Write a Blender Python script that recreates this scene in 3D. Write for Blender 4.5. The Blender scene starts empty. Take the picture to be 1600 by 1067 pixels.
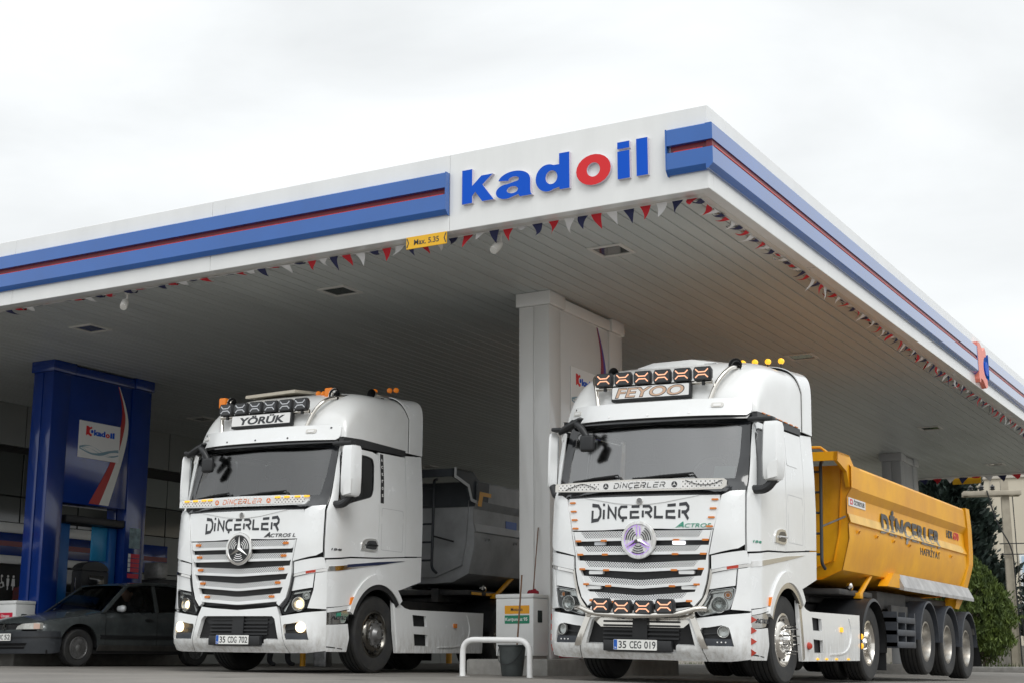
import bpy, bmesh, math, random
from mathutils import Matrix, Vector
R = math.radians
rnd = random.Random(7)
sc = bpy.context.scene
COL = sc.collection

# ------------------------------------------------------------------ camera
CW, CH, F = 1600.0, 1067.0, 2270.0
YH, XR = 1033.0, 2110.0
_d = YH - CH / 2
vy = Vector(((XR - CW / 2) / F, _d / F, 1)).normalized()
vx = -Vector((-(F * F + _d * _d) / (XR - CW / 2) / F, _d / F, 1)).normalized()
vz = vx.cross(vy)
if vz.y > 0:
    vz = -vz
Mw = Matrix((vx, vy, vz))                      # camera (right, down, forward) -> world
cam = bpy.data.cameras.new("camera")
cam.sensor_width = 36
cam.lens = F / CW * 36
cam.clip_start = .05
cam.clip_end = 5000
cam.dof.use_dof = True
cam.dof.focus_distance = 16.5
cam.dof.aperture_fstop = 5.0
co = bpy.data.objects.new("camera", cam)
COL.objects.link(co)
rgt, dwn, fwd = Mw.col[0], Mw.col[1], Mw.col[2]
m3 = Matrix((rgt, -dwn, -fwd)).transposed()
co.matrix_world = Matrix.Translation((0, 0, .25)) @ m3.to_4x4()
sc.camera = co

# ------------------------------------------------------------------ world: overcast sky
SUN_EL, SUN_AZ = R(46), R(132)                 # azimuth clockwise from +Y
w = bpy.data.worlds.new("World")
sc.world = w
w.use_nodes = True
nt = w.node_tree
nt.nodes.clear()
def N(t, **k):
    n = nt.nodes.new(t)
    for a, b in k.items():
        setattr(n, a, b)
    return n
def Lk(a, b):
    nt.links.new(a, b)
out = N("ShaderNodeOutputWorld")
bg = N("ShaderNodeBackground")
bg.inputs[1].default_value = .1
sky = N("ShaderNodeTexSky", sky_type='NISHITA', sun_disc=False)
sky.sun_elevation = SUN_EL
sky.sun_rotation = SUN_AZ
sky.air_density = 1.5
sky.dust_density = 4
tc = N("ShaderNodeTexCoord")
sep = N("ShaderNodeSeparateXYZ")
Lk(tc.outputs["Generated"], sep.inputs[0])
mr = N("ShaderNodeMapRange")                    # overcast: zenith about three times the horizon
mr.inputs[1].default_value = .40
mr.inputs[2].default_value = 1
mr.inputs[3].default_value = 10.2
mr.inputs[4].default_value = 21
Lk(sep.outputs[2], mr.inputs[0])
mp = N("ShaderNodeMapping")
mp.inputs["Scale"].default_value = (1.6, 1.6, 4.2)
Lk(tc.outputs["Generated"], mp.inputs[0])
no = N("ShaderNodeTexNoise")
no.inputs["Scale"].default_value = 1.7
no.inputs["Detail"].default_value = 7
no.inputs["Roughness"].default_value = .52
no.inputs["Distortion"].default_value = .35
Lk(mp.outputs[0], no.inputs["Vector"])
cr = N("ShaderNodeMapRange")
cr.inputs[1].default_value = .30
cr.inputs[2].default_value = .62
cr.inputs[3].default_value = .84
cr.inputs[4].default_value = 1.05
Lk(no.outputs["Fac"], cr.inputs[0])
mu = N("ShaderNodeMath", operation='MULTIPLY')
Lk(mr.outputs[0], mu.inputs[0])
Lk(cr.outputs[0], mu.inputs[1])
cc = N("ShaderNodeMixRGB", blend_type='MULTIPLY')
cc.inputs[0].default_value = 1
cc.inputs[2].default_value = (.972, 1.0, 1.012, 1)
Lk(mu.outputs[0], cc.inputs[1])
mxs = N("ShaderNodeMixRGB")
mxs.inputs[0].default_value = .95
Lk(sky.outputs[0], mxs.inputs[1])
Lk(cc.outputs[0], mxs.inputs[2])
Lk(mxs.outputs[0], bg.inputs[0])
Lk(bg.outputs[0], out.inputs[0])

sl = bpy.data.lights.new("sun", 'SUN')
sl.energy = 1.15
sl.angle = R(24)
sl.color = (1, .985, .96)
so = bpy.data.objects.new("sun", sl)
COL.objects.link(so)
sd = Vector((math.sin(SUN_AZ) * math.cos(SUN_EL), math.cos(SUN_AZ) * math.cos(SUN_EL), math.sin(SUN_EL)))
so.rotation_euler = sd.to_track_quat('Z', 'Y').to_euler()
so.location = (0, -5, 30)
sc.view_settings.view_transform = 'Standard'
sc.view_settings.look = 'None'
sc.view_settings.exposure = 0.0
sc.view_settings.gamma = 1
sc.cycles.max_bounces = 8
sc.cycles.transparent_max_bounces = 12

# ------------------------------------------------------------------ materials
def srgb(r, g, b):
    f = lambda c: (c / 255 / 12.92) if c / 255 <= .04045 else ((c / 255 + .055) / 1.055) ** 2.4
    return (f(r), f(g), f(b))
MATS = {}
def mat(name, col, rough=.5, metal=0, coat=0, var=0, vscale=3, var2=None, bump=0, bscale=40, emit=None, es=1, spec=.5, detail=5, stretch=None, rvar=0):
    m = bpy.data.materials.new(name)
    m.use_nodes = True
    t = m.node_tree
    b = t.nodes["Principled BSDF"]
    b.inputs["Base Color"].default_value = (*col, 1)
    b.inputs["Roughness"].default_value = rough
    b.inputs["Metallic"].default_value = metal
    b.inputs["Coat Weight"].default_value = coat
    b.inputs["Coat Roughness"].default_value = .06
    b.inputs["Specular IOR Level"].default_value = spec
    if emit:
        b.inputs["Emission Color"].default_value = (*emit, 1)
        b.inputs["Emission Strength"].default_value = es
    if var or bump or rvar:
        c = t.nodes.new("ShaderNodeTexCoord")
        src = c.outputs["Object"]
        if stretch:
            mm = t.nodes.new("ShaderNodeMapping")
            mm.inputs["Scale"].default_value = stretch
            t.links.new(src, mm.inputs[0])
            src = mm.outputs[0]
    if var or rvar:
        n = t.nodes.new("ShaderNodeTexNoise")
        n.inputs["Scale"].default_value = vscale
        n.inputs["Detail"].default_value = detail
        n.inputs["Roughness"].default_value = .6
        t.links.new(src, n.inputs["Vector"])
    if var:
        r = t.nodes.new("ShaderNodeValToRGB")
        r.color_ramp.elements[0].position = .35
        r.color_ramp.elements[1].position = .68
        c2 = var2 or tuple(x * (1 - var) for x in col)
        r.color_ramp.elements[0].color = (*c2, 1)
        r.color_ramp.elements[1].color = (*col, 1)
        t.links.new(n.outputs["Fac"], r.inputs[0])
        t.links.new(r.outputs[0], b.inputs["Base Color"])
    if rvar:
        q = t.nodes.new("ShaderNodeMapRange")
        q.inputs[3].default_value = max(.02, rough - rvar)
        q.inputs[4].default_value = rough + rvar
        t.links.new(n.outputs["Fac"], q.inputs[0])
        t.links.new(q.outputs[0], b.inputs["Roughness"])
    if bump:
        n2 = t.nodes.new("ShaderNodeTexNoise")
        n2.inputs["Scale"].default_value = bscale
        n2.inputs["Detail"].default_value = 4
        t.links.new(src, n2.inputs["Vector"])
        bp = t.nodes.new("ShaderNodeBump")
        bp.inputs["Strength"].default_value = bump
        bp.inputs["Distance"].default_value = .02
        t.links.new(n2.outputs["Fac"], bp.inputs["Height"])
        t.links.new(bp.outputs[0], b.inputs["Normal"])
    MATS[name] = m
    return m
def glass(name, tint, refl=1.5, rough=.02):
    m = bpy.data.materials.new(name)
    m.use_nodes = True
    t = m.node_tree
    t.nodes.clear()
    o = t.nodes.new("ShaderNodeOutputMaterial")
    mx = t.nodes.new("ShaderNodeMixShader")
    fr = t.nodes.new("ShaderNodeFresnel")
    fr.inputs[0].default_value = refl
    tr = t.nodes.new("ShaderNodeBsdfTransparent")
    tr.inputs[0].default_value = (*tint, 1)
    gl = t.nodes.new("ShaderNodeBsdfGlossy")
    gl.inputs["Roughness"].default_value = rough
    t.links.new(fr.outputs[0], mx.inputs[0])
    t.links.new(tr.outputs[0], mx.inputs[1])
    t.links.new(gl.outputs[0], mx.inputs[2])
    t.links.new(mx.outputs[0], o.inputs[0])
    return m
def perforated(name, white, dark, pitch, rad, plane='XZ'):
    m = mat(name, white, .35)
    t = m.node_tree
    b = t.nodes["Principled BSDF"]
    c = t.nodes.new("ShaderNodeTexCoord")
    s = t.nodes.new("ShaderNodeSeparateXYZ")
    t.links.new(c.outputs["Object"], s.inputs[0])
    def mth(op, a, bb=None):
        n = t.nodes.new("ShaderNodeMath")
        n.operation = op
        for i, x in enumerate((a, bb)):
            if x is None:
                continue
            if isinstance(x, (int, float)):
                n.inputs[i].default_value = x
            else:
                t.links.new(x, n.inputs[i])
        return n.outputs[0]
    u = mth('DIVIDE', s.outputs[0], pitch)
    v = mth('DIVIDE', s.outputs[2], pitch)
    ds = []
    for k in (0, .5):
        fu = mth('SUBTRACT', mth('FRACT', mth('ADD', u, k)), .5)
        fv = mth('SUBTRACT', mth('FRACT', mth('ADD', v, k)), .5)
        ds.append(mth('SQRT', mth('ADD', mth('MULTIPLY', fu, fu), mth('MULTIPLY', fv, fv))))
    f = mth('LESS_THAN', mth('MINIMUM', ds[0], ds[1]), rad)
    mx = t.nodes.new("ShaderNodeMixRGB")
    mx.inputs[1].default_value = (*white, 1)
    mx.inputs[2].default_value = (*dark, 1)
    t.links.new(f, mx.inputs[0])
    t.links.new(mx.outputs[0], b.inputs["Base Color"])
    return m

WHITE = mat("white_truck_paint", (.82, .835, .84), .26, 0, .7, var=.06, vscale=2.2, var2=(.78, .79, .785), rvar=.06)
WHITE2 = mat("white_roof_paint", (.79, .80, .795), .30, 0, .6, var=.10, vscale=2.6, var2=(.74, .745, .735), rvar=.08)
FASCIA = mat("fascia_white", (.79, .80, .795), .30, 0, .3, var=.07, vscale=2.2, rvar=.08, stretch=(1, 1, .16), detail=8)
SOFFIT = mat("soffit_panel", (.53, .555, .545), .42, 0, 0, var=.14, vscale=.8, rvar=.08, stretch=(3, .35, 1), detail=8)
LIP = mat("fascia_lip", (.62, .61, .58), .35)
COLW = mat("column_white", (.74, .74, .73), .16, 0, .3, var=.04, vscale=1.5)
COLB = mat("column_blue", (.004, .034, .23), .14, 0, .4, var=.2, vscale=1.3)
GREYC = mat("column_grey", (.42, .43, .44), .35)
BANDB = mat("band_blue", (.002, .105, .43), .12, 0, 1.0, var=.12, vscale=1.2, rvar=.04)
BANDD = mat("band_blue_edge", (.01, .075, .33), .3)
REDG = mat("band_red", (.19, .004, .018), .35, var=.15, vscale=3)
REDL = mat("tube_red", (.62, .05, .05), .3)
LETB = mat("letter_blue", (.001, .085, .56), .5, spec=.2)
LETR = mat("letter_red", (.66, .032, .038), .5, spec=.2)
LETS = mat("letter_side", (.62, .58, .66), .4)
BLACK = mat("black_plastic", (.018, .019, .021), .45, var=.25, vscale=8)
GLOSSB = mat("black_gloss", (.010, .011, .013), .12, 0, .5)
DARK = mat("dark_core", (.008, .008, .009), .7)
RUB = mat("tyre_rubber", (.018, .019, .021), .72, var=.35, vscale=9, var2=(.032, .031, .029), bump=.15, bscale=60)
CHROME = mat("chrome", (.78, .77, .75), .12, 1)
STEEL = mat("steel_rim", (.50, .49, .46), .34, .85, var=.4, vscale=7, var2=(.32, .29, .25))
DKRIM = mat("dark_steel_rim", (.22, .21, .19), .22, 1, var=.4, vscale=6)
STEELD = mat("dull_steel", (.30, .30, .30), .45, .7, var=.35, vscale=9)
CHASS = mat("chassis_black", (.022, .023, .025), .6, var=.4, vscale=5, var2=(.05, .047, .043))
NAVYF = mat("fender_grey", (.055, .062, .075), .5, var=.3, vscale=5)
AMBER = mat("amber_lens", (.58, .18, .03), .25, emit=(1, .30, .02), es=.03)
AMBERON = mat("amber_lens_lit", (.85, .45, .02), .25, emit=(1, .52, .03), es=.7)
ORANGE = mat("orange_beacon", (.75, .20, .01), .2, emit=(1, .28, .01), es=.12)
REDLENS = mat("red_lens", (.45, .04, .02), .25)
LENS = glass("lamp_glass", (.86, .88, .88), 1.35)
REFL = mat("lamp_reflector", (.68, .68, .66), .2, .9, var=.3, vscale=14)
LAMPW = mat("lamp_lit_warm", (.9, .8, .6), .3, emit=(1, .76, .46), es=2.6)
LEDX = mat("led_orange", (.8, .4, .25), .3, emit=(1, .47, .27), es=.75)
LEDW = mat("led_white_off", (.55, .57, .60), .3)
LEDON = mat("led_white_lit", (.9, .9, .9), .3, emit=(.95, .95, 1), es=1.6)
PURP = mat("purple_led", (.35, .12, .6), .3, emit=(.40, .14, .85), es=.7)
WSG = glass("windscreen_glass", (.50, .55, .55), 3.0, .16)
WSG1 = glass("windscreen_glass_tinted", (.34, .37, .38), 2.2, .14)
SDG = glass("side_glass", (.12, .14, .16), 1.55)
CARG = glass("car_glass", (.5, .53, .54), 1.5)
MIRG = mat("mirror_glass", (.6, .65, .68), .04, 1)
INT = mat("cab_interior", (.085, .085, .085), .8, var=.3, vscale=4)
INTL = mat("interior_beige", (.34, .32, .28), .8)
PAPER = mat("paper", (.62, .72, .70), .7)
PLATE = mat("number_plate", (.80, .80, .77), .4)
TXT = mat("dark_lettering", (.035, .037, .042), .4)
TXTO = mat("orange_lettering", (.75, .22, .09), .4)
GREEN = mat("green_badge", (.05, .30, .20), .35)
BRONZE = mat("bronze_lettering", (.60, .40, .28), .4)
SIGNW = mat("sign_white", (.78, .78, .77), .4)
EUB = mat("plate_blue", (.01, .10, .45), .4)
YEL = mat("dump_yellow", (.86, .42, .004), .44, 0, .08, var=.25, vscale=1.7, var2=(.70, .30, .004), rvar=.1, detail=10)
YELL = mat("dump_yellow_lit", (.84, .52, .12), .45, var=.25, vscale=3)  # paler body yellow that carries the light on the ridge
GREYD = mat("dump_grey", (.42, .43, .44), .5, var=.3, vscale=2.5, detail=8)
GREYL = mat("dump_light_grey", (.58, .59, .60), .5, var=.15, vscale=3)
GREYK = mat("dump_dark_grey", (.06, .068, .078), .5, var=.3, vscale=3)
FADE = mat("faded_lettering", (.34, .33, .32), .5, var=.3, vscale=9)
ALU = mat("worn_aluminium", (.50, .50, .50), .5, .3, var=.35, vscale=4)
SIGNY = mat("sign_yellow", (.80, .44, .01), .4)
SIGNO = mat("label_orange", (.80, .36, .01), .4)
SIGNG = mat("label_green", (.01, .22, .12), .4)
SIGNR = mat("label_red", (.62, .01, .05), .4)
BOXW = mat("cabinet_white", (.76, .77, .76), .35, var=.06, vscale=3)
CONC = mat("concrete", (.33, .32, .30), .8, var=.3, vscale=5, bump=.3)
POLEC = mat("pole_concrete", (.40, .36, .29), .85, var=.2, vscale=3, bump=.3)
BEIGE = mat("factory_wall", (.60, .545, .44), .85, var=.10, vscale=.7, stretch=(1, 1, .25))
YPOST = mat("yellow_post", (.72, .34, .01), .45, var=.2, vscale=8)
WPIPE = mat("white_pipe", (.78, .78, .77), .35, var=.1, vscale=6)
BUCK = mat("bucket_plastic", (.06, .07, .07), .5, var=.3, vscale=9)
WOOD = mat("broom_wood", (.20, .105, .06), .6, var=.3, vscale=12)
REDC = mat("red_cloth", (.22, .008, .02), .9)
CARP = mat("car_paint", (.11, .125, .128), .22, .35, .5, var=.35, vscale=3, rvar=.08)
CARB = mat("car_bumper", (.03, .034, .04), .5, var=.2, vscale=6)
SKIN = mat("skin", (.42, .24, .16), .6)
CLOTH = mat("dark_cloth", (.02, .021, .025), .9)
HAIR = mat("hair", (.012, .01, .009), .7)
FNAVY = mat("flag_navy", (.022, .026, .085), .8)
FRED = mat("flag_red", (.55, .018, .03), .8)
FWHITE = mat("flag_white", (.74, .74, .75), .8)
PUMPK = mat("pump_dark", (.03, .032, .035), .4)
CYAN = mat("pump_cyan", (.02, .26, .52), .3)
PBLUE = mat("pump_blue", (.01, .11, .36), .3)
FPAN = mat("facade_panel", (.20, .21, .205), .35, .1, var=.06, vscale=1)
FGLS = mat("facade_glass", (.045, .052, .05), .06, 0, .3)
SHOP = mat("shop_interior", (.03, .03, .03), .8, var=.5, vscale=2)
GOODS = mat("goods", (.16, .03, .025), .6, var=.9, vscale=9, var2=(.02, .03, .05))
BULL = mat("polished_steel", (.70, .67, .62), .16, 1)
BARK = mat("bark", (.10, .07, .05), .9, var=.3)
def road_dirt(m):
    """brown road film and splashes low on the body"""
    t = m.node_tree
    b = t.nodes["Principled BSDF"]
    src = b.inputs["Base Color"].links[0].from_socket
    c = t.nodes.new("ShaderNodeTexCoord")
    s = t.nodes.new("ShaderNodeSeparateXYZ")
    t.links.new(c.outputs["Object"], s.inputs[0])
    r = t.nodes.new("ShaderNodeMapRange")
    r.inputs[1].default_value = .24
    r.inputs[2].default_value = .65
    r.inputs[3].default_value = .75
    r.inputs[4].default_value = .0
    t.links.new(s.outputs[2], r.inputs[0])
    mp = t.nodes.new("ShaderNodeMapping")
    mp.inputs["Scale"].default_value = (7, 7, 2.2)
    t.links.new(c.outputs["Object"], mp.inputs[0])
    n = t.nodes.new("ShaderNodeTexNoise")
    n.inputs["Scale"].default_value = 2.5
    n.inputs["Detail"].default_value = 10
    n.inputs["Roughness"].default_value = .7
    t.links.new(mp.outputs[0], n.inputs["Vector"])
    k = t.nodes.new("ShaderNodeMapRange")
    k.inputs[1].default_value = .42
    k.inputs[2].default_value = .72
    t.links.new(n.outputs["Fac"], k.inputs[0])
    q = t.nodes.new("ShaderNodeMath")
    q.operation = 'MULTIPLY'
    t.links.new(r.outputs[0], q.inputs[0])
    t.links.new(k.outputs[0], q.inputs[1])
    mx = t.nodes.new("ShaderNodeMixRGB")
    mx.inputs[2].default_value = (.33, .29, .24, 1)
    t.links.new(q.outputs[0], mx.inputs[0])
    t.links.new(src, mx.inputs[1])
    t.links.new(mx.outputs[0], b.inputs["Base Color"])
road_dirt(WHITE)
MESHG = perforated("perforated_grille", (.72, .73, .73), (.03, .03, .035), .03, .25)
DIAM = perforated("chequer_plate", (.80, .79, .77), (.06, .06, .06), .052, .15)

# ------------------------------------------------------------------ mesh helpers
class MB:
    def __init__(s):
        s.v, s.f, s.m, s.mats = [], [], [], []
    def mi(s, m):
        if m not in s.mats:
            s.mats.append(m)
        return s.mats.index(m)
    def add(s, vs, fs, m):
        o = len(s.v)
        s.v += [tuple(x) for x in vs]
        i = s.mi(m)
        for f in fs:
            s.f.append([o + k for k in f])
            s.m.append(i)
        return s
    def obj(s, name, parent=None, smooth=35):
        me = bpy.data.meshes.new(name)
        me.from_pydata(s.v, [], s.f)
        for m in s.mats:
            me.materials.append(m)
        me.polygons.foreach_set("material_index", s.m)
        bm = bmesh.new()
        bm.from_mesh(me)
        bmesh.ops.remove_doubles(bm, verts=bm.verts, dist=1e-5)
        bmesh.ops.recalc_face_normals(bm, faces=bm.faces)
        bm.to_mesh(me)
        bm.free()
        if smooth:
            me.polygons.foreach_set("use_smooth", [True] * len(me.polygons))
            me.set_sharp_from_angle(angle=R(smooth))
        o = bpy.data.objects.new(name, me)
        COL.objects.link(o)
        if parent is not None:
            o.parent = parent
        return o
def thing(name, label, cat, loc=(0, 0, 0), rot=None, group=None):
    o = bpy.data.objects.new(name, None)
    o.empty_display_size = .2
    COL.objects.link(o)
    if rot is None:
        o.location = loc
    else:
        o.matrix_world = Matrix.Translation(loc) @ rot.to_4x4()
    return tag(o, label, cat, group)
def tag(o, label, cat, group=None):
    o["label"] = label
    o["category"] = cat
    if group:
        o["group"] = group
    return o
def kind(o, k):
    o["kind"] = k
    return o
def box(mb, x0, x1, y0, y1, z0, z1, m, bev=.0, seg=2):
    bm = bmesh.new()
    bmesh.ops.create_cube(bm, size=1)
    for v in bm.verts:
        v.co = Vector(((x0 + x1) / 2 + v.co.x * (x1 - x0), (y0 + y1) / 2 + v.co.y * (y1 - y0), (z0 + z1) / 2 + v.co.z * (z1 - z0)))
    if bev:
        bmesh.ops.bevel(bm, geom=list(bm.edges), offset=bev, segments=seg, affect='EDGES', profile=.5)
    bm.verts.index_update()
    mb.add([v.co[:] for v in bm.verts], [[v.index for v in f.verts] for f in bm.faces], m)
    bm.free()
    return mb
def frames(pts):
    pts = [Vector(p) for p in pts]
    T = []
    for i in range(len(pts)):
        a = pts[max(i - 1, 0)]
        b = pts[min(i + 1, len(pts) - 1)]
        T.append((b - a).normalized())
    n = T[0].orthogonal().normalized()
    fr = []
    for t in T:
        n = (n - t * n.dot(t))
        n = n.normalized() if n.length > 1e-6 else t.orthogonal().normalized()
        fr.append((n, t.cross(n)))
    return pts, fr
def tube(mb, pts, r, m, seg=10, caps=True, closed=False):
    if closed:
        pts = list(pts) + [pts[0], pts[1]]
    P_, fr = frames(pts)
    rr = r if isinstance(r, (list, tuple)) else [r] * len(P_)
    vs, fs = [], []
    for p, (n, b), q in zip(P_, fr, rr):
        for k in range(seg):
            a = 2 * math.pi * k / seg
            vs.append(p + n * math.cos(a) * q + b * math.sin(a) * q)
    for i in range(len(P_) - 1):
        for k in range(seg):
            fs.append([i * seg + k, i * seg + (k + 1) % seg, (i + 1) * seg + (k + 1) % seg, (i + 1) * seg + k])
    if caps and not closed:
        fs.append(list(range(seg))[::-1])
        fs.append([(len(P_) - 1) * seg + k for k in range(seg)])
    mb.add(vs, fs, m)
    return mb
def arcpts(c, r, a0, a1, n, plane='yz', fixed=0):
    o = []
    for i in range(n + 1):
        a = R(a0 + (a1 - a0) * i / n)
        u, v = c[0] + r * math.cos(a), c[1] + r * math.sin(a)
        o.append((fixed, u, v) if plane == 'yz' else ((u, fixed, v) if plane == 'xz' else (u, v, fixed)))
    return o
def bend(pts, rad, n=5):
    """round the corners of a polyline"""
    pts = [Vector(p) for p in pts]
    o = [pts[0]]
    for a, b, c in zip(pts, pts[1:], pts[2:]):
        d1, d2 = (a - b), (c - b)
        q = min(rad, d1.length * .48, d2.length * .48)
        p, s = b + d1.normalized() * q, b + d2.normalized() * q
        for i in range(n + 1):
            t = i / n
            o.append(p * (1 - t) ** 2 + b * 2 * t * (1 - t) + s * t * t)
    o.append(pts[-1])
    return o
def lathe(mb, prof, o, axis, m, seg=32, mats=None, a0=0, a1=360):
    """prof: list of (radius, along-axis)"""
    o, ax = Vector(o), Vector(axis).normalized()
    n = ax.orthogonal().normalized()
    b = ax.cross(n)
    full = abs(a1 - a0) >= 360
    cnt = seg if full else seg + 1
    vs = []
    for r, h in prof:
        for k in range(cnt):
            a = R(a0 + (a1 - a0) * k / seg)
            vs.append(o + ax * h + n * r * math.cos(a) + b * r * math.sin(a))
    for i in range(len(prof) - 1):
        fs = []
        for k in range(seg):
            k2 = (k + 1) % cnt
            fs.append([i * cnt + k, i * cnt + k2, (i + 1) * cnt + k2, (i + 1) * cnt + k])
        if i == 0:
            base = len(mb.v)
            mb.v += [tuple(x) for x in vs]
        idx = mb.mi(mats[i] if mats else m)
        for f in fs:
            mb.f.append([base + q for q in f])
            mb.m.append(idx)
    return mb
def cyl(mb, p0, p1, r0, m, r1=None, seg=16):
    r1 = r0 if r1 is None else r1
    p0, p1 = Vector(p0), Vector(p1)
    L = (p1 - p0).length
    return lathe(mb, [(0.0001, 0), (r0, 0), (r1, L), (.0001, L)], p0, p1 - p0, m, seg)
def fill2d(loops, res=None, resv=None):
    bm = bmesh.new()
    for lp in loops:
        vs = [bm.verts.new((p[0], p[1], 0)) for p in lp]
        for a, b in zip(vs, vs[1:] + vs[:1]):
            if (a.co - b.co).length > 1e-7:
                bm.edges.new((a, b))
    bmesh.ops.remove_doubles(bm, verts=bm.verts, dist=1e-6)
    bmesh.ops.triangle_fill(bm, use_beauty=True, use_dissolve=False, edges=list(bm.edges))
    if res:
        xs = [p[0] for p in loops[0]]
        ys = [p[1] for p in loops[0]]
        for k, (lo, hi) in enumerate(((min(xs), max(xs)), (min(ys), max(ys)))):
            r_ = res if k == 0 else (resv or res)
            q = math.floor(lo / r_) * r_ + r_ * .5003
            while q < hi:
                if q > lo:
                    g = list(bm.verts) + list(bm.edges) + list(bm.faces)
                    bmesh.ops.bisect_plane(bm, geom=g, dist=1e-6, plane_co=(q, 0, 0) if k == 0 else (0, q, 0), plane_no=(1, 0, 0) if k == 0 else (0, 1, 0))
                q += r_
    return bm
def conform(mb, loops, mp_, off0, off1, m, res=.08, resv=None, side=None, clip=None):
    """lay a 2-D outline onto surface mp_(u, v, off); off1 is the visible side, off0 the back edge"""
    if loops and not isinstance(loops[0][0], (tuple, list, Vector)):
        loops = [loops]
    bm = fill2d(loops, res, resv)
    if clip:
        bmesh.ops.bisect_plane(bm, geom=list(bm.verts) + list(bm.edges) + list(bm.faces), dist=1e-6, plane_co=(*clip[0], 0), plane_no=(*clip[1], 0), clear_outer=True)
        if not bm.faces:
            bm.free()
            return mb
    emit_bm(mb, bm, mp_, off0, off1, m, side)
    bm.free()
    return mb
def emit_bm(mb, bm, mp_, off0, off1, m, side=None):
    bm.verts.index_update()
    top = [mp_(v.co.x, v.co.y, off1) for v in bm.verts]
    mb.add(top, [[v.index for v in f.verts] for f in bm.faces], m)
    if off0 is not None and abs(off0 - off1) > 1e-9:
        vs, fs = [], []
        for e in bm.edges:
            if len(e.link_faces) == 1:
                a, b = e.verts
                o = len(vs)
                vs += [top[a.index], top[b.index], mp_(b.co.x, b.co.y, off0), mp_(a.co.x, a.co.y, off0)]
                fs.append([o, o + 1, o + 2, o + 3])
        mb.add(vs, fs, side or m)
def plane(o, U, V, Nn):
    o, U, V, Nn = Vector(o), Vector(U), Vector(V), Vector(Nn)
    return lambda u, v, d: o + U * u + V * v + Nn * d
def text2d(body, offset=0.0, spacing=1.0):
    """glyphs of the built-in font as flat geometry, normalised to height/width 0..1; returns (verts, faces, aspect)"""
    cu = bpy.data.curves.new("text", 'FONT')
    cu.body = body
    cu.offset = offset
    cu.space_character = spacing
    cu.resolution_u = 4
    o = bpy.data.objects.new("text", cu)
    COL.objects.link(o)
    dg = bpy.context.evaluated_depsgraph_get()
    dg.update()
    me = o.evaluated_get(dg).to_mesh()
    vs = [v.co.copy() for v in me.vertices]
    fs = [list(p.vertices) for p in me.polygons]
    o.evaluated_get(dg).to_mesh_clear()
    bpy.data.objects.remove(o)
    bpy.data.curves.remove(cu)
    x0, x1 = min(v.x for v in vs), max(v.x for v in vs)
    y0, y1 = min(v.y for v in vs), max(v.y for v in vs)
    return [((v.x - x0) / (x1 - x0), (v.y - y0) / (y1 - y0)) for v in vs], fs, (x1 - x0) / (y1 - y0)
def text(mb, body, mp_, u0, u1, v0, v1, off0, off1, m, weight=0.0, shear=0, side=None, clip=None, spacing=1.0):
    vs, fs, asp = text2d(body, weight, spacing)
    bm = bmesh.new()
    bv = [bm.verts.new((u0 + (u1 - u0) * x + shear * (v1 - v0) * (y - .5), v0 + (v1 - v0) * y, 0)) for x, y in vs]
    for f in fs:
        try:
            bm.faces.new([bv[i] for i in f])
        except ValueError:
            pass
    bmesh.ops.remove_doubles(bm, verts=bm.verts, dist=1e-7)
    if clip:
        bmesh.ops.bisect_plane(bm, geom=list(bm.verts) + list(bm.edges) + list(bm.faces), dist=1e-6, plane_co=(*clip[0], 0), plane_no=(*clip[1], 0), clear_outer=True)
    emit_bm(mb, bm, mp_, off0, off1, m, side)
    bm.free()
    return mb
def stroke(pts, w):
    """outline polygon of a thick polyline with mitred joints"""
    p = [Vector((a[0], a[1])) for a in pts]
    Lf, Rt = [], []
    for i, q in enumerate(p):
        d0 = (q - p[i - 1]).normalized() if i else None
        d1 = (p[i + 1] - q).normalized() if i < len(p) - 1 else None
        d = ((d0 or d1) + (d1 or d0))
        d = d.normalized() if d.length > 1e-4 else d1
        n = Vector((-d.y, d.x))
        r = d0 or d1
        c = n.dot(Vector((-r.y, r.x)))
        k = w / 2 / max(c, .45)
        Lf.append(q + n * k)
        Rt.append(q - n * k)
    return [tuple(a) for a in Lf + Rt[::-1]]
GLY = {
    'D': [[(0, .66), (0, 0), (.72, 0), (1, .28), (1, .72), (.72, 1), (-.05, 1)]],
    'I': [[(0, 0), (0, .74)], [(0, 1.02), (.0, 1.22)]],
    'N': [[(0, 0), (0, .98), (.88, .02), (.88, 1)]],
    'C': [[(.98, 1), (.26, 1), (0, .74), (0, .26), (.26, 0), (.98, 0)], [(.55, -.12), (.42, -.34)]],
    'E': [[(1, 1), (.08, 1)], [(.92, .5), (0, .5), (0, 0), (1, 0)]],
    'R': [[(0, 0), (0, .62)], [(-.02, 1), (.74, 1), (.98, .78), (.98, .62), (.74, .44), (.25, .44)], [(.56, .40), (1, -.03)]],
    'L': [[(0, 1), (0, 0), (.9, 0)]]}
def techno(mb, mp_, u0, u1, v0, v1, off0, off1, m, wt=.17, shear=.0, gaps=1.0, clip=None):
    word = "DINCERLER"
    adv = {'I': .16, 'N': .88, 'L': .9}
    W = sum(adv.get(c, 1) + .42 * gaps for c in word) - .42 * gaps
    x = 0
    for c in word:
        for s in GLY[c]:
            pl = stroke(s, wt)
            lp = []
            for a, b in pl:
                lp.append((u0 + (u1 - u0) * (x + a) / W + shear * (v1 - v0) * (b - .5), v0 + (v1 - v0) * b))
            conform(mb, [lp], mp_, off0, off1, m, res=None, clip=clip)
        x += adv.get(c, 1) + .42 * gaps
    return mb
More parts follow.
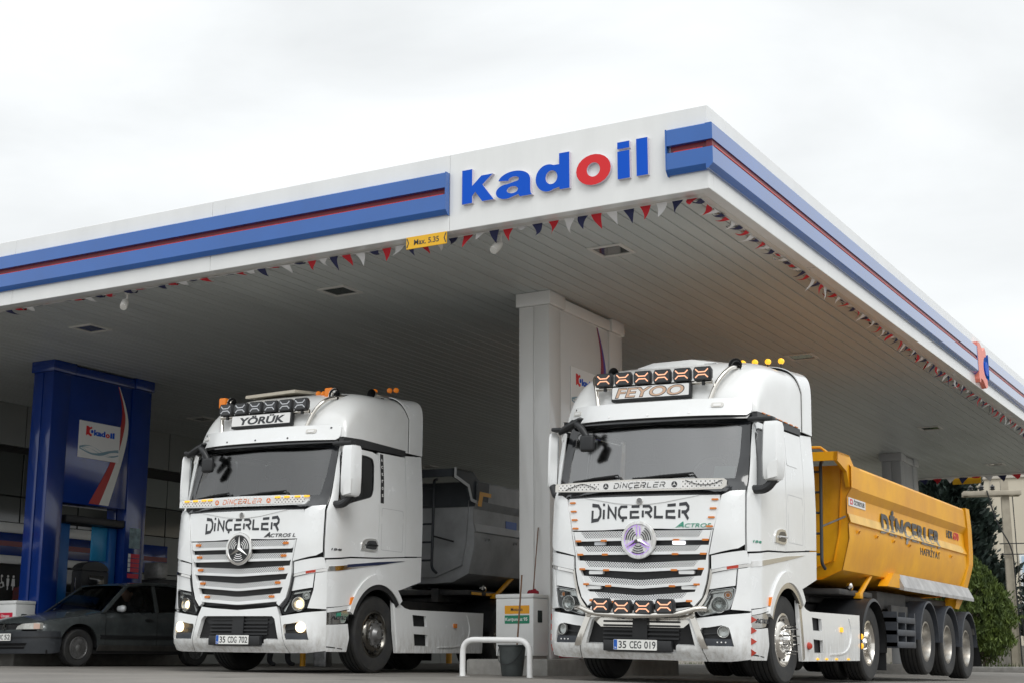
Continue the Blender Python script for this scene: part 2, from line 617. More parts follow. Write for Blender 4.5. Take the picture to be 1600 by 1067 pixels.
def loft(mb, rings, m, closed=True, cap0=False, cap1=False):
    n = len(rings[0])
    vs = [p for r in rings for p in r]
    fs = []
    for i in range(len(rings) - 1):
        for k in range(n if closed else n - 1):
            fs.append([i * n + k, i * n + (k + 1) % n, (i + 1) * n + (k + 1) % n, (i + 1) * n + k])
    if cap0:
        fs.append(list(range(n))[::-1])
    if cap1:
        fs.append([(len(rings) - 1) * n + k for k in range(n)])
    mb.add(vs, fs, m)
    return mb
def prism(mb, poly, mp_, d0, d1, m):
    """closed prism over a polygon, with both end faces"""
    conform(mb, [poly], mp_, d0, d1, m, res=None)
    bm = fill2d([poly])
    bm.verts.index_update()
    mb.add([mp_(v.co.x, v.co.y, d0) for v in bm.verts], [[v.index for v in f.verts] for f in bm.faces], m)
    bm.free()
    return mb
def rrect(x0, x1, y0, y1, r, n=4):
    o = []
    for cx, cy, a in ((x1 - r, y1 - r, 0), (x0 + r, y1 - r, 90), (x0 + r, y0 + r, 180), (x1 - r, y0 + r, 270)):
        for i in range(n + 1):
            t = R(a + 90 * i / n)
            o.append((cx + r * math.cos(t), cy + r * math.sin(t)))
    return o
def circ(cx, cy, r, n=20):
    return [(cx + r * math.cos(2 * math.pi * i / n), cy + r * math.sin(2 * math.pi * i / n)) for i in range(n)]
def _pad():
    pass
def smooth_t(tab, x):
    if x <= tab[0][0]:
        return tab[0][1]
    for (a, b), (c, d) in zip(tab, tab[1:]):
        if x <= c:
            t = (x - a) / (c - a)
            return b + (d - b) * t
    return tab[-1][1]

# ------------------------------------------------------------------ ground
GX = [(-34, .22), (-20, .20), (-17.8, .172), (-15.5, .155), (-13.5, .135), (-11.2, .102), (-9.7, .082), (-7.94, .052), (-5.66, -.008), (-3, -.06), (0, -.11), (8, -.2), (30, -.2)]
def ground(x, y):
    z = smooth_t(GX, x)
    if y > 17:
        z -= .0065 * min(y - 17, 22) * max(0, min(1, (x + 15) / 4))
    k = max(0, min(1, (y - 44) / 8))                     # flat beyond the forecourt
    k2 = max(0, min(1, (-x - 24) / 6)) + max(0, min(1, (x - 8) / 10)) + max(0, min(1, (-y + 2) / 10))
    z = z * (1 - k) + (-.03) * k
    return z
gm = mat("forecourt_concrete", (.225, .210, .190), .68, var=.30, vscale=.55, var2=(.155, .145, .132), bump=.25, bscale=30, detail=9, rvar=.12)
mb = MB()
xs = [-2500, -900, -300, -120, -60, -40] + [-34 + i for i in range(0, 52)] + [24, 40, 90, 300, 900, 2500]
ys = [-600, -120, -30, -10, -4] + [-2 + i for i in range(0, 62)] + [66, 76, 95, 140, 300, 900, 2500]
vs = [(x, y, ground(x, y)) for y in ys for x in xs]
nx = len(xs)
mb.add(vs, [[j * nx + i, j * nx + i + 1, (j + 1) * nx + i + 1, (j + 1) * nx + i] for j in range(len(ys) - 1) for i in range(nx - 1)], gm)
kind(mb.obj("ground", smooth=60), "structure")
def stains(m):
    """oil drips and rubber marks with their own outline"""
    t = m.node_tree
    b = t.nodes["Principled BSDF"]
    src = b.inputs["Base Color"].links[0].from_socket
    c = t.nodes.new("ShaderNodeTexCoord")
    fac = None
    for sc_, lo, hi, st, k in ((.9, .60, .70, (1, 1, 1), .55), (1.4, .60, .72, (2.2, .12, 1), .35), (7, .66, .72, (1, 1, 1), .5)):
        mp = t.nodes.new("ShaderNodeMapping")
        mp.inputs["Scale"].default_value = st
        mp.inputs["Location"].default_value = (3.1 * sc_, 1.7, 0)
        t.links.new(c.outputs["Object"], mp.inputs[0])
        n = t.nodes.new("ShaderNodeTexNoise")
        n.inputs["Scale"].default_value = sc_
        n.inputs["Detail"].default_value = 6
        t.links.new(mp.outputs[0], n.inputs["Vector"])
        r = t.nodes.new("ShaderNodeMapRange")
        r.inputs[1].default_value = lo
        r.inputs[2].default_value = hi
        r.inputs[4].default_value = k
        t.links.new(n.outputs["Fac"], r.inputs[0])
        if fac is None:
            fac = r.outputs[0]
        else:
            q = t.nodes.new("ShaderNodeMath")
            q.operation = 'MAXIMUM'
            t.links.new(fac, q.inputs[0])
            t.links.new(r.outputs[0], q.inputs[1])
            fac = q.outputs[0]
    mx = t.nodes.new("ShaderNodeMixRGB")
    mx.inputs[2].default_value = (.045, .042, .040, 1)
    t.links.new(fac, mx.inputs[0])
    t.links.new(src, mx.inputs[1])
    t.links.new(mx.outputs[0], b.inputs["Base Color"])
stains(gm)

# ------------------------------------------------------------------ canopy
CX0, CX1, CY0, CY1 = -23.4, -5.672, 14.548, 42.6          # outer outline
ZB, ZT, ZS = 5.40, 6.39, 5.432
canopy = thing("station_canopy", "large flat white petrol station canopy with blue and red stripe and raised lettering", "canopy", (CX1, CY0, ZB))
CO = Vector((CX1, CY0, ZB))
class LMB(MB):
    """mesh gathered in world coordinates and stored relative to an origin"""
    def __init__(s, o):
        super().__init__()
        s.o = Vector(o)
    def obj(s, name, parent=None, smooth=35):
        s.v = [tuple(Vector(p) - s.o) for p in s.v]
        return super().obj(name, parent, smooth)
C = lambda: LMB(CO)
# fascia: separate sheets with thin joints, a lip below and a roof deck
mb = C()
def seg(mb, x0, x1, y0, y1, z0, z1, m, b=.006):
    return box(mb, x0, x1, y0, y1, z0, z1, m, b, 1)
xj = [CX1 - .0, -9.085, -12.9, -16.7, -20.5, CX0]
for a, b in zip(xj, xj[1:]):
    seg(mb, b + .002, a - .002, CY0, CY0 + .14, ZB, ZT, FASCIA)
yj = [CY0 + .142, 15.10, 18.9, 22.7, 26.5, 30.3, 34.1, 37.9, CY1]
for a, b in zip(yj, yj[1:]):
    seg(mb, CX1 - .14, CX1, a + .002, b - .002, ZB, ZT, FASCIA)
for a, b in zip(xj, xj[1:]):
    seg(mb, b + .002, a - .142, CY1 - .14, CY1 - .001, ZB, ZT, FASCIA)
mb.obj("roof_fascia", canopy)
mb = C()
seg(mb, CX0, CX1 - .15, CY0 + .15, CY1 - .15, ZT - .16, ZT - .06, GREYC)
mb.obj("roof_deck", canopy)
mb = C()
seg(mb, CX0, CX1 - .142, CY0 + .142, CY0 + .30, ZB + .004, ZB + .03, LIP)
seg(mb, CX1 - .30, CX1 - .142, CY0 + .302, CY1 - .302, ZB + .004, ZB + .03, LIP)
seg(mb, CX0, CX1 - .142, CY1 - .30, CY1 - .142, ZB + .004, ZB + .03, LIP)
mb.obj("fascia_lip", canopy)
# soffit: planks running away from the front edge, with recessed joints
mb = C()
PW = .20
pts = []
x = CX0
while x < CX1 - .29:
    e = min(x + PW, CX1 - .285)
    pts += [(x + .004, ZS + .03), (x + .013, ZS + rnd.uniform(-.001, .001)), (e - .013, ZS + rnd.uniform(-.001, .001)), (e - .004, ZS + .03)]
    x += PW
ya, yb = CY0 + .285, CY1 - .285
ny = 12
vs, fs = [], []
for j in range(ny + 1):
    yy = ya + (yb - ya) * j / ny
    vs += [(p[0], yy, p[1]) for p in pts]
n = len(pts)
for j in range(ny):
    for i in range(n - 1):
        fs.append([j * n + i, j * n + i + 1, (j + 1) * n + i + 1, (j + 1) * n + i])
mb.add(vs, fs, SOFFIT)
mb.obj("soffit", canopy)
# stripe bands
def band(name, mp_, u0, u1, depth=.028):
    """two blue boards with a red channel between them, bevelled bottom edge"""
    z0, z1, zr0, zr1 = 5.655, 6.143, 5.858, 5.947
    mb = C()
    def ext(poly, m, a, b):
        rings = [[mp_(a, z, d) for d, z in poly], [mp_(b, z, d) for d, z in poly]]
        loft(mb, rings, m, True, True, True)
    ext([(0, zr1), (.085, zr1), (.085, z1 - .01), (.075, z1), (0, z1)], BANDB, u0, u1)
    ext([(0, z0 - .045), (.03, z0 - .045), (.078, z0), (.085, z0 + .012), (.085, zr0), (0, zr0)], BANDB, u0, u1)
    o = mb.obj(name, canopy, 30)
    for p in o.data.polygons:
        if abs(p.normal.z + .7) < .35 and p.normal.z < -.3:
            p.material_index = 0
    mb = C()
    ext([(0, zr0 + .001), (depth, zr0 + .001), (depth, zr1 - .001), (0, zr1 - .001)], REDG, u0 + .03, u1 - .0)
    mb.obj("red_channel", o)
    mb = C()
    a, b = (u0 + .07, u1 - .05)
    tube(mb, [mp_(a + (b - a) * i / 20, zr0 + .016, depth + .014) for i in range(21)], .011, REDL, 6)
    mb.obj("light_tube", o)
    return o
front = plane((0, CY0, 0), (1, 0, 0), (0, 0, 1), (0, -1, 0))
right = plane((CX1, 0, 0), (0, 1, 0), (0, 0, 1), (1, 0, 0))
band("stripe_band", front, CX0 + .1, -9.10)
band("stripe_band", front, -6.142, CX1 + .0)
band("stripe_band", right, CY0 - .085, 28.0, .068)
band("stripe_band", right, 29.02, CY1 - .05, .068)
# end returns
for mp_, u, s_, wd in ((front, -9.10, 1, .016), (front, -6.142, -1, .016), (right, 28.0, 1, .02), (right, 29.02, -1, .02)):
    mb = C()
    rings = [[mp_(u + s_ * dx, z, d) for d, z in ((0, 5.60), (.03, 5.60), (.088, 5.66), (.088, 6.146), (0, 6.146))] for dx in (.001, wd)]
    loft(mb, rings, BANDB, True, True, True)
    mb.obj("band_end_cap", canopy)
# raised lettering: kadoil
LET = [("k", -8.873, -8.425, 5.695, 6.128, LETB), ("a", -8.395, -7.897, 5.672, 6.005, LETB), ("d", -7.848, -7.396, 5.672, 6.12, LETB),
       ("o", -7.308, -6.858, 5.655, 6.03, LETR), ("i", -6.772, -6.618, 5.668, 6.115, LETB), ("l", -6.532, -6.39, 5.668, 6.117, LETB)]
def heavy(ch, u0, u1, v0, v1):
    """extra-bold sign letters drawn as outlines"""
    W_, H_ = u1 - u0, v1 - v0
    P_ = lambda l: [(u0 + a * W_, v0 + b * H_) for a, b in l]
    el = lambda cx, cy, rx, ry, a0, a1, n=22: [(cx + rx * math.cos(R(a0 + (a1 - a0) * i / n)), cy + ry * math.sin(R(a0 + (a1 - a0) * i / n))) for i in range(n + 1)]
    if ch == 'k':
        return [[P_([(0, 0), (.32, 0), (.32, .20), (.42, .31), (.64, 0), (1, 0), (.64, .49), (.97, .76), (.61, .76), (.32, .50), (.32, 1), (0, 1)])]]
    if ch == 'l':
        return [[P_([(0, 0), (1, 0), (1, 1), (0, 1)])]]
    if ch == 'i':
        return [[P_([(0, 0), (1, 0), (1, .75), (0, .75)])], [P_([(0, .815), (1, .815), (1, 1), (0, 1)])]]
    if ch == 'o':
        return [[P_(el(.5, .5, .5, .5, 0, 360)[:-1]), P_(el(.5, .5, .19, .23, 0, 360)[:-1])]]
    if ch == 'd':
        return [[P_([(1, 0), (1, 1), (.70, 1), (.70, .70)] + el(.36, .375, .36, .375, 62, 298) + [(.70, .07), (.72, 0)]), P_(el(.47, .375, .175, .19, 0, 360)[:-1])]]
    if ch == 'a':
        return [[P_([(1, 0), (.97, .06), (.95, .2), (.95, .62)] + el(.50, .64, .44, .36, 5, 168) + [(.36, .66)] + el(.50, .67, .15, .12, 170, 20, 8) +
                    [(.62, .62), (.32, .545)] + el(.29, .27, .29, .275, 95, 300) + [(.62, .10), (.67, 0)]), P_(el(.46, .30, .155, .13, 0, 360)[:-1])]]
for ch, u0, u1, v0, v1, m in LET:
    mb = C()
    for lp in heavy(ch, u0, u1, v0, v1):
        conform(mb, lp, front, .0, .05, m, res=None, side=LETS)
    mb.obj("red_letter" if ch == 'o' else "blue_letter", canopy, 30)
def emblem(mb, mp_, u0, u1, v0, v1, d0, d1, mr=LETR, mblue=LETB):
    """red bracket emblem with a blue dot"""
    W_, H_ = u1 - u0, v1 - v0
    P_ = lambda l: [(u0 + a * W_, v0 + b * H_) for a, b in l]
    el = lambda cx, cy, r, a0, a1, n=18: [(cx + r * math.cos(R(a0 + (a1 - a0) * i / n)), cy + r * math.sin(R(a0 + (a1 - a0) * i / n))) for i in range(n + 1)]
    conform(mb, [P_([(0, .12), (.04, .05), (.12, .05), (.14, .15), (.34, .15), (.62, 0), (.78, .06), (.78, .22)] + el(.72, .5, .26, 270, 90) + [(.78, .80), (.78, .90), (.66, .98), (.50, .86), (.34, .94), (.20, 1), (0, .98)])], mp_, d0, d1, mr, res=None, side=mr)
    conform(mb, [P_(el(.80, .5, .17, 0, 360)[:-1])], mp_, d0, d1, mblue, res=None)
mb = C()
emblem(mb, right, 28.06, 29.0, 5.42, 6.25, .0, .088, mat("emblem_red", (.80, .24, .18), .4))
mb.obj("emblem", canopy, 30)

# recessed lights in the soffit
def ceiling_light(x, y, lab):
    t = thing("ceiling_light", lab, "ceiling light", (x, y, ZS), group="recessed square lights in the canopy soffit")
    mb = MB()
    s_ = .24
    for a, b, c, d in ((-s_, s_, -s_, -s_ + .05), (-s_, s_, s_ - .05, s_), (-s_, -s_ + .05, -s_ + .052, s_ - .052), (s_ - .05, s_, -s_ + .052, s_ - .052)):
        box(mb, a, b, c, d, -.022, -.001, LIP, .004, 1)
    mb.obj("frame", t)
    mb = MB()
    box(mb, -s_ + .052, s_ - .052, -s_ + .052, s_ - .052, -.010, -.002, FGLS, .002, 1)
    mb.obj("lens", t)
LN = ["first from the lettered corner", "second from the lettered corner", "third from the lettered corner", "fourth from the lettered corner"]
RN = ["front row", "second row", "third row", "back row"]
for j, y in enumerate((16.36, 24.0, 33.1, 40.2)):
    for i, x in enumerate((-7.75, -12.05, -16.92, -21.3)):
        ceiling_light(x, y, "square recessed soffit light, %s of the %s" % (LN[i], RN[j]))

# small cameras / floods below the lip
def lip_camera(x, y, lab, rz):
    t = thing("security_camera", lab, "camera", (x, y, ZB + .0), Matrix.Rotation(rz, 3, 'Z'), group="small cameras under the canopy edge")
    mb = MB()
    cyl(mb, (0, 0, .0), (0, 0, -.03), .04, LIP)
    tube(mb, [(0, 0, -.02), (0, 0, -.10), (0, -.03, -.14)], .014, LIP, 8)
    mb.obj("bracket", t)
    mb = MB()
    lathe(mb, [(.001, -.10), (.042, -.098), (.055, -.06), (.055, .06), (.048, .085), (.001, .088)], (0, -.06, -.19), (.25, -.62, -.62), LIP, 14)
    mb.obj("body", t)
lip_camera(-14.69, 14.86, "small beige camera under the long plain stretch of the front edge", R(10))
lip_camera(-8.57, 14.92, "small beige camera under the front edge below the blue letters", R(-30))

# hanging height sign
t = thing("height_limit_sign", "yellow sign reading Max. 5.35 hanging under the front edge", "sign", (-9.415, CY0 - .004, 5.33), group="yellow height signs under the canopy")
SM = plane((0, 0, 0), (1, 0, 0), (0, 0, 1), (0, -1, 0))
mb = MB()
conform(mb, [rrect(-.295, .295, -.077, .077, .004, 1)], SM, -.012, .0, SIGNY, res=None)
box(mb, -.293, .293, .0015, .011, -.075, .075, SIGNY)
mb.obj("board", t)
mb = MB()
text(mb, "Max. 5.35", SM, -.18, .185, -.036, .036, .0, .002, TXT, .012)
for s_ in (-1, 1):
    conform(mb, [stroke([(s_ * .285, .06), (s_ * .262, 0), (s_ * .285, -.06)], .014)], SM, .0, .002, TXT, res=None)
mb.obj("lettering", t)

# ------------------------------------------------------------------ bunting
def pennant_string(name, label, p0, p1, ntot, wind, seed, gap=None):
    rg = random.Random(seed)
    p0, p1 = Vector(p0), Vector(p1)
    L = (p1 - p0).length
    t = thing(name, label, "bunting", p0, group="strings of red, white and navy pennants under the canopy")
    U = (p1 - p0) / L
    out_ = Vector((U.y, -U.x, 0))
    sag = lambda q: -.012 * abs(math.sin(q * math.pi / 1.2))
    mb = MB()
    tube(mb, [U * (L * i / 60) + Vector((0, 0, sag(L * i / 60))) for i in range(61)], .003, FWHITE, 5)
    mb.obj("string", t)
    mats_ = [FNAVY, FRED, FWHITE]
    for i in range(ntot):
        q = (i + .5) * L / ntot
        wd = (L / ntot) * .70
        h = .175 * rg.uniform(.82, 1.15)
        sw = wind(q / L) + rg.gauss(0, .28)              # swing angle out of the vertical
        tw = rg.gauss(0, .6)
        curl = rg.uniform(.3, 1.0) * sw + rg.gauss(0, .25)
        mb = MB()
        n1, n2 = 4, 6
        vs = []
        for a in range(n2 + 1):
            f = a / n2
            for b in range(n1 + 1):
                g = (b / n1 - .5) * wd * (1 - f * .97)
                ang = sw + curl * f
                r_ = h * f
                ww = tw * f * (g / wd) * .5
                z = -r_ * math.cos(ang)
                o = r_ * math.sin(ang)
                p = U * (q + g * math.cos(tw * f) + .02 * math.sin(3 * f + i)) + Vector((0, 0, sag(q) + z - .002)) - out_ * (o + g * math.sin(tw * f) + .012 * math.sin(5 * f + i * 1.7))
                vs.append(p)
        fs = [[a * (n1 + 1) + b, a * (n1 + 1) + b + 1, (a + 1) * (n1 + 1) + b + 1, (a + 1) * (n1 + 1) + b] for a in range(n2) for b in range(n1)]
        mb.add(vs, fs, mats_[i % 3])
        mb.obj("pennant", t, 60)
zf = ZB + .0
pennant_string("pennant_string", "string of triangular pennants along the lettered front edge of the canopy", (-21.9, CY0 + .22, zf), (-5.86, CY0 + .22, zf), 80, lambda q: 1.25 * (1 - min(1, max(0, (q - .58) / .2))) + .12, 3)
pennant_string("pennant_string", "long string of windblown pennants along the canopy side above the yellow tipper", (CX1 - .22, CY0 + .26, zf), (CX1 - .22, CY0 + .26 + 18.6, zf), 93, lambda q: .95 if q < .45 else .55, 5)
pennant_string("pennant_string", "string of pennants along the canopy side beyond the red emblem", (CX1 - .22, CY0 + .5 + 18.6, zf), (CX1 - .22, CY1 - .3, zf), 44, lambda q: .5, 6)
pennant_string("pennant_string", "string of pennants hanging at the far end of the canopy against the trees", (-17.0, CY1 - .2, zf), (CX1 - .3, CY1 - .2, zf), 30, lambda q: .05, 8)
t = thing("height_limit_sign", "small yellow sign hanging at the far end of the canopy before the conifer", "sign", (-9.05, CY1 + .05, 5.32), group="yellow height signs under the canopy")
mb = MB()
conform(mb, [rrect(-.40, .40, -.09, .09, .006, 1)], SM, -.012, .0, SIGNY, res=None)
box(mb, -.398, .398, .0015, .011, -.088, .088, SIGNY)
mb.obj("board", t)

# ------------------------------------------------------------------ columns
def poster(parent, mp_, y0, y1, z0, z1):
    mb = MB()
    conform(mb, [[(y0, z0), (y1, z0), (y1, z1), (y0, z1)]], mp_, .002, .016, SIGNW, res=None)
    p = mb.obj("poster", parent)
    W_, H_ = y1 - y0, z1 - z0
    mb = MB()
    emblem(mb, mp_, y0 + .16 * W_, y0 + .34 * W_, z0 + .60 * H_, z0 + .88 * H_, .016, .019)
    text(mb, "kad", mp_, y0 + .35 * W_, y0 + .63 * W_, z0 + .64 * H_, z0 + .80 * H_, .016, .019, LETB, .045)
    text(mb, "o", mp_, y0 + .64 * W_, y0 + .74 * W_, z0 + .635 * H_, z0 + .75 * H_, .016, .019, LETR, .045)
    text(mb, "il", mp_, y0 + .75 * W_, y0 + .86 * W_, z0 + .64 * H_, z0 + .80 * H_, .016, .019, LETB, .045)
    mb.obj("lettering", p)
    mb = MB()
    wave = lambda ph, b, am: [(y0 + .02 * W_ + .96 * W_ * i / 24, z0 + H_ * (b + am * math.sin(i / 24 * 5.4 + ph))) for i in range(25)]
    gr = mat("poster_wave", (.20, .33, .40), .5)
    for ph, b, am, wd in ((2.2, .22, .11, .02), (2.6, .19, .08, .05), (.2, .24, .10, .015), (.6, .20, .09, .012)):
        lp = wave(ph, b, am)
        up = wave(ph + .25, b + wd, am)
        conform(mb, [lp + up[::-1]], mp_, .016, .018 + ph * .0002, gr, res=None)
    mb.obj("wave_pattern", p)
def curve_between(pts, n=8):
    o = []
    for i in range(len(pts) - 1):
        p0, p1, p2, p3 = pts[max(i - 1, 0)], pts[i], pts[i + 1], pts[min(i + 2, len(pts) - 1)]
        for k in range(n):
            t = k / n
            o.append(tuple(.5 * (2 * b + (c - a) * t + (2 * a - 5 * b + 4 * c - d) * t * t + (3 * b - a - 3 * c + d) * t ** 3) for a, b, c, d in zip(p0, p1, p2, p3)))
    o.append(pts[-1])
    return o
def column(name, label, cx, y0, y1, m, opening=None, zb=.3, group=None, sw=None, mp=True):
    """portal column: two boxed legs along Y with a web, capital, vertical joint on the narrow face"""
    hw = .245
    t = thing(name, label, "column", (cx, y0, zb), group="boxed columns carrying the canopy")
    O = Vector((cx, y0, zb))
    L_ = lambda: LMB(O)
    za = ZS - .001
    mb = L_()
    leg = .40 if opening else .36
    # front leg: two halves with a joint
    for a, b in ((-hw, -.012), (.012, hw)):
        box(mb, cx + a, cx + b, y0, y0 + leg + .0, zb, za - .20, m, .012)
        box(mb, cx + a, cx + b, y1 - leg - .10, y1, zb, za - .20, m, .012)
    box(mb, cx - .03, cx + .03, y0 + .02, y1 - .02, (opening[2] if opening else zb), za - .2, m)
    mb.obj("leg", t)
    mb = L_()
    yo0, yo1 = y0 + leg + .004, y1 - leg - .104
    if opening:
        box(mb, cx - hw + .018, cx + hw - .018, yo0, yo1, opening[2], za - .2, m, .01)
    else:
        box(mb, cx - hw + .018, cx + hw - .018, yo0, yo1, zb, za - .2, m, .01)
    mb.obj("web_panel", t)
    mb = L_()
    box(mb, cx - hw - .035, cx + hw + .035, y0 - .035, y0 + leg + .10, za - .198, za, m, .012)
    box(mb, cx - hw - .035, cx + hw + .035, y1 - leg - .06, y1 + .035, za - .198, za, m, .012)
    box(mb, cx - hw - .01, cx + hw + .01, y0 + leg + .102, y1 - leg - .062, za - .198, za - .03, m, .012)
    mb.obj("capital", t)
    face = lambda u, v, d: Vector((cx + hw - .018 + d, u, v)) - O
    if mp:
        poster(t, face, y0 + .68, y0 + 1.68, 3.80, 4.46)
        inner = curve_between([(y0 + 1.60, 5.20), (y0 + 1.75, 4.85), (y0 + 1.80, 4.5), (y0 + 1.62, 3.80), (y0 + 1.27, 3.0)])
        left_ = curve_between([(y0 + 1.58, 5.21), (y0 + 1.70, 4.85), (y0 + 1.70, 4.5), (y0 + 1.52, 3.85), (y0 + 1.02, 3.0)])
        right_ = curve_between([(y0 + 1.61, 5.21), (y0 + 1.82, 4.80), (y0 + 1.89, 4.42), (y0 + 1.78, 3.85), (y0 + 1.50, 3.0)])
        if opening is None:
            cut = lambda l: [p for p in l if p[1] > 3.0]
        mb = L_()
        mb.v = []
        ms = MB()
        conform(ms, [left_ + inner[::-1]], face, .001, .005, sw[0], res=None)
        conform(ms, [inner + right_[::-1]], face, .001, .005, sw[1], res=None)
        ms.obj("swoosh", t)
    return t, face, O
def island(label, cx, y0, y1, fl):
    t = thing("pump_island", label, "kerb island", (cx, y0, fl), group="raised pump islands")
    mb = MB()
    box(mb, -.62, .62, 0, y1 - y0, -.25, .20, CONC, .03)
    o = mb.obj("kerb", t)
    mb = MB()
    for k in range(12):
        pass
    return t
island("raised grey concrete island under the white column", -9.70, 17.05, 21.4, .085)
island("raised grey concrete island under the blue column", -19.52, 17.05, 21.4, .19)
island("raised grey concrete island under the far grey column", -9.65, 36.1, 40.0, .0)
SWW = (mat("swoosh_purple_red", (.26, .012, .05), .4), mat("swoosh_violet", (.05, .03, .30), .4))
SWB = (mat("swoosh_red", (.40, .012, .01), .4), mat("swoosh_white", (.70, .70, .66), .4))
column("canopy_column", "glossy white boxed column between the two trucks", -9.69, 17.83, 20.28, COLW, None, .285, sw=SWW)
bc, bface, BO = column("canopy_column", "glossy blue portal column with a red and white swoosh", -19.51, 17.83, 20.28, COLB, (18.25, 19.78, 2.97), .39, sw=SWB)
column("canopy_column", "dull grey column behind the yellow tipper", -9.65, 36.75, 38.45, GREYC, None, .2, mp=False)
mb = MB()
conform(mb, [[(19.89, 2.28), (20.17, 2.28), (20.17, 2.65), (19.89, 2.65)]], lambda u, v, d: bface(u, v, d + .018), .001, .006, mat("leaflet", (.25, .38, .42), .4, var=.6, vscale=14), res=None)
o_ = mb.obj("leaflet", bc)
mb = MB()
for i in range(4):
    z = 2.18 - i * .085
    conform(mb, [[(19.95, z - .072), (20.17, z - .072), (20.17, z), (19.95, z)]], lambda u, v, d: bface(u, v, d + .018), .001, .006, SIGNR, res=None)
    conform(mb, [[(19.885, z - .072), (19.945, z - .072), (19.945, z), (19.885, z)]], lambda u, v, d: bface(u, v, d + .018), .001, .006, SIGNW, res=None)
conform(mb, [[(19.885, 1.74), (20.17, 1.74), (20.17, 1.82), (19.885, 1.82)]], lambda u, v, d: bface(u, v, d + .018), .001, .006, SIGNR, res=None)
mb.obj("warning_stickers", bc)

# fuel pump inside the blue portal
t = thing("fuel_pump", "dark fuel pump with blue panels standing inside the blue portal column", "fuel pump", (-19.51, 18.36, .39))
mb = MB()
box(mb, -.20, .14, .30, 1.22, 0, 1.05, PUMPK, .02)
box(mb, -.15, .12, .55, 1.20, 1.052, 1.45, PUMPK, .03)
prism(mb, [(.56, 1.452)] + [(.88 + .33 * math.cos(R(a)), 1.452 + .16 * math.sin(R(a))) for a in range(170, 9, -20)] + [(1.19, 1.452)], lambda u, v, d: Vector((d, u, v)), -.14, .10, PUMPK)
mb.obj("cabinet", t)
mb = MB()
box(mb, -.18, .06, .02, .26, 0, 2.24, PBLUE, .015)
box(mb, -.18, .06, 1.22, 1.40, 0, 2.24, PBLUE, .015)
mb.obj("side_post", t)
mb = MB()
box(mb, -.02, .02, .84, 1.20, 1.63, 2.24, CYAN, .008)
mb.obj("cyan_panel", t)
mb = MB()
box(mb, -.22, .22, .0, 1.44, 2.242, 2.38, BLACK, .02)
mb.obj("header", t)
mb = MB()
box(mb, .142, .15, .70, 1.05, 1.12, 1.36, GLOSSB, .003)
mb.obj("display", t)
for y in (.62, .80, .98):
    mb = MB()
    tube(mb, bend([(.16, y, .72), (.24, y, .78), (.25, y, .95), (.18, y, 1.02)], .05), .02, BLACK, 8)
    n_ = mb.obj("nozzle", t)
    mb = MB()
    box(mb, .245, .272, y - .012, y + .012, .80, .92, YPOST, .004)
    mb.obj("grip", n_)
mb = MB()
tube(mb, bend([(.14, .45, .5), (.30, .45, .2), (.34, .62, .15), (.22, .80, .55)], .2), .015, BLACK, 8)
mb.obj("hose", t)
for y in (.36,):
    mb = MB()
    tube(mb, [(.15, y, .05), (.15, y, 1.3)], .012, CHROME, 8)
    mb.obj("hose_rail", t)

# cabinets with fuel labels
def cabinet(label, cx, y0, zb, labels, word_m):
    t = thing("island_cabinet", label, "cabinet", (cx, y0, zb), group="white cabinets on the pump islands")
    mb = MB()
    box(mb, -.29, .29, 0, .42, 0, .76, BOXW, .012)
    box(mb, -.27, .27, .02, .40, -.04, 0.0, CONC)
    mb.obj("body", t)
    mb = MB()
    box(mb, -.295, .295, -.006, .426, .762, .82, BOXW, .012)
    mb.obj("lid", t)
    fm = plane((0, 0, 0), (1, 0, 0), (0, 0, 1), (0, -1, 0))
    for (u0, u1, v0, v1, m, body, tm, tu0, tu1) in labels:
        mb = MB()
        conform(mb, [rrect(u0, u1, v0, v1, .004, 1)], fm, .0005, .003, m, res=None)
        p = mb.obj("fuel_label", t)
        mb = MB()
        text(mb, body, fm, tu0, tu1, v0 + (v1 - v0) * (.22 if 'ş' in body or 'g' in body else .32), v0 + (v1 - v0) * .74, .003, .0045, tm, .02)
        mb.obj("lettering", p)
    mb = MB()
    sm = plane((.29, 0, 0), (0, 1, 0), (0, 0, 1), (1, 0, 0))
    conform(mb, [rrect(.12, .24, .44, .60, .01)], sm, .0005, .006, FGLS, res=None)
    mb.obj("side_plate", t)
    return t
LB = [(-.15, .23, .555, .665, SIGNO, "Motorin", TXT, -.055, .125), (-.15, .23, .425, .535, SIGNG, "Kurşunsuz 95", SIGNW, -.14, .20)]
cabinet("white island cabinet with orange and green fuel labels beside the bucket", -9.757, 17.38, .325, LB, None)
cabinet("white island cabinet with one red fuel label beside the parked car", -19.58, 17.38, .43, [(-.25, .22, .51, .62, SIGNR, "Otogaz", SIGNW, -.05, .15)], None)

# hoop barrier, bucket with broom, cloth, extinguisher
gz = ground(-9.2, 15.5)
t = thing("hoop_barrier", "white bent-pipe hoop barrier before the white column", "barrier", (-9.03, 15.62, ground(-9.03, 15.62)))
mb = MB()
tube(mb, bend([(-.47, -.0, .0), (-.47, -.0, .445), (.47, .0, .43), (.47, .0, -.02)], .17, 8), .036, WPIPE, 14)
mb.obj("pipe", t)
for x in (-.47, .47):
    mb = MB()
    lathe(mb, [(.001, .0), (.09, .0), (.09, .012), (.04, .014)], (x, 0, -.004 if x < 0 else -.022), (0, 0, 1), WPIPE, 16)
    mb.obj("foot_plate", t)
bx, by = -9.10, 16.15
t = thing("bucket", "dark grey plastic bucket behind the white hoop barrier", "bucket", (bx, by, ground(bx, by)))
mb = MB()
lathe(mb, [(.001, .0), (.125, 0), (.13, .01), (.155, .20), (.168, .36), (.178, .365), (.178, .385), (.165, .385), (.15, .2), (.12, .02), (.001, .018)], (0, 0, 0), (0, 0, 1), BUCK, 28)
mb.obj("pail", t)
mb = MB()
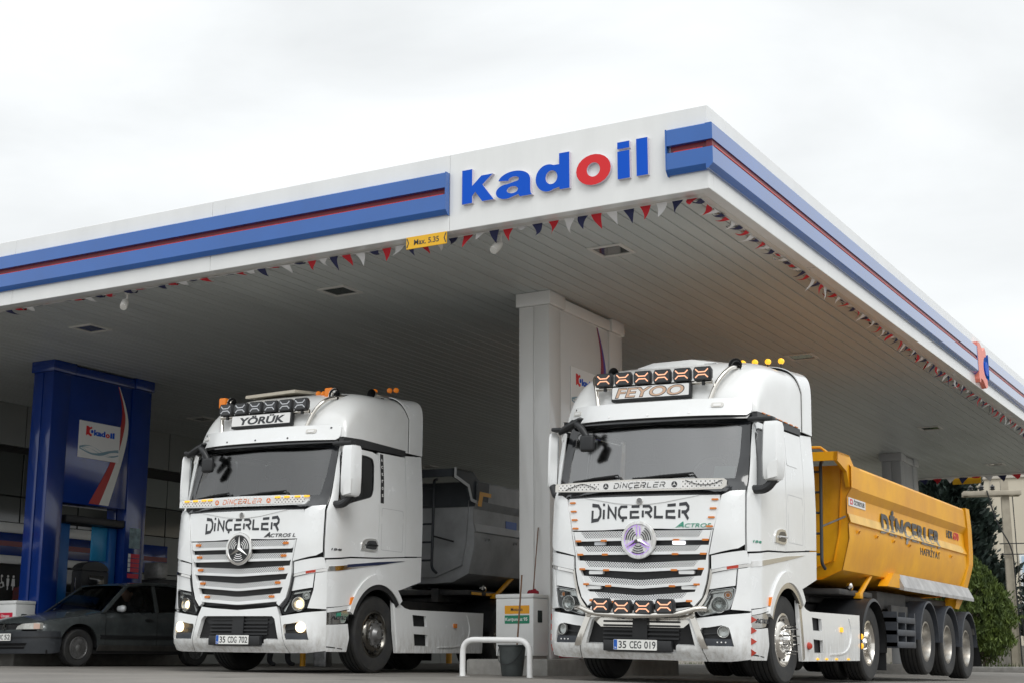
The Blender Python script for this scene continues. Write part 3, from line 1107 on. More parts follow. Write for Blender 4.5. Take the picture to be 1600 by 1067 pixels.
tube(mb, [(.172 * math.cos(R(a)), -.172 * math.sin(R(a)) * .9 - .02, .36 - .22 * math.sin(R(a))) for a in range(0, 181, 12)], .005, BLACK, 6)
mb.obj("handle", t)
t = thing("broom", "thin brown broom stick standing upright in the bucket", "broom", (bx + .02, by + .04, ground(bx, by) + .03), Matrix.Rotation(R(3.5), 3, 'Y') @ Matrix.Rotation(R(-2), 3, 'X') @ Matrix.Rotation(R(180), 3, 'Z'))
mb = MB()
tube(mb, [(0, 0, .05), (0, 0, 1.22)], .011, WOOD, 8)
mb.obj("stick", t)
mb = MB()
lathe(mb, [(.001, 0), (.09, 0), (.07, .1), (.02, .16), (.001, .16)], (0, 0, 0), (0, 0, 1), BLACK, 12)
mb.obj("brush", t)
t = thing("window_squeegee", "thin stick with dark red cloth leaning on the white column", "squeegee", (-9.62, 17.62, 1.147))
mb = MB()
tube(mb, [(0, .04, .05), (0, .19, .92)], .008, WOOD, 8)
mb.obj("stick", t)
mb = MB()
bm = bmesh.new()
bmesh.ops.create_icosphere(bm, subdivisions=3, radius=1)
for v in bm.verts:
    p = v.co
    k = 1 + .22 * math.sin(5 * p.x + 3 * p.y) * math.cos(4 * p.y)
    v.co = Vector((p.x * .08 * k, p.y * .06 * k + .04, .0 + max(0, p.z + .3) * .052 * k + .0 if p.z > -.3 else 0))
bm.verts.index_update()
mb.add([v.co[:] for v in bm.verts], [[v.index for v in f.verts] for f in bm.faces], REDC)
bm.free()
mb.obj("cloth", t, 60)
t = thing("fire_extinguisher", "small red fire extinguisher lying on the island behind the truck bumper", "extinguisher", (-9.2, 18.0, .30))
mb = MB()
lathe(mb, [(.001, -.2), (.05, -.2), (.07, -.18), (.07, .14), (.05, .19), (.025, .2), (.025, .24), (.001, .24)], (0, 0, .07), (1, .15, 0), SIGNR, 18)
mb.obj("cylinder", t)
mb = MB()
box(mb, .24, .30, .0, .06, .05, .10, BLACK, .01)
mb.obj("valve", t)

# yellow guard posts
for x, y, h, lab in ((-19.15, 16.85, .62, "yellow guard post before the island cabinet with the red label"), (-17.45, 21.2, .62, "yellow guard post behind the rear of the grey car"), (-16.98, 22.2, .62, "yellow guard post seen under the nose of the left truck"),):
    t = tag(cyl(MB(), (0, 0, 0), (0, 0, h), .055, YPOST, seg=18).obj("guard_post"), lab, "post", "yellow guard posts round the pumps")
    t.location = (x, y, ground(x, y) - .01)
for x, y, st in ((-20.2, 33.3, True), (-20.8, 33.5, False)):
    mb = MB()
    if st:
        for k in range(6):
            cyl(mb, (0, 0, k * .13), (0, 0, k * .13 + .13), .09, YPOST if k % 2 else BLACK, seg=16)
    else:
        cyl(mb, (0, 0, 0), (0, 0, .75), .08, YPOST, seg=16)
    t = tag(mb.obj("guard_post"), "distant yellow and black banded post seen under the left truck" if st else "distant plain yellow post seen under the left truck", "post", "yellow guard posts round the pumps")
    t.location = (x, y, .1)
mb = MB()
box(mb, -.14, .14, -.1, .1, 0, .32, STEELD, .02)
box(mb, -.10, .10, -.101, -.10 + .0, .05, .28, STEELD)
t = tag(mb.obj("metal_pedestal"), "short grey metal pedestal seen under the nose of the left truck", "pedestal")
t.location = (-16.0, 21.5, ground(-16, 21.5))

# ------------------------------------------------------------------ station building on the left
FX = -23.4
t = thing("station_building", "low station shop with grey panel and dark glass facade at the back", "shop building", (FX, 14, .2))
BOo = Vector((FX, 14, .2))
L_ = lambda: LMB(BOo)
fp = lambda u, v, d: Vector((FX + d, u, v))
mb = L_()
box(mb, FX - 8, FX - .12, 12.0, 46, -.1, 5.62, DARK)
mb.obj("body", t)
mb = L_()
ysm = [12.0, 13.6, 15.2, 16.8, 18.4, 20.0, 21.02, 22.6, 24.2, 25.3, 26.4, 28.2, 30, 31.8, 33.6, 35.4, 37.2, 39, 41, 43, 46]
for a, b in zip(ysm, ysm[1:]):
    box(mb, FX - .1, FX, a + .012, b - .012, 4.57, 5.60, FPAN, .004, 1)
    if a >= 24:
        box(mb, FX - .1, FX, a + .012, b - .012, 2.19, 3.03, FPAN, .004, 1)
        box(mb, FX - .1, FX, a + .012, b - .012, 1.2, 2.17, FPAN, .004, 1)
        box(mb, FX - .1, FX, a + .012, b - .012, .1, 1.18, FPAN, .004, 1)
        box(mb, FX - .1, FX, a + .012, b - .012, 3.69, 4.33, mat("panel_grey_green", (.17, .19, .18), .3) if "panel_grey_green" not in MATS else MATS["panel_grey_green"], .004, 1)
mb.obj("wall_panels", t)
mb = L_()
for a, b in zip(ysm, ysm[1:]):
    if a < 24:
        box(mb, FX - .09, FX - .01, a + .02, b - .02, 3.56, 4.43, FGLS, .002, 1)
        box(mb, FX - .09, FX - .01, a + .02, b - .02, 3.02, 3.53, FGLS, .002, 1)
    else:
        box(mb, FX - .09, FX - .01, a + .02, b - .02, 3.05, 3.67, FGLS, .002, 1)
mb.obj("facade_glass", t)
mb = L_()
box(mb, FX - .1, FX + .06, 12.0, 24.2, 2.80, 3.0, FASCIA, .01)
box(mb, FX - .1, FX + .05, 12.0, 24.2, 2.345, 2.798, COLB, .01)
box(mb, FX - .1, FX + .06, 12.0, 24.2, 2.18, 2.343, FASCIA, .01)
o_ = mb.obj("shop_fascia", t)
mb = L_()
box(mb, FX + .051, FX + .058, 12.0, 24.15, 2.53, 2.63, REDG)
mb.obj("red_stripe", o_)
mb = L_()
for a, b in ((12.2, 16.5), (16.6, 19.6), (21.6, 24.0)):
    conform(mb, [[(a, .25), (b, .25), (b, 2.15), (a, 2.15)]], fp, None, -.04, mat("shop_glass", (.02, .022, .022), .08) if "shop_glass" not in MATS else MATS["shop_glass"], res=None)
mb.obj("shop_window", t)
mb = L_()
box(mb, FX - .1, FX - .02, 19.65, 21.55, .2, 2.17, SHOP)
for k in range(4):
    box(mb, FX - .018, FX + .25, 20.95, 21.55, .35 + k * .36, .37 + k * .36 + .02, BLACK)
    for q in range(6):
        box(mb, FX + .0, FX + .2, 20.97 + q * .097, 21.05 + q * .097, .39 + k * .36, .39 + k * .36 + rnd.uniform(.18, .28), GOODS)
mb.obj("goods_shelf", t)
mb = L_()
wcm = SIGNW
for i, u in enumerate((20.66, 20.82, 20.96)):
    q = lambda a, b, d: fp(u + a, 1.80 + b, d)
    conform(mb, [circ(0, .13, .028, 12)], q, None, .004, wcm, res=None)
    if i == 0:
        conform(mb, [stroke([(-.01, .10), (.0, .02), (.05, .0), (.07, -.08)], .022)], q, None, .004, wcm, res=None)
        conform(mb, [[(x_, y_) for x_, y_ in circ(0, -.05, .055, 14)], [(x_, y_) for x_, y_ in circ(0, -.05, .036, 14)]], q, None, .003, wcm, res=None)
    else:
        conform(mb, [[(-.035, .09), (.035, .09), (.05 if i == 2 else .03, -.06), (.015, -.06), (.015, -.14), (-.015, -.14), (-.015, -.06), (-.05 if i == 2 else -.03, -.06)]], q, None, .004, wcm, res=None)
mb.obj("toilet_signs", t)
t = tag(tube(MB(), [(0, 0, 0), (.05, .75, 1.25)], .014, WOOD, 8).obj("broom_stick"), "pale broom stick leaning by the shop shelf behind the blue column", "broom")
t.location = (-22.6, 19.75, .2)
t = thing("floor_bin", "dark bin standing against the pale facade behind the blue column", "bin", (-21.9, 23.6, .2))
mb = MB()
box(mb, -.25, .25, -.35, .35, 0, 1.75, BLACK, .03)
mb.obj("body", t)
mb = MB()
box(mb, -.2, .2, -.3, .0, 1.76, 2.1, STEELD, .02)
mb.obj("top_box", t)
t = thing("blue_sign_board", "small blue board with a red stripe on the facade behind the blue column", "sign", (FX + .06, 25.0, 2.2))
mb = MB()
box(mb, 0, .06, -.5, .28, 0, .62, COLB, .01)
o_ = mb.obj("board", t)
mb = MB()
box(mb, .061, .068, -.48, .26, .26, .36, REDG)
mb.obj("red_stripe", o_)

# ------------------------------------------------------------------ background beyond the canopy
t = thing("factory_building", "plain beige factory building beyond the trees", "building", (-13, 66, 0))
mb = MB()
box(mb, -34, 30, 0, 22, -.2, 8.1, BEIGE)
mb.obj("wall", t)
mb = MB()
for k in range(-16, 15):
    box(mb, k * 2 - .03, k * 2 + .03, -.03, -.001, 0, 8.1, mat("panel_joint", (.44, .40, .33), .85) if "panel_joint" not in MATS else MATS["panel_joint"])
mb.obj("panel_joint", t)
mb = MB()
box(mb, -34.1, 30.1, -.08, 22.1, 8.102, 8.3, mat("coping", (.52, .48, .42), .8), .01)
mb.obj("coping", t)
for wx in (2.0, 5.7, 9.4, 13.1):
    mb = MB()
    box(mb, wx - 1.0, wx + 1.0, -.06, -.002, 2.6, 4.8, mat("window_frame_white", (.70, .73, .74), .5) if "window_frame_white" not in MATS else MATS["window_frame_white"], .02)
    f_ = mb.obj("window", t)
    mb = MB()
    box(mb, wx - .9, wx - .05, -.075, -.062, 2.7, 3.9, FGLS)
    box(mb, wx + .05, wx + .9, -.075, -.062, 2.7, 3.9, FGLS)
    mb.obj("pane", f_)
    mb = MB()
    box(mb, wx - .9, wx + .9, -.075, -.062, 4.0, 4.7, mat("window_blue_panel", (.42, .55, .66), .5) if "window_blue_panel" not in MATS else MATS["window_blue_panel"])
    mb.obj("blue_panel", f_)
# low wall with railing in front of the factory
t = thing("boundary_wall", "low patterned pale boundary wall with a dark rail on top", "wall", (-10, 58, -.05))
mb = MB()
wallm = mat("wall_blocks", (.46, .43, .39), .85, var=.25, vscale=6, bump=.3)
for k in range(60):
    box(mb, -24 + k * .8 + .01, -24 + (k + 1) * .8 - .01, 0, .2, 0, .9, wallm, .02, 1)
mb.obj("wall", t)
mb = MB()
box(mb, -24, 24, .06, .14, 1.25, 1.40, BLACK)
for k in range(25):
    box(mb, -24 + k * 2 - .03, -24 + k * 2 + .03, .07, .13, .9, 1.249, BLACK)
mb.obj("rail", t)
# verge
mb = MB()
vm = mat("verge_soil", (.20, .17, .13), .95, var=.5, vscale=2, var2=(.10, .11, .05), bump=.6)
box(mb, -60, 40, 46.0, 57.8, -.2, .06, vm, .05)
kind(mb.obj("verge"), "structure")
mb = MB()
box(mb, -60, 40, 45.7, 45.98, -.2, .10, CONC, .03)
kind(mb.obj("kerb"), "structure")
gmat = mat("grass_blades", (.09, .12, .035), .8, var=.6, vscale=1.5)
mb = MB()
vs, fs = [], []
for i in range(9000):
    x, y = rnd.uniform(-40, 18), rnd.uniform(46.1, 57.0)
    if rnd.random() < .3 + .5 * math.sin(x * .7 + y) ** 2:
        h = rnd.uniform(.06, .22)
        a = rnd.uniform(0, 6.28)
        dx, dy = math.cos(a) * .03, math.sin(a) * .03
        o = len(vs)
        vs += [(x - dx, y - dy, .05), (x + dx, y + dy, .05), (x + rnd.uniform(-.06, .06), y + rnd.uniform(-.06, .06), .05 + h)]
        fs.append([o, o + 1, o + 2])
mb.add(vs, fs, gmat)
kind(mb.obj("grass", smooth=0), "stuff")
# utility pole
t = thing("utility_pole", "tapered concrete utility pole with a crossarm beyond the canopy", "utility pole", (-9.45, 50.2, .0), Matrix.Rotation(R(18), 3, 'Z'))
mb = MB()
rings = []
for z, a in ((0, .165), (2, .15), (4, .135), (6.15, .12)):
    rings.append([(-a, -a * .8, z), (a, -a * .8, z), (a, a * .8, z), (-a, a * .8, z)])
loft(mb, rings, POLEC, True, True, True)
mb.obj("shaft", t)
mb = MB()
box(mb, -1.35, .50, -.27, -.13, 5.64, 5.80, POLEC, .02)
box(mb, -1.35, .50, .14, .30, 5.64, 5.80, POLEC, .02)
box(mb, -1.30, -1.16, -.139, .139, 5.66, 5.78, POLEC)
box(mb, .33, .48, -.139, .139, 5.66, 5.78, POLEC)
mb.obj("crossarm", t)
mb = MB()
for x in (-1.1, -.75, -.4):
    lathe(mb, [(.001, 0), (.05, 0), (.09, .03), (.05, .07), (.09, .10), (.05, .14), (.001, .2)], (x, -.22, 5.822), (0, 0, 1), BLACK, 12)
mb.obj("insulators", t)
mb = MB()
tube(mb, bend([(-.6, -.32, 5.8), (-.35, -.3, 4.7), (.1, -.24, 3.9), (.12, -.22, 2.4), (.14, -.22, .0)], .4), .022, BLACK, 6)
tube(mb, [(.22, -.16, 5.6), (.24, -.17, 2.5), (.27, -.19, 0)], .016, BLACK, 6)
mb.obj("cable", t)
mb = MB()
tube(mb, [(-.3, -.2, 4.05), (.5, -.2, 4.05), (.5, -.2, 3.7), (-.3, -.2, 3.7)], .018, BLACK, 6)
tube(mb, bend([(.5, -.2, 3.9), (.68, -.2, 3.85), (.75, -.2, 2.3)], .1), .015, BLACK, 6)
mb.obj("bracket", t)

def foliage(n, fn, size, seed, aspect=1.6):
    rg = random.Random(seed)
    vs, fs = [], []
    for i in range(n):
        p, up = fn(rg)
        if p is None:
            continue
        s = size * rg.uniform(.6, 1.35)
        d = (up + Vector((rg.gauss(0, .45), rg.gauss(0, .45), rg.gauss(0, .35)))).normalized()
        sd = d.cross(Vector((rg.gauss(0, 1), rg.gauss(0, 1), rg.gauss(0, 1)))).normalized()
        o = len(vs)
        vs += [p - d * s * .5, p + sd * s / aspect * .5, p + d * s * aspect * .5, p - sd * s / aspect * .5]
        fs.append([o, o + 1, o + 2, o + 3])
    return vs, fs
CYP = mat("conifer_foliage", (.020, .040, .028), .7, var=.55, vscale=2.2, var2=(.008, .017, .014))
THU = mat("thuja_foliage", (.105, .150, .018), .7, var=.6, vscale=2.6, var2=(.035, .062, .012))
def tree(label, loc, crown_fn, n, size, m, seed, trunk_h, tr, aspect=1.6):
    t = thing("conifer_tree", label, "tree", loc, group="evergreens beyond the canopy")
    mb = MB()
    tube(mb, [(0, 0, -.1), (.03, .02, trunk_h * .4), (0, .03, trunk_h * .8), (.02, 0, trunk_h)], [tr, tr * .8, tr * .5, tr * .15], BARK, 9)
    rg = random.Random(seed)
    for k in range(26):
        z = trunk_h * (.1 + .85 * k / 26)
        a = rg.uniform(0, 6.28)
        l = (1 - z / trunk_h * .8) * 1.5 * tr / .2
        tube(mb, [(0, 0, z), (math.cos(a) * l * .5, math.sin(a) * l * .5, z + .12), (math.cos(a) * l, math.sin(a) * l, z + .4)], [tr * .3, tr * .18, tr * .05], BARK, 5)
    mb.obj("trunk", t)
    vs, fs = foliage(n, crown_fn, size, seed, aspect)
    mb = MB()
    mb.add(vs, fs, m)
    mb.obj("crown", t, 0)
    return t
def cyp_fn(H, Rb, seed):
    rg0 = random.Random(seed)
    boughs = []
    for k in range(420):
        f = rg0.random() ** .8
        a = rg0.uniform(0, 6.283)
        prof = (min(1, f / .10) ** .6) * (1 - f) ** .62
        boughs.append((f, a, prof * Rb * rg0.uniform(.60, 1.08), rg0.uniform(.45, .85)))
    def fn(rg):
        f, a, r, sz = boughs[rg.randrange(len(boughs))]
        q = rg.random() ** .55
        p = Vector((math.cos(a) * r * q, math.sin(a) * r * q, .35 + f * (H - .3) + q * r * .35))
        p += Vector((rg.gauss(0, .26), rg.gauss(0, .26), rg.gauss(0, .24))) * sz * (1.15 - f * .6)
        return p, Vector((math.cos(a), math.sin(a), .9))
    return fn
def thuja_fn(H, Rb, seed):
    rg0 = random.Random(seed)
    fl = []
    for k in range(240):
        f = rg0.random()
        a = rg0.uniform(0, 6.283)
        prof = math.sin(math.pi * min(1, .12 + f * .88) ** .85) ** .62
        fl.append((f, a, prof * Rb * rg0.uniform(.78, 1.10)))
    def fn(rg):
        f, a, r = fl[rg.randrange(len(fl))]
        q = rg.random()
        out = r * (1 - .16 * q * q - .10 * rg.random() ** 2)
        p = Vector((math.cos(a) * out, math.sin(a) * out, .15 + f * H * .86 + q * .5))
        wv = .12 * (1 - q * .8)
        p += Vector((rg.gauss(0, wv), rg.gauss(0, wv), 0))
        return p, Vector((math.cos(a) * .25, math.sin(a) * .25, 1))
    return fn
tree("tall dark green conifer behind the yellow tipper", (-12.0, 52.8, 0), cyp_fn(7.7, 2.7, 11), 60000, .20, CYP, 21, 7.2, .2)
tree("lower dark conifer between the pole and the factory wall", (-9.0, 55.5, 0), cyp_fn(4.4, 1.4, 12), 20000, .19, CYP, 22, 4.0, .14)
tree("rounded yellow-green thuja behind the tipper wheels", (-10.55, 48.9, 0), thuja_fn(3.5, 1.33, 13), 26000, .095, THU, 23, 3.0, .1, 2.2)
t = thing("bare_shrub", "leafless thin shrub by the foot of the utility pole", "shrub", (-10.6, 51.0, .03))
mb = MB()
rg = random.Random(5)
for k in range(26):
    a = rg.uniform(0, 6.28)
    l = rg.uniform(.5, 1.5)
    tube(mb, [(0, 0, 0), (math.cos(a) * l * .3, math.sin(a) * l * .3, l * .5), (math.cos(a) * l * .8 + rg.gauss(0, .1), math.sin(a) * l * .5, l * .95)], [.016, .010, .004], BARK, 5)
mb.obj("twigs", t)

# ------------------------------------------------------------------ truck cab surface (plan outline at every height)
YC = [(.2, -1.25), (.27, -1.30), (.36, -1.38), (.45, -1.40), (.8, -1.385), (.95, -1.375), (1.65, -1.40), (2.05, -1.385), (2.13, -1.34), (2.22, -1.30), (2.92, -1.10), (3.1, -1.03)]
BU = [(.2, .05), (.8, .05), (1.6, .06), (2.05, .08), (2.2, .13), (2.95, .20), (3.1, .2)]
HWT = [(.2, 1.2), (.4, 1.235), (1.4, 1.245), (2.0, 1.25), (2.5, 1.235), (2.95, 1.2), (3.1, 1.19)]
X1, LC, YS = .98, .36, -.98
def P0(s, z):
    sg = 1 if s >= 0 else -1
    a = abs(s)
    yc, b, hw = smooth_t(YC, z), smooth_t(BU, z), smooth_t(HWT, z)
    if a <= X1:
        return Vector((s, yc + b * (a / X1) ** 2, z))
    if a < X1 + LC:
        t = (a - X1) / LC
        y1 = yc + b
        sl = 2 * b / X1
        m_ = 1 - t
        x = m_ ** 3 * X1 + 3 * m_ * m_ * t * (X1 + .14) + 3 * m_ * t * t * (hw - .003) + t ** 3 * hw
        y = m_ ** 3 * y1 + 3 * m_ * m_ * t * (y1 + .14 * sl) + 3 * m_ * t * t * (YS - .55 * (YS - y1)) + t ** 3 * YS
        return Vector((sg * x, y, z))
    return Vector((sg * hw, YS + (a - X1 - LC), z))
def PS(s, z, d=0.0):
    if d == 0:
        return P0(s, z)
    e = .01
    n = (P0(s + e, z) - P0(s - e, z)).cross(P0(s, z + e) - P0(s, z - e)).normalized()
    return P0(s, z) + n * d
def sy(y):
    return y + X1 + LC - YS
def mirror(lp):
    return [(-a, b) for a, b in lp][::-1]
def panel(mb, lp, m, d0=-.03, d1=0.0, res=.09, both=True, side=None):
    lps = lp if isinstance(lp[0], list) else [lp]
    conform(mb, lps, PS, d0, d1, m, res, side=side)
    if both:
        conform(mb, [mirror(l) for l in lps], PS, d0, d1, m, res, side=side)
    return mb
def sides(name, parent, lp, m, d0=-.03, d1=0.0, res=.09):
    for F_ in ((lambda l: l), mirror):
        mb = MB()
        conform(mb, [F_(lp)], PS, d0, d1, m, res)
        o = mb.obj(name, parent)
    return o
def cuts(pts, n=6):
    return curve_between(pts, n)

def tyre(mb, c, r, wd, m, groove=4, seg=40):
    """tyre on an X axis; c = centre"""
    h = wd / 2
    ri = r * .575
    pr = [(ri, -h * .72), (ri + .02, -h * .86), (r * .80, -h * 1.0), (r * .93, -h * .97), (r * .985, -h * .84)]
    for k in range(groove):
        u = -h * .72 + (2 * h * .72) * (k + .5) / groove
        g = h * .05
        pr += [(r, u - h * .17), (r, u - g), (r - .016, u - g), (r - .016, u + g), (r, u + g), (r, u + h * .17)]
    pr += [(r * .985, h * .84), (r * .93, h * .97), (r * .80, h * 1.0), (ri + .02, h * .86), (ri, h * .72)]
    lathe(mb, pr, c, (1, 0, 0), m, seg)
    # tread blocks: thin lateral sipes on the shoulders
    return mb
def wheel(parent, c, s, r=.5, wd=.30, style="steer", chrome=True, spikes=False, sub=True, steel=None):
    """s = +1 when the outer face looks to +X"""
    t = bpy.data.objects.new("wheel", None)
    COL.objects.link(t)
    t.parent = parent
    t.location = c
    st = steel or (BULL if chrome else STEEL)
    mb = MB()
    tyre(mb, (0, 0, 0), r, wd, RUB)
    mb.obj("tyre", t, 28)
    ri = r * .58
    h = wd / 2
    mb = MB()
    ax = (s, 0, 0)
    if style == "steer":
        pr = [(ri + .012, h * .74), (ri + .012, h * .84), (ri - .012, h * .86), (ri - .03, h * .60), (ri - .055, h * .50), (ri - .075, h * .78), (.175, h * .92), (.165, h * .93), (.001, h * .93)]
    else:
        pr = [(ri + .012, h * .74), (ri + .012, h * .84), (ri - .012, h * .86), (ri - .028, h * .55), (ri - .045, -h * .1), (ri - .055, -h * .55), (.17, -h * .62), (.16, -h * .62), (.001, -h * .62)]
    lathe(mb, pr, (0, 0, 0), ax, st, 40)
    mb.obj("rim", t, 40)
    base = h * .93 if style == "steer" else -h * .62
    mb = MB()
    # hand holes
    rh = ri - .062 if style == "steer" else ri - .085
    for k in range(10):
        a = 2 * math.pi * k / 10
        y_, z_ = rh * math.cos(a), rh * math.sin(a)
        b_ = (h * .66 if style == "steer" else base - .005)
        cyl(mb, (s * b_, y_, z_), (s * (b_ + .012), y_, z_), .020, DARK, seg=10)
    mb.obj("hand_holes", t)
    mb = MB()
    hubl = .035 if style == "steer" else .15
    lathe(mb, [(.145, base), (.14, base + .012), (.095, base + .02), (.085, base + hubl), (.06, base + hubl + .03), (.001, base + hubl + .032)], (0, 0, 0), ax, CHROME if chrome else STEELD, 28)
    for k in range(10):
        a = 2 * math.pi * (k + .5) / 10
        y_, z_ = .155 * math.cos(a), .155 * math.sin(a)
        L_ = .13 if spikes else .035
        cyl(mb, (s * base, y_, z_), (s * (base + .03), y_, z_), .018, CHROME if chrome else STEELD, seg=6)
        if spikes:
            cyl(mb, (s * (base + .03), y_, z_), (s * (base + L_), y_, z_), .011, CHROME, .006, 8)
    if spikes:
        for k in range(3):
            a = math.pi * k / 3
            mb2 = [(math.cos(a + q) * rr, math.sin(a + q) * rr) for q, rr in ((0, .135), (.35, .03), (math.pi, .135), (math.pi + .35, .03))]
            conform(mb, [mb2], lambda u, v, d: Vector((s * (base + hubl + .035 + d), u, v)), 0, .02, CHROME, res=None)
    mb.obj("hub", t, 40)
    return t
def star_badge(mb, c, r, ny, discm, ringm, starm, arcm, tilt=0):
    """ring emblem facing -Y: disc, ring, three-pointed star, arcs"""
    O = Vector(c)
    mp_ = lambda u, v, d: O + Vector((u, -d + v * tilt, v))
    return mp_
def star_pts(r, w=.17):
    o = []
    for k in range(6):
        a = R(90 + 60 * k)
        q = r if k % 2 == 0 else r * w
        o.append((q * math.cos(a), q * math.sin(a)))
    return o
def star3d(mb, mp_, r, d0, d1, m, w=.17):
    p = star_pts(r, w)
    vs = [mp_(a, b, d0) for a, b in p] + [mp_(0, 0, d1)]
    mb.add(vs, [[i, (i + 1) % 6, 6] for i in range(6)], m)
def plate(parent, c, text_, wd=.52, hg=.112, nrm=None, rotz=0):
    o = thing_part("number_plate", parent, c, rotz)
    mp_ = plane((0, 0, 0), (1, 0, 0), (0, 0, 1), (0, -1, 0))
    mb = MB()
    conform(mb, [rrect(-wd / 2, wd / 2, -hg / 2, hg / 2, .008, 3)], mp_, -.004, .004, PLATE, res=None)
    mb.obj("plate", o)
    mb = MB()
    conform(mb, [rrect(-wd / 2 + .003, -wd / 2 + .045, -hg / 2 + .003, hg / 2 - .003, .004, 2)], mp_, .004, .0052, EUB, res=None)
    text(mb, "TR", mp_, -wd / 2 + .010, -wd / 2 + .038, -hg / 2 + .012, -hg / 2 + .03, .0052, .006, PLATE, .01)
    mb.obj("country_band", o)
    mb = MB()
    gs = text_.split()
    span = [(-wd / 2 + .062, -wd / 2 + .155), (-wd / 2 + .195, -wd / 2 + .335), (-wd / 2 + .372, wd / 2 - .014)]
    for g, (a, b) in zip(gs, span):
        text(mb, g, mp_, a, b, -hg * .35, hg * .35, .004, .0055, TXT, .012)
    mb.obj("lettering", o)
    return o
def thing_part(name, parent, loc, rotz=0, rot=None):
    o = bpy.data.objects.new(name, None)
    o.empty_display_size = .05
    COL.objects.link(o)
    o.parent = parent
    o.location = loc
    if rot is not None:
        o.rotation_euler = rot
    else:
        o.rotation_euler = (0, 0, rotz)
    return o

def marker(parent, s, z, m, w_=.07, h_=.022, d=.014, d0=0.0):
    mb = MB()
    conform(mb, [rrect(s - w_ / 2, s + w_ / 2, z - h_ / 2, z + h_ / 2, h_ * .4, 3)], PS, d0, d0 + d, m, res=None)
    return mb.obj("marker_lamp", parent)

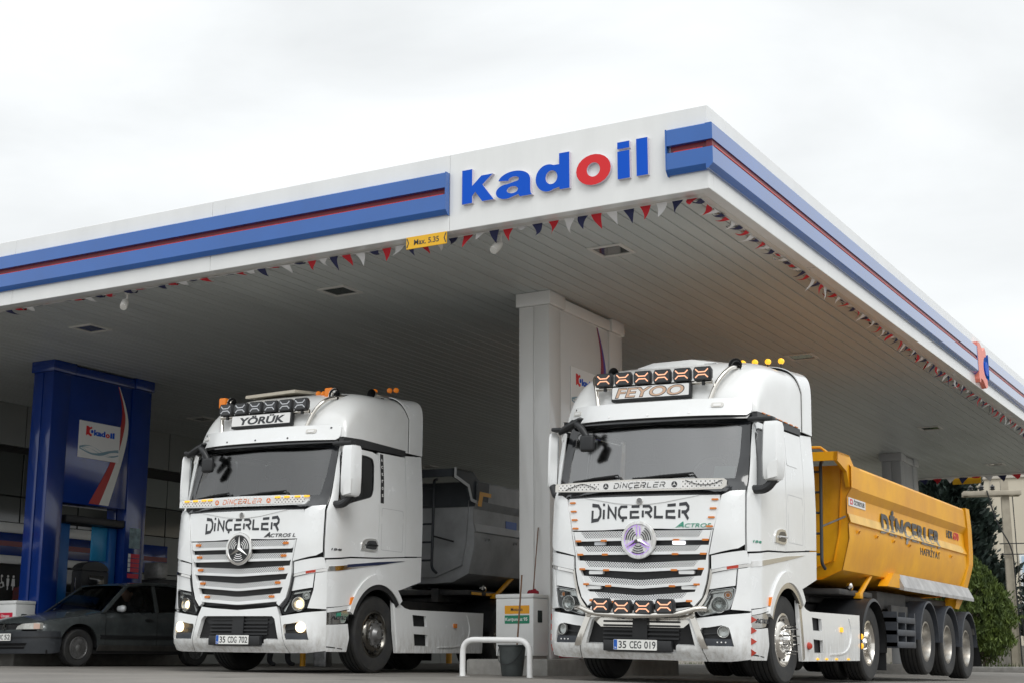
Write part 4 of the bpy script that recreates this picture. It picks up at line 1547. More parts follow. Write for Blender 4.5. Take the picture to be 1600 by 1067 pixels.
def roof_z(x, y):
    pass
def build_truck(name, label, O, roll, yaw, v):
    """European cab-over tractor; v: dict of differences between the two"""
    rot = Matrix.Rotation(R(yaw), 3, 'Z') @ Matrix.Rotation(R(roll), 3, 'Y')
    t = thing(name, label, "truck", O, rot, "white tractor trucks under the canopy")
    two = v['two']
    # ---- dark inner core (what shows in the joints) and interior
    mb = MB()
    zs = [1.18, 1.6, 2.02]
    S = [-2.95 - .4, -2.3, -1.8, -1.34] + [-1.34 + .06 * i for i in range(1, 6)] + [-.98 + .14 * i for i in range(0, 15)] + [1.34 - .06 * i for i in range(5, 0, -1)] + [1.34, 1.8, 2.3, 2.95 + .4]
    rings = [[PS(s, z, -.085) for s in S] for z in zs]
    loft(mb, rings, DARK, True, True, True)
    rings = [[PS(s, z, -.085) for s in [q * .9 for q in S if abs(q) <= 1.4]] for z in (.32, .8, 1.18)]
    loft(mb, rings, DARK, True, True, True)
    mb.obj("cab_frame", t)
    mb = MB()
    box(mb, -1.12, 1.12, .60, .66, 2.02, 2.98, INT)
    box(mb, -1.15, 1.15, -.90, .6, 2.021, 2.05, INT)
    box(mb, -1.14, 1.14, -.86, .92, 2.965, 2.99, INT)
    box(mb, -1.0, 1.0, -.98, -.55, 2.051, 2.20, INT, .05)
    for x in (-.55, .55):
        box(mb, x - .26, x + .26, -.12, .02, 2.1, 2.62, INTL if not two else INT, .05)
        box(mb, x - .14, x + .14, -.10, .0, 2.63, 2.82, INT, .04)
    mb.obj("interior", t)
    mb = MB()
    rr = [(.5 + .22 * math.cos(2 * math.pi * k / 28), -.52 + .10 * math.sin(2 * math.pi * k / 28), 2.36 + .20 * math.sin(2 * math.pi * k / 28)) for k in range(28)]
    tube(mb, rr, .017, INTL if two else BLACK, 8, closed=True)
    tube(mb, [(.5, -.52, 2.36), (.5, -.72, 2.15)], .03, BLACK, 8)
    mb.obj("steering_wheel", t)
    if two:
        mb = MB()
        box(mb, -.20, .10, -1.02, -1.0, 2.24, 2.44, BLACK, .01)
        mb.obj("dashboard_tablet", t)
        mb = MB()
        conform(mb, [[(.80, 2.24), (1.02, 2.24), (1.02, 2.38), (.80, 2.38)]], PS, None, -.012, PAPER, res=.06)
        mb.obj("paper_note", t)
        mb = MB()
        box(mb, .70, .76, -.55, -.53, 2.38, 2.72, BLACK, .008)
        mb.obj("cab_pennant", t)

    # ---- white body panels
    mb = MB()
    # hood sheet
    panel(mb, [(-.862, 1.668), (-.45, 1.664), (-.26, 1.672), (0, 1.676), (.26, 1.672), (.45, 1.664), (.862, 1.668), (.93, 1.95), (.925, 2.035), (-.925, 2.035), (-.93, 1.95)], WHITE, -.03, .004, both=False)
    mb.obj("hood", t)
    mb = MB()
    conform(mb, [[(-.70, 2.036), (.70, 2.036), (.30, 1.965), (.1, 1.945), (-.1, 1.945), (-.30, 1.965)]], PS, .002, .012, WHITE, .08)
    mb.obj("hood_crease", t)
    dfl = [(.945, 2.03), (1.02, 2.065), (1.155, 2.085), (1.160, 1.50), (1.10, 1.455), (.815, 1.385), (.87, 1.66)]
    sides("corner_deflector", t, dfl, WHITE, -.03, .02)
    # lower corner (over the headlamp)
    sides("corner_panel", t, [(.835, 1.375), (1.155, 1.435), (1.18, 1.43), (1.205, 1.30), (.835, 1.225)], WHITE, -.03, .012)
    sides("headlamp_shelf", t, [(.845, 1.185), (1.09, 1.235), (1.075, 1.055), (.80, 1.012), (.815, 1.1)], WHITE, -.03, .004)
    sides("corner_post", t, [(1.100, 1.235), (1.21, 1.255), (1.222, .79), (1.035, .80), (1.085, 1.03)], WHITE, -.03, .014)
    sides("chrome_strip", t, [(.835, 1.19), (1.205, 1.262), (1.205, 1.297), (.84, 1.222)], CHROME, -.02, .016)
    mb = MB()
    panel(mb, [(1.0, 1.226), (1.10, 1.245), (1.10, 1.278), (1.0, 1.258)], REDLENS, .016, .019, both=False)
    mb.obj("reflector", t)
    sides("cheek_strip", t, cuts([(.822, 1.24), (.80, 1.10), (.75, .93), (.665, .815)]) + cuts([(.70, .80), (.775, .91), (.822, 1.08), (.845, 1.20)]), BULL if two else BLACK, -.02, .014)
    sides("grille_surround", t, [(.858, 1.655), (.805, 1.39), (.80, 1.22), (.775, 1.08), (.725, .92), (.64, .825), (.60, .86), (.625, .93), (.76, 1.25), (.845, 1.655)], WHITE, -.03, .02)

    # ---- grille
    mb = MB()
    panel(mb, [(-.85, 1.66), (.85, 1.66), (.80, 1.3), (.74, 1.05), (.60, .84), (-.60, .84), (-.74, 1.05), (-.80, 1.3)], BLACK, -.06, -.045, both=False)
    mb.obj("grille_backing", t)
    rows = [(1.652, 1.575, 1.543, .838, .0), (1.490, 1.425, 1.392, .812, .005), (1.330, 1.265, 1.232, .785, .035), (1.160, 1.098, 1.066, .735, .052), (.985, .925, .885, .650, .045)]
    for i, (za, zb, zc, hw, dr) in enumerate(rows):
        hb = hw - .035
        dz = lambda s, q=hw, e=dr: -e * (1 - abs(s) / q)
        mpd = lambda s, z, d, f=dz: PS(s, z + f(s), d)
        mb = MB()
        xs_ = [-hw + 2 * hw * k / 24 for k in range(25)]
        # side arrows and lower bar in white
        conform(mb, [[(-hw, za), (-hw + .09, za), (-hw + .15, zb), (hw - .15, zb), (hw - .09, za), (hw, za), (hb + .01, zc + .012), (hb - .02, zc), (-hb + .02, zc), (-hb - .01, zc + .012)]], mpd, -.05, .012, WHITE, .07)
        bar = mb.obj("grille_slat", t)
        mb = MB()
        conform(mb, [[(-hw + .085, za), (hw - .085, za), (hw - .145, zb - .0), (-hw + .145, zb - .0)]], mpd, -.04, .004, MESHG, .07)
        mb.obj("perforated_plate", bar)
        mk = ORANGE
        if two:
            for s_ in (-hb + .03, -.42 * hw / .8, .42 * hw / .8, hb - .03):
                mb = MB()
                zz = zc + .004 + dz(s_)
                conform(mb, [rrect(s_ - .036, s_ + .036, zz - .012, zz + .010, .006, 2)], PS, .0, .022, AMBER, res=None)
                mb.obj("marker_lamp", t)
        else:
            for s_ in (-hw + .13, hw - .13):
                mb = MB()
                zz = (za + zb) / 2 - .002 + dz(s_)
                conform(mb, [rrect(s_ - .040, s_ + .040, zz - .016, zz + .016, .012, 3)], PS, .002, .026, AMBER, res=None)
                mb.obj("marker_lamp", t)
    if two:
        for s_, m in ((-.50, LEDW), (.46, LEDON)):
            mb = MB()
            conform(mb, [rrect(s_ - .07, s_ + .07, 1.497, 1.535, .01, 2)], PS, -.04, .0, m, res=None)
            mb.obj("led_strip", t)
        for z, hw in ((1.20, .55), (1.035, .58)):
            for s_ in (-hw, hw):
                mb = MB()
                conform(mb, [rrect(s_ - .09, s_ + .09, z - .025 , z + .015, .012, 2)], PS, -.04, .002, WHITE, res=None)
                mb.obj("grille_tab", t)
    # badge
    bd = thing_part("grille_badge", t, (0, -1.425, 1.548))
    mp_ = plane((0, 0, 0), (1, 0, 0), (0, 0, 1), (0, -1, 0))
    mb = MB()
    lathe(mb, [(.001, 0), (.208, 0), (.212, .02), (.205, .032), (.178, .036), (.170, .024), (.001, .024)], (0, 0.02, 0), (0, -1, 0), WHITE if two else CHROME, 48)
    mb.obj("ring", bd, 50)
    mb = MB()
    lathe(mb, [(.169, .0245), (.001, .0265)], (0, 0.02, 0), (0, -1, 0), WHITE if two else BLACK, 40)
    mb.obj("disc", bd)
    mb = MB()
    for k in range(3):
        a0 = 90 + 120 * k + 60
        for j, rr in enumerate((.072, .098, .124, .15)):
            sp = 34 - j * 1
            lp = [(rr * math.cos(R(a0 + q)), rr * math.sin(R(a0 + q))) for q in range(-sp, sp + 1, 6)]
            conform(mb, [stroke(lp, .010)], mp_, .004, .012, GLOSSB if two else CHROME, res=None)
    mb.obj("arcs", bd)
    mb = MB()
    star3d(mb, mp_, .168, .010, .042, CHROME, .19)
    mb.obj("star", bd, 0)
    if two:
        mb = MB()
        lp = [(.162 * math.cos(R(q)), -.018, .162 * math.sin(R(q))) for q in range(95, 330, 8)]
        for p in lp:
            lathe(mb, [(.001, 0), (.006, .001), (.004, .006), (.001, .007)], p, (0, -1, 0), PURP, 6)
        for k in range(3):
            a = R(90 + 120 * k)
            for j in range(7):
                q = .04 + .018 * j
                for e in (-1, 1):
                    a2 = a + e * (.36 - .04 * j)
                    lathe(mb, [(.001, 0), (.006, .001), (.004, .006), (.001, .007)], (q * math.cos(a2), -.012, q * math.sin(a2)), (0, -1, 0), PURP, 6)
        mb.obj("led_dots", bd)
    # little badge on the hood edge
    bd = thing_part("hood_badge", t, (0, -1.402, 1.985))
    mb = MB()
    lathe(mb, [(.001, 0), (.042, 0), (.042, .012), (.034, .015), (.031, .009), (.001, .009)], (0, 0.005, 0), (0, -1, 0), CHROME, 28)
    mb.obj("ring", bd)
    mb = MB()
    star3d(mb, mp_, .030, .004, .016, CHROME)
    lathe(mb, [(.030, .0095), (.001, .0098)], (0, .005, 0), (0, -1, 0), STEELD, 20)
    mb.obj("star", bd, 0)
    # lettering on the hood
    mb = MB()
    curve_map = lambda u, v, d: PS(u, v, d)
    wt = .235
    techno(mb, lambda u, v, d: PS(u, 1.862 + (v - .5) * (.122 + .05 * abs(u / .58) ** 3), d), -.60, .575, 0.0, 1.0, .004, .008, TXT, wt, shear=0)
    mb.obj("lettering", t)
    mb = MB()
    if two:
        text(mb, "ACTROS", PS, .47, .83, 1.680, 1.725, .005, .011, GREEN, .0, .35)
        text(mb, "A", PS, .45, .545, 1.680, 1.745, .005, .0112, GREEN, .0, .6)
    else:
        text(mb, "ACTROS L", PS, .40, .84, 1.690, 1.735, .005, .011, TXT, .0, .35)
        text(mb, "A", PS, .385, .48, 1.690, 1.755, .005, .0112, TXT, .0, .6)
    mb.obj("model_badge", t)
    if two:
        for s_ in (-1, 1):
            for k in range(4):
                marker(t, s_ * (.872 - .018 * k), 1.985 - .098 * k, AMBER, .075, .02, .014, .004)

    # ---- windscreen with black frame, strip below, sun visor above
    mb = MB()
    outer = [(-1.165, 2.045), (-.95, 2.04), (.95, 2.04), (1.165, 2.095), (1.165, 2.5), (1.14, 2.93), (.9, 2.965), (-.9, 2.965), (-1.14, 2.93), (-1.165, 2.5), (-1.165, 2.095)]
    inner = [(-1.03, 2.235), (-.5, 2.215), (.5, 2.215), (1.03, 2.235), (1.045, 2.5), (1.03, 2.84), (.98, 2.87), (.5, 2.885), (-.5, 2.885), (-.98, 2.87), (-1.03, 2.84), (-1.045, 2.5)]
    conform(mb, [outer, inner], PS, -.03, -.004, GLOSSB, .08)
    mb.obj("windscreen_frame", t)
    mb = MB()
    conform(mb, [[(a * 1.004, b) for a, b in inner]], PS, None, -.010, WSG if two else WSG1, .06)
    mb.obj("windscreen", t, 60)
    for s0, s1 in ((-.94, -.32), (-.13, .58)):
        mb = MB()
        tube(mb, [PS(s0, 2.235, .02), PS((s0 + s1) / 2, 2.262, .03), PS(s1, 2.285, .03), PS(s1 + .07, 2.20, .02)], .010, BLACK, 6)
        tube(mb, [PS(s0, 2.245, .008), PS(s1 - .05, 2.277, .010)], .012, BLACK, 6)
        mb.obj("wiper", t)
    # light strip
    st = [(-1.13, 2.115), (-1.17, 2.15), (-1.165, 2.185), (-1.10, 2.205), (-.5, 2.222), (0, 2.226), (.5, 2.222), (1.00, 2.212), (1.04, 2.185), (1.035, 2.14), (.98, 2.095), (.5, 2.092), (0, 2.094), (-.5, 2.098)]
    st = [(max(-1.09, min(1.09, a * .985)), b) for a, b in st]
    mb = MB()
    smp = lambda u, v, d: Vector((u, smooth_t([(0, -1.42), (1.1, -1.36)], abs(u)) - d + .02 * (abs(u) > 2), v))
    conform(mb, [st], smp, -.03, .0, BULL if two else WHITE, .15)
    so_ = mb.obj("light_strip", t)
    ins = [(-.06 + a * .955 + .06, 2.157 + (b - 2.157) * .72) for a, b in st]
    mb = MB()
    conform(mb, [ins], smp, .0, .004, DIAM, .15)
    mb.obj("chequer_panel", so_)
    mb = MB()
    conform(mb, [rrect(-.50, .50, 2.113, 2.204, .01)], smp, .004, .006, SIGNW, .2)
    mb.obj("name_panel", so_)
    mb = MB()
    lm = TXT if two else TXTO
    techno(mb, smp, -.31, .31, 2.133, 2.186, .006, .009, lm, .15, .25, 1.1)
    for u in (-.42, .42):
        conform(mb, [circ(u, 2.158, .034, 20)], smp, .006, .008, lm, res=None)
        sp = [(u + a, 2.158 + b) for a, b in star_pts(.032, .2)]
        conform(mb, [sp], smp, .008, .0095, SIGNW, res=None)
    mb.obj("lettering", so_)
    if not two:
        for u in (-.95, -.80, -.65, -.54, .56, .70, .86, 1.0):
            mb = MB()
            q = min(1, max(0, 1))
            conform(mb, [rrect(u - .04, u + .04, 2.185, 2.207, .006, 2)], smp, .004, .02, AMBERON, res=None)
            mb.obj("marker_lamp", so_)
    else:
        mb = MB()
        tube(mb, [smp(u, z, .012) for u, z in curve_between([(-.95, 2.13), (-.8, 2.18), (-.7, 2.19), (-.55, 2.14)])], .004, BLACK, 5)
        tube(mb, [smp(u, z, .012) for u, z in curve_between([(.55, 2.20), (.7, 2.15), (.85, 2.15), (.97, 2.19)])], .004, BLACK, 5)
        mb.obj("wiring", so_)
    # sun visor
    def vis(u, z, d):
        zz = (z - 2.95) / .2
        y = -1.215 + .06 * zz + .27 * (abs(u) / 1.1) ** 2.6
        return Vector((u, y - d, z + .03 * (abs(u) / 1.1) ** 2))
    mb = MB()
    vp = [(-1.02, 2.935), (-.5, 2.945), (0, 2.95), (.5, 2.945), (1.10, 2.935), (1.135, 2.96), (1.145, 3.0), (1.14, 3.11), (1.10, 3.14), (.5, 3.145), (0, 3.145), (-.5, 3.145), (-1.10, 3.14), (-1.14, 3.11), (-1.145, 3.02)]
    vp = [(max(-1.145, a), b) for a, b in vp]
    conform(mb, [vp], vis, -.03, .0, WHITE, .09)
    vo = mb.obj("sun_visor", t)
    for u, z in ((-1.06, 2.97), (-.5, 2.985), (0, 2.985), (.5, 2.985), (1.03, 3.10), (-1.05, 3.11)):
        mb = MB()
        conform(mb, [circ(u, z, .012, 10)], vis, .0, .006, CHROME if two else BLACK, res=None)
        mb.obj("screw", vo)
    for u in (-1.02, .80):
        mb = MB()
        conform(mb, [rrect(u - .065, u + .065, 3.035, 3.09, .02)], vis, .0, .012, LIP, res=None)
        conform(mb, [rrect(u - .04, u + .04, 3.048, 3.075, .01)], vis, .012, .018, LENS if False else SIGNW, res=None)
        mb.obj("position_lamp", vo)
    mb = MB()
    conform(mb, [[(-1.10, 2.90), (1.10, 2.90), (1.13, 2.96), (-1.13, 2.96)]], lambda u, v, d: vis(u, v, d) + Vector((0, .035, 0)), None, .0, GLOSSB, .1)
    mb.obj("visor_shade", t)

    # ---- roof
    def roof(u, w_):
        """u in -1..1 across, w_ in 0..1 front to back"""
        y = -1.06 + 2.04 * w_
        q = max(0.0, 1 - ((.28 - y) / 1.34) ** 3.4) if y < .28 else 1
        h = .76 * q ** (1 / 2.0) + (max(0, y - .28) * .09)
        hw = 1.205 + .005 * w_
        th = math.pi * (u + 1) / 2
        c_, s_ = -math.cos(th), math.sin(th)
        x = hw * (1 if c_ > 0 else -1) * abs(c_) ** (.42 - .18 * w_)
        z = 2.975 + h * abs(s_) ** (.38 - .15 * w_)
        yy = y + .20 * (abs(x) / 1.2) ** 2.4 * max(0, 1 - w_ * 1.8)
        return Vector((x, yy, z))
    mb = MB()
    nu, nw = 48, 26
    rings = [[roof(-1 + 2 * i / nu, (j / nw) ** 1.5) for i in range(nu + 1)] for j in range(nw + 1)]
    loft(mb, rings, WHITE2, False)
    mb.obj("roof_shell", t, 50)
    mb = MB()
    # rear fairing: outer shell from cab rear up over the roof
    def rear(u, y, o=0):
        th = math.pi * (u + 1) / 2
        c_, s_ = -math.cos(th), math.sin(th)
        x = (1.225 + o) * (1 if c_ > 0 else -1) * abs(c_) ** .40
        lean = .0
        z = 2.97 + (.80 + .10 * (y - .60)) * abs(s_) ** .36
        return Vector((x * (1 - .035 * max(0, (z - 2.97) / .85)), y, z))
    def fy(z):
        return smooth_t([(2.9, .70), (3.3, .68), (3.5, .55), (3.62, .30), (3.72, .05), (3.8, .0), (3.9, -.02)], z)
    rg_ = []
    for o_, y in ((.0, .652), (.016, .656), (.018, .70), (.018, .85), (.012, 1.0)):
        r_ = []
        for i in range(nu + 1):
            u_ = -1 + 2 * i / nu
            wv = (y + 1.06) / 2.04
            p, c0 = roof(u_, wv), Vector((0, y, 3.3))
            q_ = Vector((p.x, 0, (p.z - 2.975) * 1.3)).normalized()
            yy = y - .22 * max(0, min(1, (p.z - 3.45) / .3)) * (1 if y < .72 else 0) if y < .66 else y
            r_.append(Vector((p.x + q_.x * o_, yy, p.z + q_.z * o_)))
        rg_.append(r_)
    loft(mb, rg_, WHITE, False)
    mb.add(rg_[-1], [list(range(nu + 1))], DARK)
    mb.obj("roof_fairing", t, 40)
    mb = MB()
    tube(mb, [rg_[0][i] + Vector((0, -.004, 0)) for i in range(nu + 1)], .007, DARK, 5)
    mb.obj("fairing_joint", t)
    # black band under the roof side
    sides("side_band", t, [(1.15, 2.90), (1.16, 2.99), (sy(-.5), 3.02), (sy(.57), 3.00), (sy(.57), 2.925), (sy(-.1), 2.915), (1.35, 2.90)], BLACK, -.03, .02)
    if two:
        for k in range(7):
            s_ = sy(-.72 + k * .19)
            mb = MB()
            conform(mb, [rrect(s_ - .05, s_ + .05, 3.0, 3.012, .004, 1)], PS, .02, .032, LEDX if False else AMBER, res=None)
            mb.obj("marker_lamp", t)

    # ---- doors and side panels
    for sd in (1, -1):
        F_ = (lambda l: l) if sd == 1 else mirror
        mb = MB()
        dout = [(1.185, 1.425), (1.6, 1.47), (sy(-.118), 1.495), (sy(-.095), 2.0), (sy(-.088), 2.72), (sy(-.12), 2.86), (sy(-.25), 2.885), (1.32, 2.885), (1.20, 2.85), (1.178, 2.6), (1.178, 2.0)]
        win = cuts([(1.285, 2.70), (1.36, 2.80), (1.5, 2.82)], 4) + cuts([(1.95, 2.815), (2.08, 2.79), (2.115, 2.70)], 4) + cuts([(2.09, 2.38), (2.04, 2.285), (1.90, 2.24)], 4) + cuts([(1.60, 2.165), (1.36, 2.10), (1.285, 2.16)], 4)
        conform(mb, [F_(dout), F_(win)], PS, -.03, .008, WHITE, .09)
        door = mb.obj("door", t)
        mb = MB()
        wn2 = [(1.70 + (a - 1.70) * .97, 2.47 + (b - 2.47) * .96) for a, b in win]
        conform(mb, [F_([(1.70 + (a - 1.70) * 1.02, 2.47 + (b - 2.47) * 1.02) for a, b in win]), F_(wn2)], PS, -.02, .004, BLACK, .2)
        mb.obj("window_frame", door)
        mb = MB()
        conform(mb, [F_(wn2)], PS, None, -.006, SDG, .12)
        mb.obj("window", door)
        # handle
        mb = MB()
        hl = cuts([(1.815, 1.575), (1.83, 1.66), (1.90, 1.715), (2.04, 1.735), (2.15, 1.73)], 4) + cuts([(2.195, 1.69), (2.20, 1.62), (2.16, 1.575), (2.05, 1.565)], 4)
        conform(mb, [F_(hl)], PS, .0, .022, CHROME, .1)
        ho = mb.obj("handle", door)
        mb = MB()
        hi = [(2.03 + (a - 2.03) * .66 + .03, 1.65 + (b - 1.65) * .70) for a, b in hl]
        conform(mb, [F_(hi)], PS, .0221, .024, GLOSSB, .1)
        tube(mb, [PS(sd * 1.93, 1.645, .035), PS(sd * 2.17, 1.65, .035)], .013, CHROME if two else BLACK, 8)
        mb.obj("handle_recess", ho)
        if sd == 1:
            mb = MB()
            text(mb, "1848", PS, 1.25, 1.385, 1.528, 1.556, .008, .012, GREEN if two else TXT, .01, .3)
            mb.obj("model_number", door)
        # sleeper side
        mb = MB()
        panel_l = [(sy(-.083), 2.0), (sy(-.102), 1.497), (sy(.565), 1.545), (sy(.565), 2.905), (sy(-.10), 2.895), (sy(-.076), 2.72)]
        conform(mb, [F_(panel_l)], PS, -.03, .008, WHITE, .15)
        sp_ = mb.obj("sleeper_panel", t)
        mb = MB()
        hat = rrect(sy(-.03), sy(.50), 1.60, 2.16, .03, 3)
        hat2 = rrect(sy(-.024), sy(.494), 1.606, 2.154, .026, 3)
        conform(mb, [F_(hat), F_(hat2)], PS, .0, .009, GREYC, .2)
        mb.obj("hatch_joint", sp_)
        mb = MB()
        if two:
            conform(mb, [F_(rrect(sy(-.02), sy(.36), 2.5, 2.85, .03, 3))], PS, .008, .012, WHITE, .2)
            mb.obj("side_bulge", sp_)
        else:
            conform(mb, [F_([(2.185, 2.225), (2.215, 2.225), (2.225, 2.875), (2.195, 2.875)] if False else [(2.255, 2.22), (2.33, 2.22), (2.335, 2.88), (2.26, 2.88)])], PS, .008, .012, BLACK, .2)
            dc = mb.obj("pillar_decal", sp_)
            mb = MB()
            for k, ch in enumerate("Actros"):
                zc = 2.80 - k * .095
                text(mb, ch, PS, 2.275 if sd == 1 else -2.315, 2.315 if sd == 1 else -2.275, zc - .02, zc + .02, .012, .014, SIGNW, .01)
            mb.obj("lettering", dc)
        mb = MB()
        conform(mb, [F_([(sy(.575), 1.55), (sy(1.0), 1.575), (sy(1.0), 2.965), (sy(.575), 2.93)])], PS, -.05, .008, WHITE, .15)
        mb.obj("rear_side_fairing", t)
        # lower panel with wheel arch
        yc_, zc_ = -.06, .50
        arch = [(sy(yc_ + .64 * math.cos(R(a))), zc_ + .645 * math.sin(R(a))) for a in range(60, 152, 6)]
        low = [(1.225, .815), (1.185, 1.24), (1.20, 1.405), (1.6, 1.45), (sy(-.105), 1.478), (sy(.57), 1.53), (sy(1.0), 1.56), (sy(1.0), 1.225), (sy(.50), 1.10)] + arch + [(sy(-.68), .86)]
        conform(mb if False else (mb := MB()), [F_(low)], PS, -.04, .008, WHITE, .12)
        lp_ = mb.obj("step_panel", t)
        # arch lip
        mb = MB()
        ao = [(sy(yc_ + (.755 - .03 * abs(a - 100) / 50) * math.cos(R(a))), zc_ + (.775 - .03 * abs(a - 100) / 50) * math.sin(R(a))) for a in range(38, 160, 6)]
        ai = [(sy(yc_ + .640 * math.cos(R(a))), zc_ + .645 * math.sin(R(a))) for a in range(38, 160, 6)]
        conform(mb, [F_(ao + ai[::-1])], PS, -.02, .035, WHITE, .2)
        mb.obj("wheel_arch", lp_)
        mb = MB()
        bi = [(sy(yc_ + .560 * math.cos(R(a))), zc_ + .58 * math.sin(R(a))) for a in range(38, 160, 6)]
        conform(mb, [F_(ai + bi[::-1])], PS, -.02, .020, BULL if two else BLACK, .2)
        mb.obj("arch_trim", lp_)
        # inner wheel housing
        mb = MB()
        rr_ = [[Vector((sd * x, yc_ + .66 * math.cos(R(a)), zc_ + .66 * math.sin(R(a)))) for a in range(20, 172, 8)] for x in (.72, 1.19)]
        loft(mb, rr_, BLACK, False)
        mb.obj("wheel_housing", t)
        # chrome taper strip on the side
        mb = MB()
        conform(mb, [F_([(1.215, 1.262), (1.23, 1.325), (sy(-.11), 1.438), (sy(.565), 1.49), (sy(.2), 1.435), (sy(-.11), 1.39)])], PS, .008, .014, CHROME if two else COLB if False else CHROME, .1)
        mb.obj("side_strip", lp_)
        if not two:  # blue reflection in the chrome strip, painted on as a navy sliver
            mb = MB()
            conform(mb, [F_([(1.52, 1.33), (sy(-.11), 1.394), (sy(.56), 1.486), (sy(.2), 1.438), (sy(-.11), 1.432), (1.53, 1.385)][:3] + [(sy(-.11), 1.436), (1.525, 1.366)])], PS, .014, .016, mat("reflection_navy", (.012, .022, .07), .3), .2)
            mb.obj("painted_reflection", lp_)
        # flap behind the bumper and chrome plate
        mb = MB()
        conform(mb, [F_([(1.228, .272), (1.62, .272), (1.64, .45), (1.60, .62), (1.228, .60)])], PS, -.02, .006, WHITE, .12)
        conform(mb, [F_([(1.232, .75), (1.66, .815), (1.70, .85), (1.66, .86), (1.232, .805)])], PS, -.02, .012, WHITE, .12)
        conform(mb, [F_([(1.24, .325), (1.52, .300), (1.52, .312), (1.24, .338)])], PS, .006, .008, BLACK, .2)
        mb.obj("step_flap", t)
        mb = MB()
        conform(mb, [F_([(1.232, .605), (1.52, .63), (1.655, .80), (1.232, .745)])], PS, -.02, .010, CHROME, .12)
        pl_ = mb.obj("chrome_plate", t)
        if sd == 1:
            mb = MB()
            text(mb, "ACTROS", PS, 1.28, 1.60, .665, .715, .010, .013, TXT, .01, .2)
            if not two:
                conform(mb, [[(1.34, .70), (1.43, .71), (1.43, .76), (1.34, .75)]], PS, .010, .013, GREEN, res=None)
            mb.obj("lettering", pl_)
        mb = MB()
        conform(mb, [F_([(sy(-.71), .865), (sy(-.62), .87), (sy(-.60), .965), (sy(-.69), .955)])], PS, .006, .03, ORANGE, res=None)
        mb.obj("side_indicator", t)
        if two:
            for k in range(4):
                z = .70 - k * .115
                mb = MB()
                conform(mb, [F_([(1.222, z - .035), (1.285, z), (1.222, z + .035)])], PS, .008, .02, REDLENS, res=None)
                mb.obj("marker_lamp", t)
        # mirror housing
        mo = thing_part("mirror", t, (0, 0, 0))
        mb = MB()
        def swing(p, piv=(-1.345, -1.05), an=R(62)):
            dx, dy = p[0] - piv[0], p[1] - piv[1]
            return (piv[0] + .06 + dx * math.cos(an) + dy * math.sin(an) * .42, piv[1] - dx * math.sin(an) * -1 * -1 + dy * math.cos(an), p[2])
        def mir(zt):
            z, x0, x1, y0, y1 = zt
            q = [(sd * (x0 + (x1 - x0) * (.5 + .5 * cx)), y0 + (y1 - y0) * (.5 + .5 * cy), z) for cx, cy in ((-1, -.55), (-.7, -1), (.7, -1), (1, -.5), (1, .9), (.9, 1), (-.9, 1), (-1, .9))]
            if sd == -1:
                q = [swing(p) for p in q]
            return q
        loft(mb, [mir(q) for q in ((2.862, 1.38, 1.50, -1.09, -1.0), (2.85, 1.355, 1.53, -1.14, -.98), (2.80, 1.345, 1.54, -1.16, -.96), (2.45, 1.335, 1.545, -1.17, -.96), (2.26, 1.335, 1.54, -1.16, -.96), (2.215, 1.345, 1.52, -1.14, -.97), (2.20, 1.38, 1.49, -1.10, -1.0))], WHITE, True, True, True)
        mb.obj("housing", mo)
        mb = MB()
        box(mb, min(sd * 1.37, sd * 1.515), max(sd * 1.37, sd * 1.515), -.96 + .001, -.945, 2.24, 2.82, MIRG if True else BLACK, .004)
        if sd == -1:
            mb.v = [swing(p) for p in mb.v]
        mb.obj("mirror_glass", mo)
        mb = MB()
        panel_in = [(1.42, 2.215), (1.525, 2.235), (1.53, 2.42), (1.44, 2.385), (1.41, 2.33)]
        conform(mb, [[(sd * a, b) for a, b in panel_in]], lambda u, v, d: Vector((u, -1.168 - d, v)), -.02, .006, WHITE2, res=None)
        if sd == -1:
            mb.v = [swing(p) for p in mb.v]
        mb.obj("lower_cover", mo)
        mb = MB()
        tube(mb, bend([(sd * 1.16, -1.05, 2.12), (sd * (1.36 if sd > 0 else 1.22), -1.08, 2.10), (sd * (1.46 if sd > 0 else 1.29), -1.05, 2.22)], .08), [.05, .05, .05, .05, .05, .05, .05, .045], BLACK, 10)
        mb.obj("lower_arm", mo)
        mb = MB()
        box(mb, min(sd * 1.17, sd * (1.46 if sd > 0 else 1.30)), max(sd * 1.17, sd * (1.46 if sd > 0 else 1.30)), -1.11, -.98, 2.868, 2.915, BLACK, .015)
        mb.obj("upper_arm", mo)
    # kerb and front mirrors on the right-hand side of the cab
    mo = thing_part("front_mirror", t, (0, 0, 0))
    mb = MB()
    tube(mb, bend([(-1.02, -1.06, 2.95), (-.98, -1.17, 2.95), (-.84, -1.26, 2.90), (-.74, -1.24, 2.74)], .12), .040, BLACK, 12)
    mb.obj("arm", mo)
    mb = MB()
    box(mb, -.83, -.65, -1.29, -1.21, 2.585, 2.785, BLACK, .035, 4)
    mb.obj("housing", mo)
    mb = MB()
    rings = []
    for k, (x, a) in enumerate(((-1.13, .02), (-1.11, .06), (-1.0, .078), (-.88, .066), (-.84, .02))):
        rings.append([(x + .02 * math.sin(R(q)), -1.20 + a * .8 * math.cos(R(q)), 2.90 + .45 * (x + 1.0) + a * .8 * math.sin(R(q))) for q in range(0, 360, 30)])
    loft(mb, rings, BLACK, True, True, True)
    mb.obj("kerb_mirror_housing", mo)

    # ---- bumper
    mb = MB()
    op = [(-.655, .412), (-.585, .665), (-.545, .70), (.545, .70), (.585, .665), (.655, .412)]
    notch = [(.44, .412), (.43, .345), (.40, .33), (-.40, .33), (-.43, .345), (-.44, .412)]
    cen = [(-.722, .40), (-.655, .70), (-.60, .82), (-.42, .80), (0, .775), (.42, .80), (.60, .82), (.655, .70), (.722, .40), (.752, .255), (-.752, .255)]
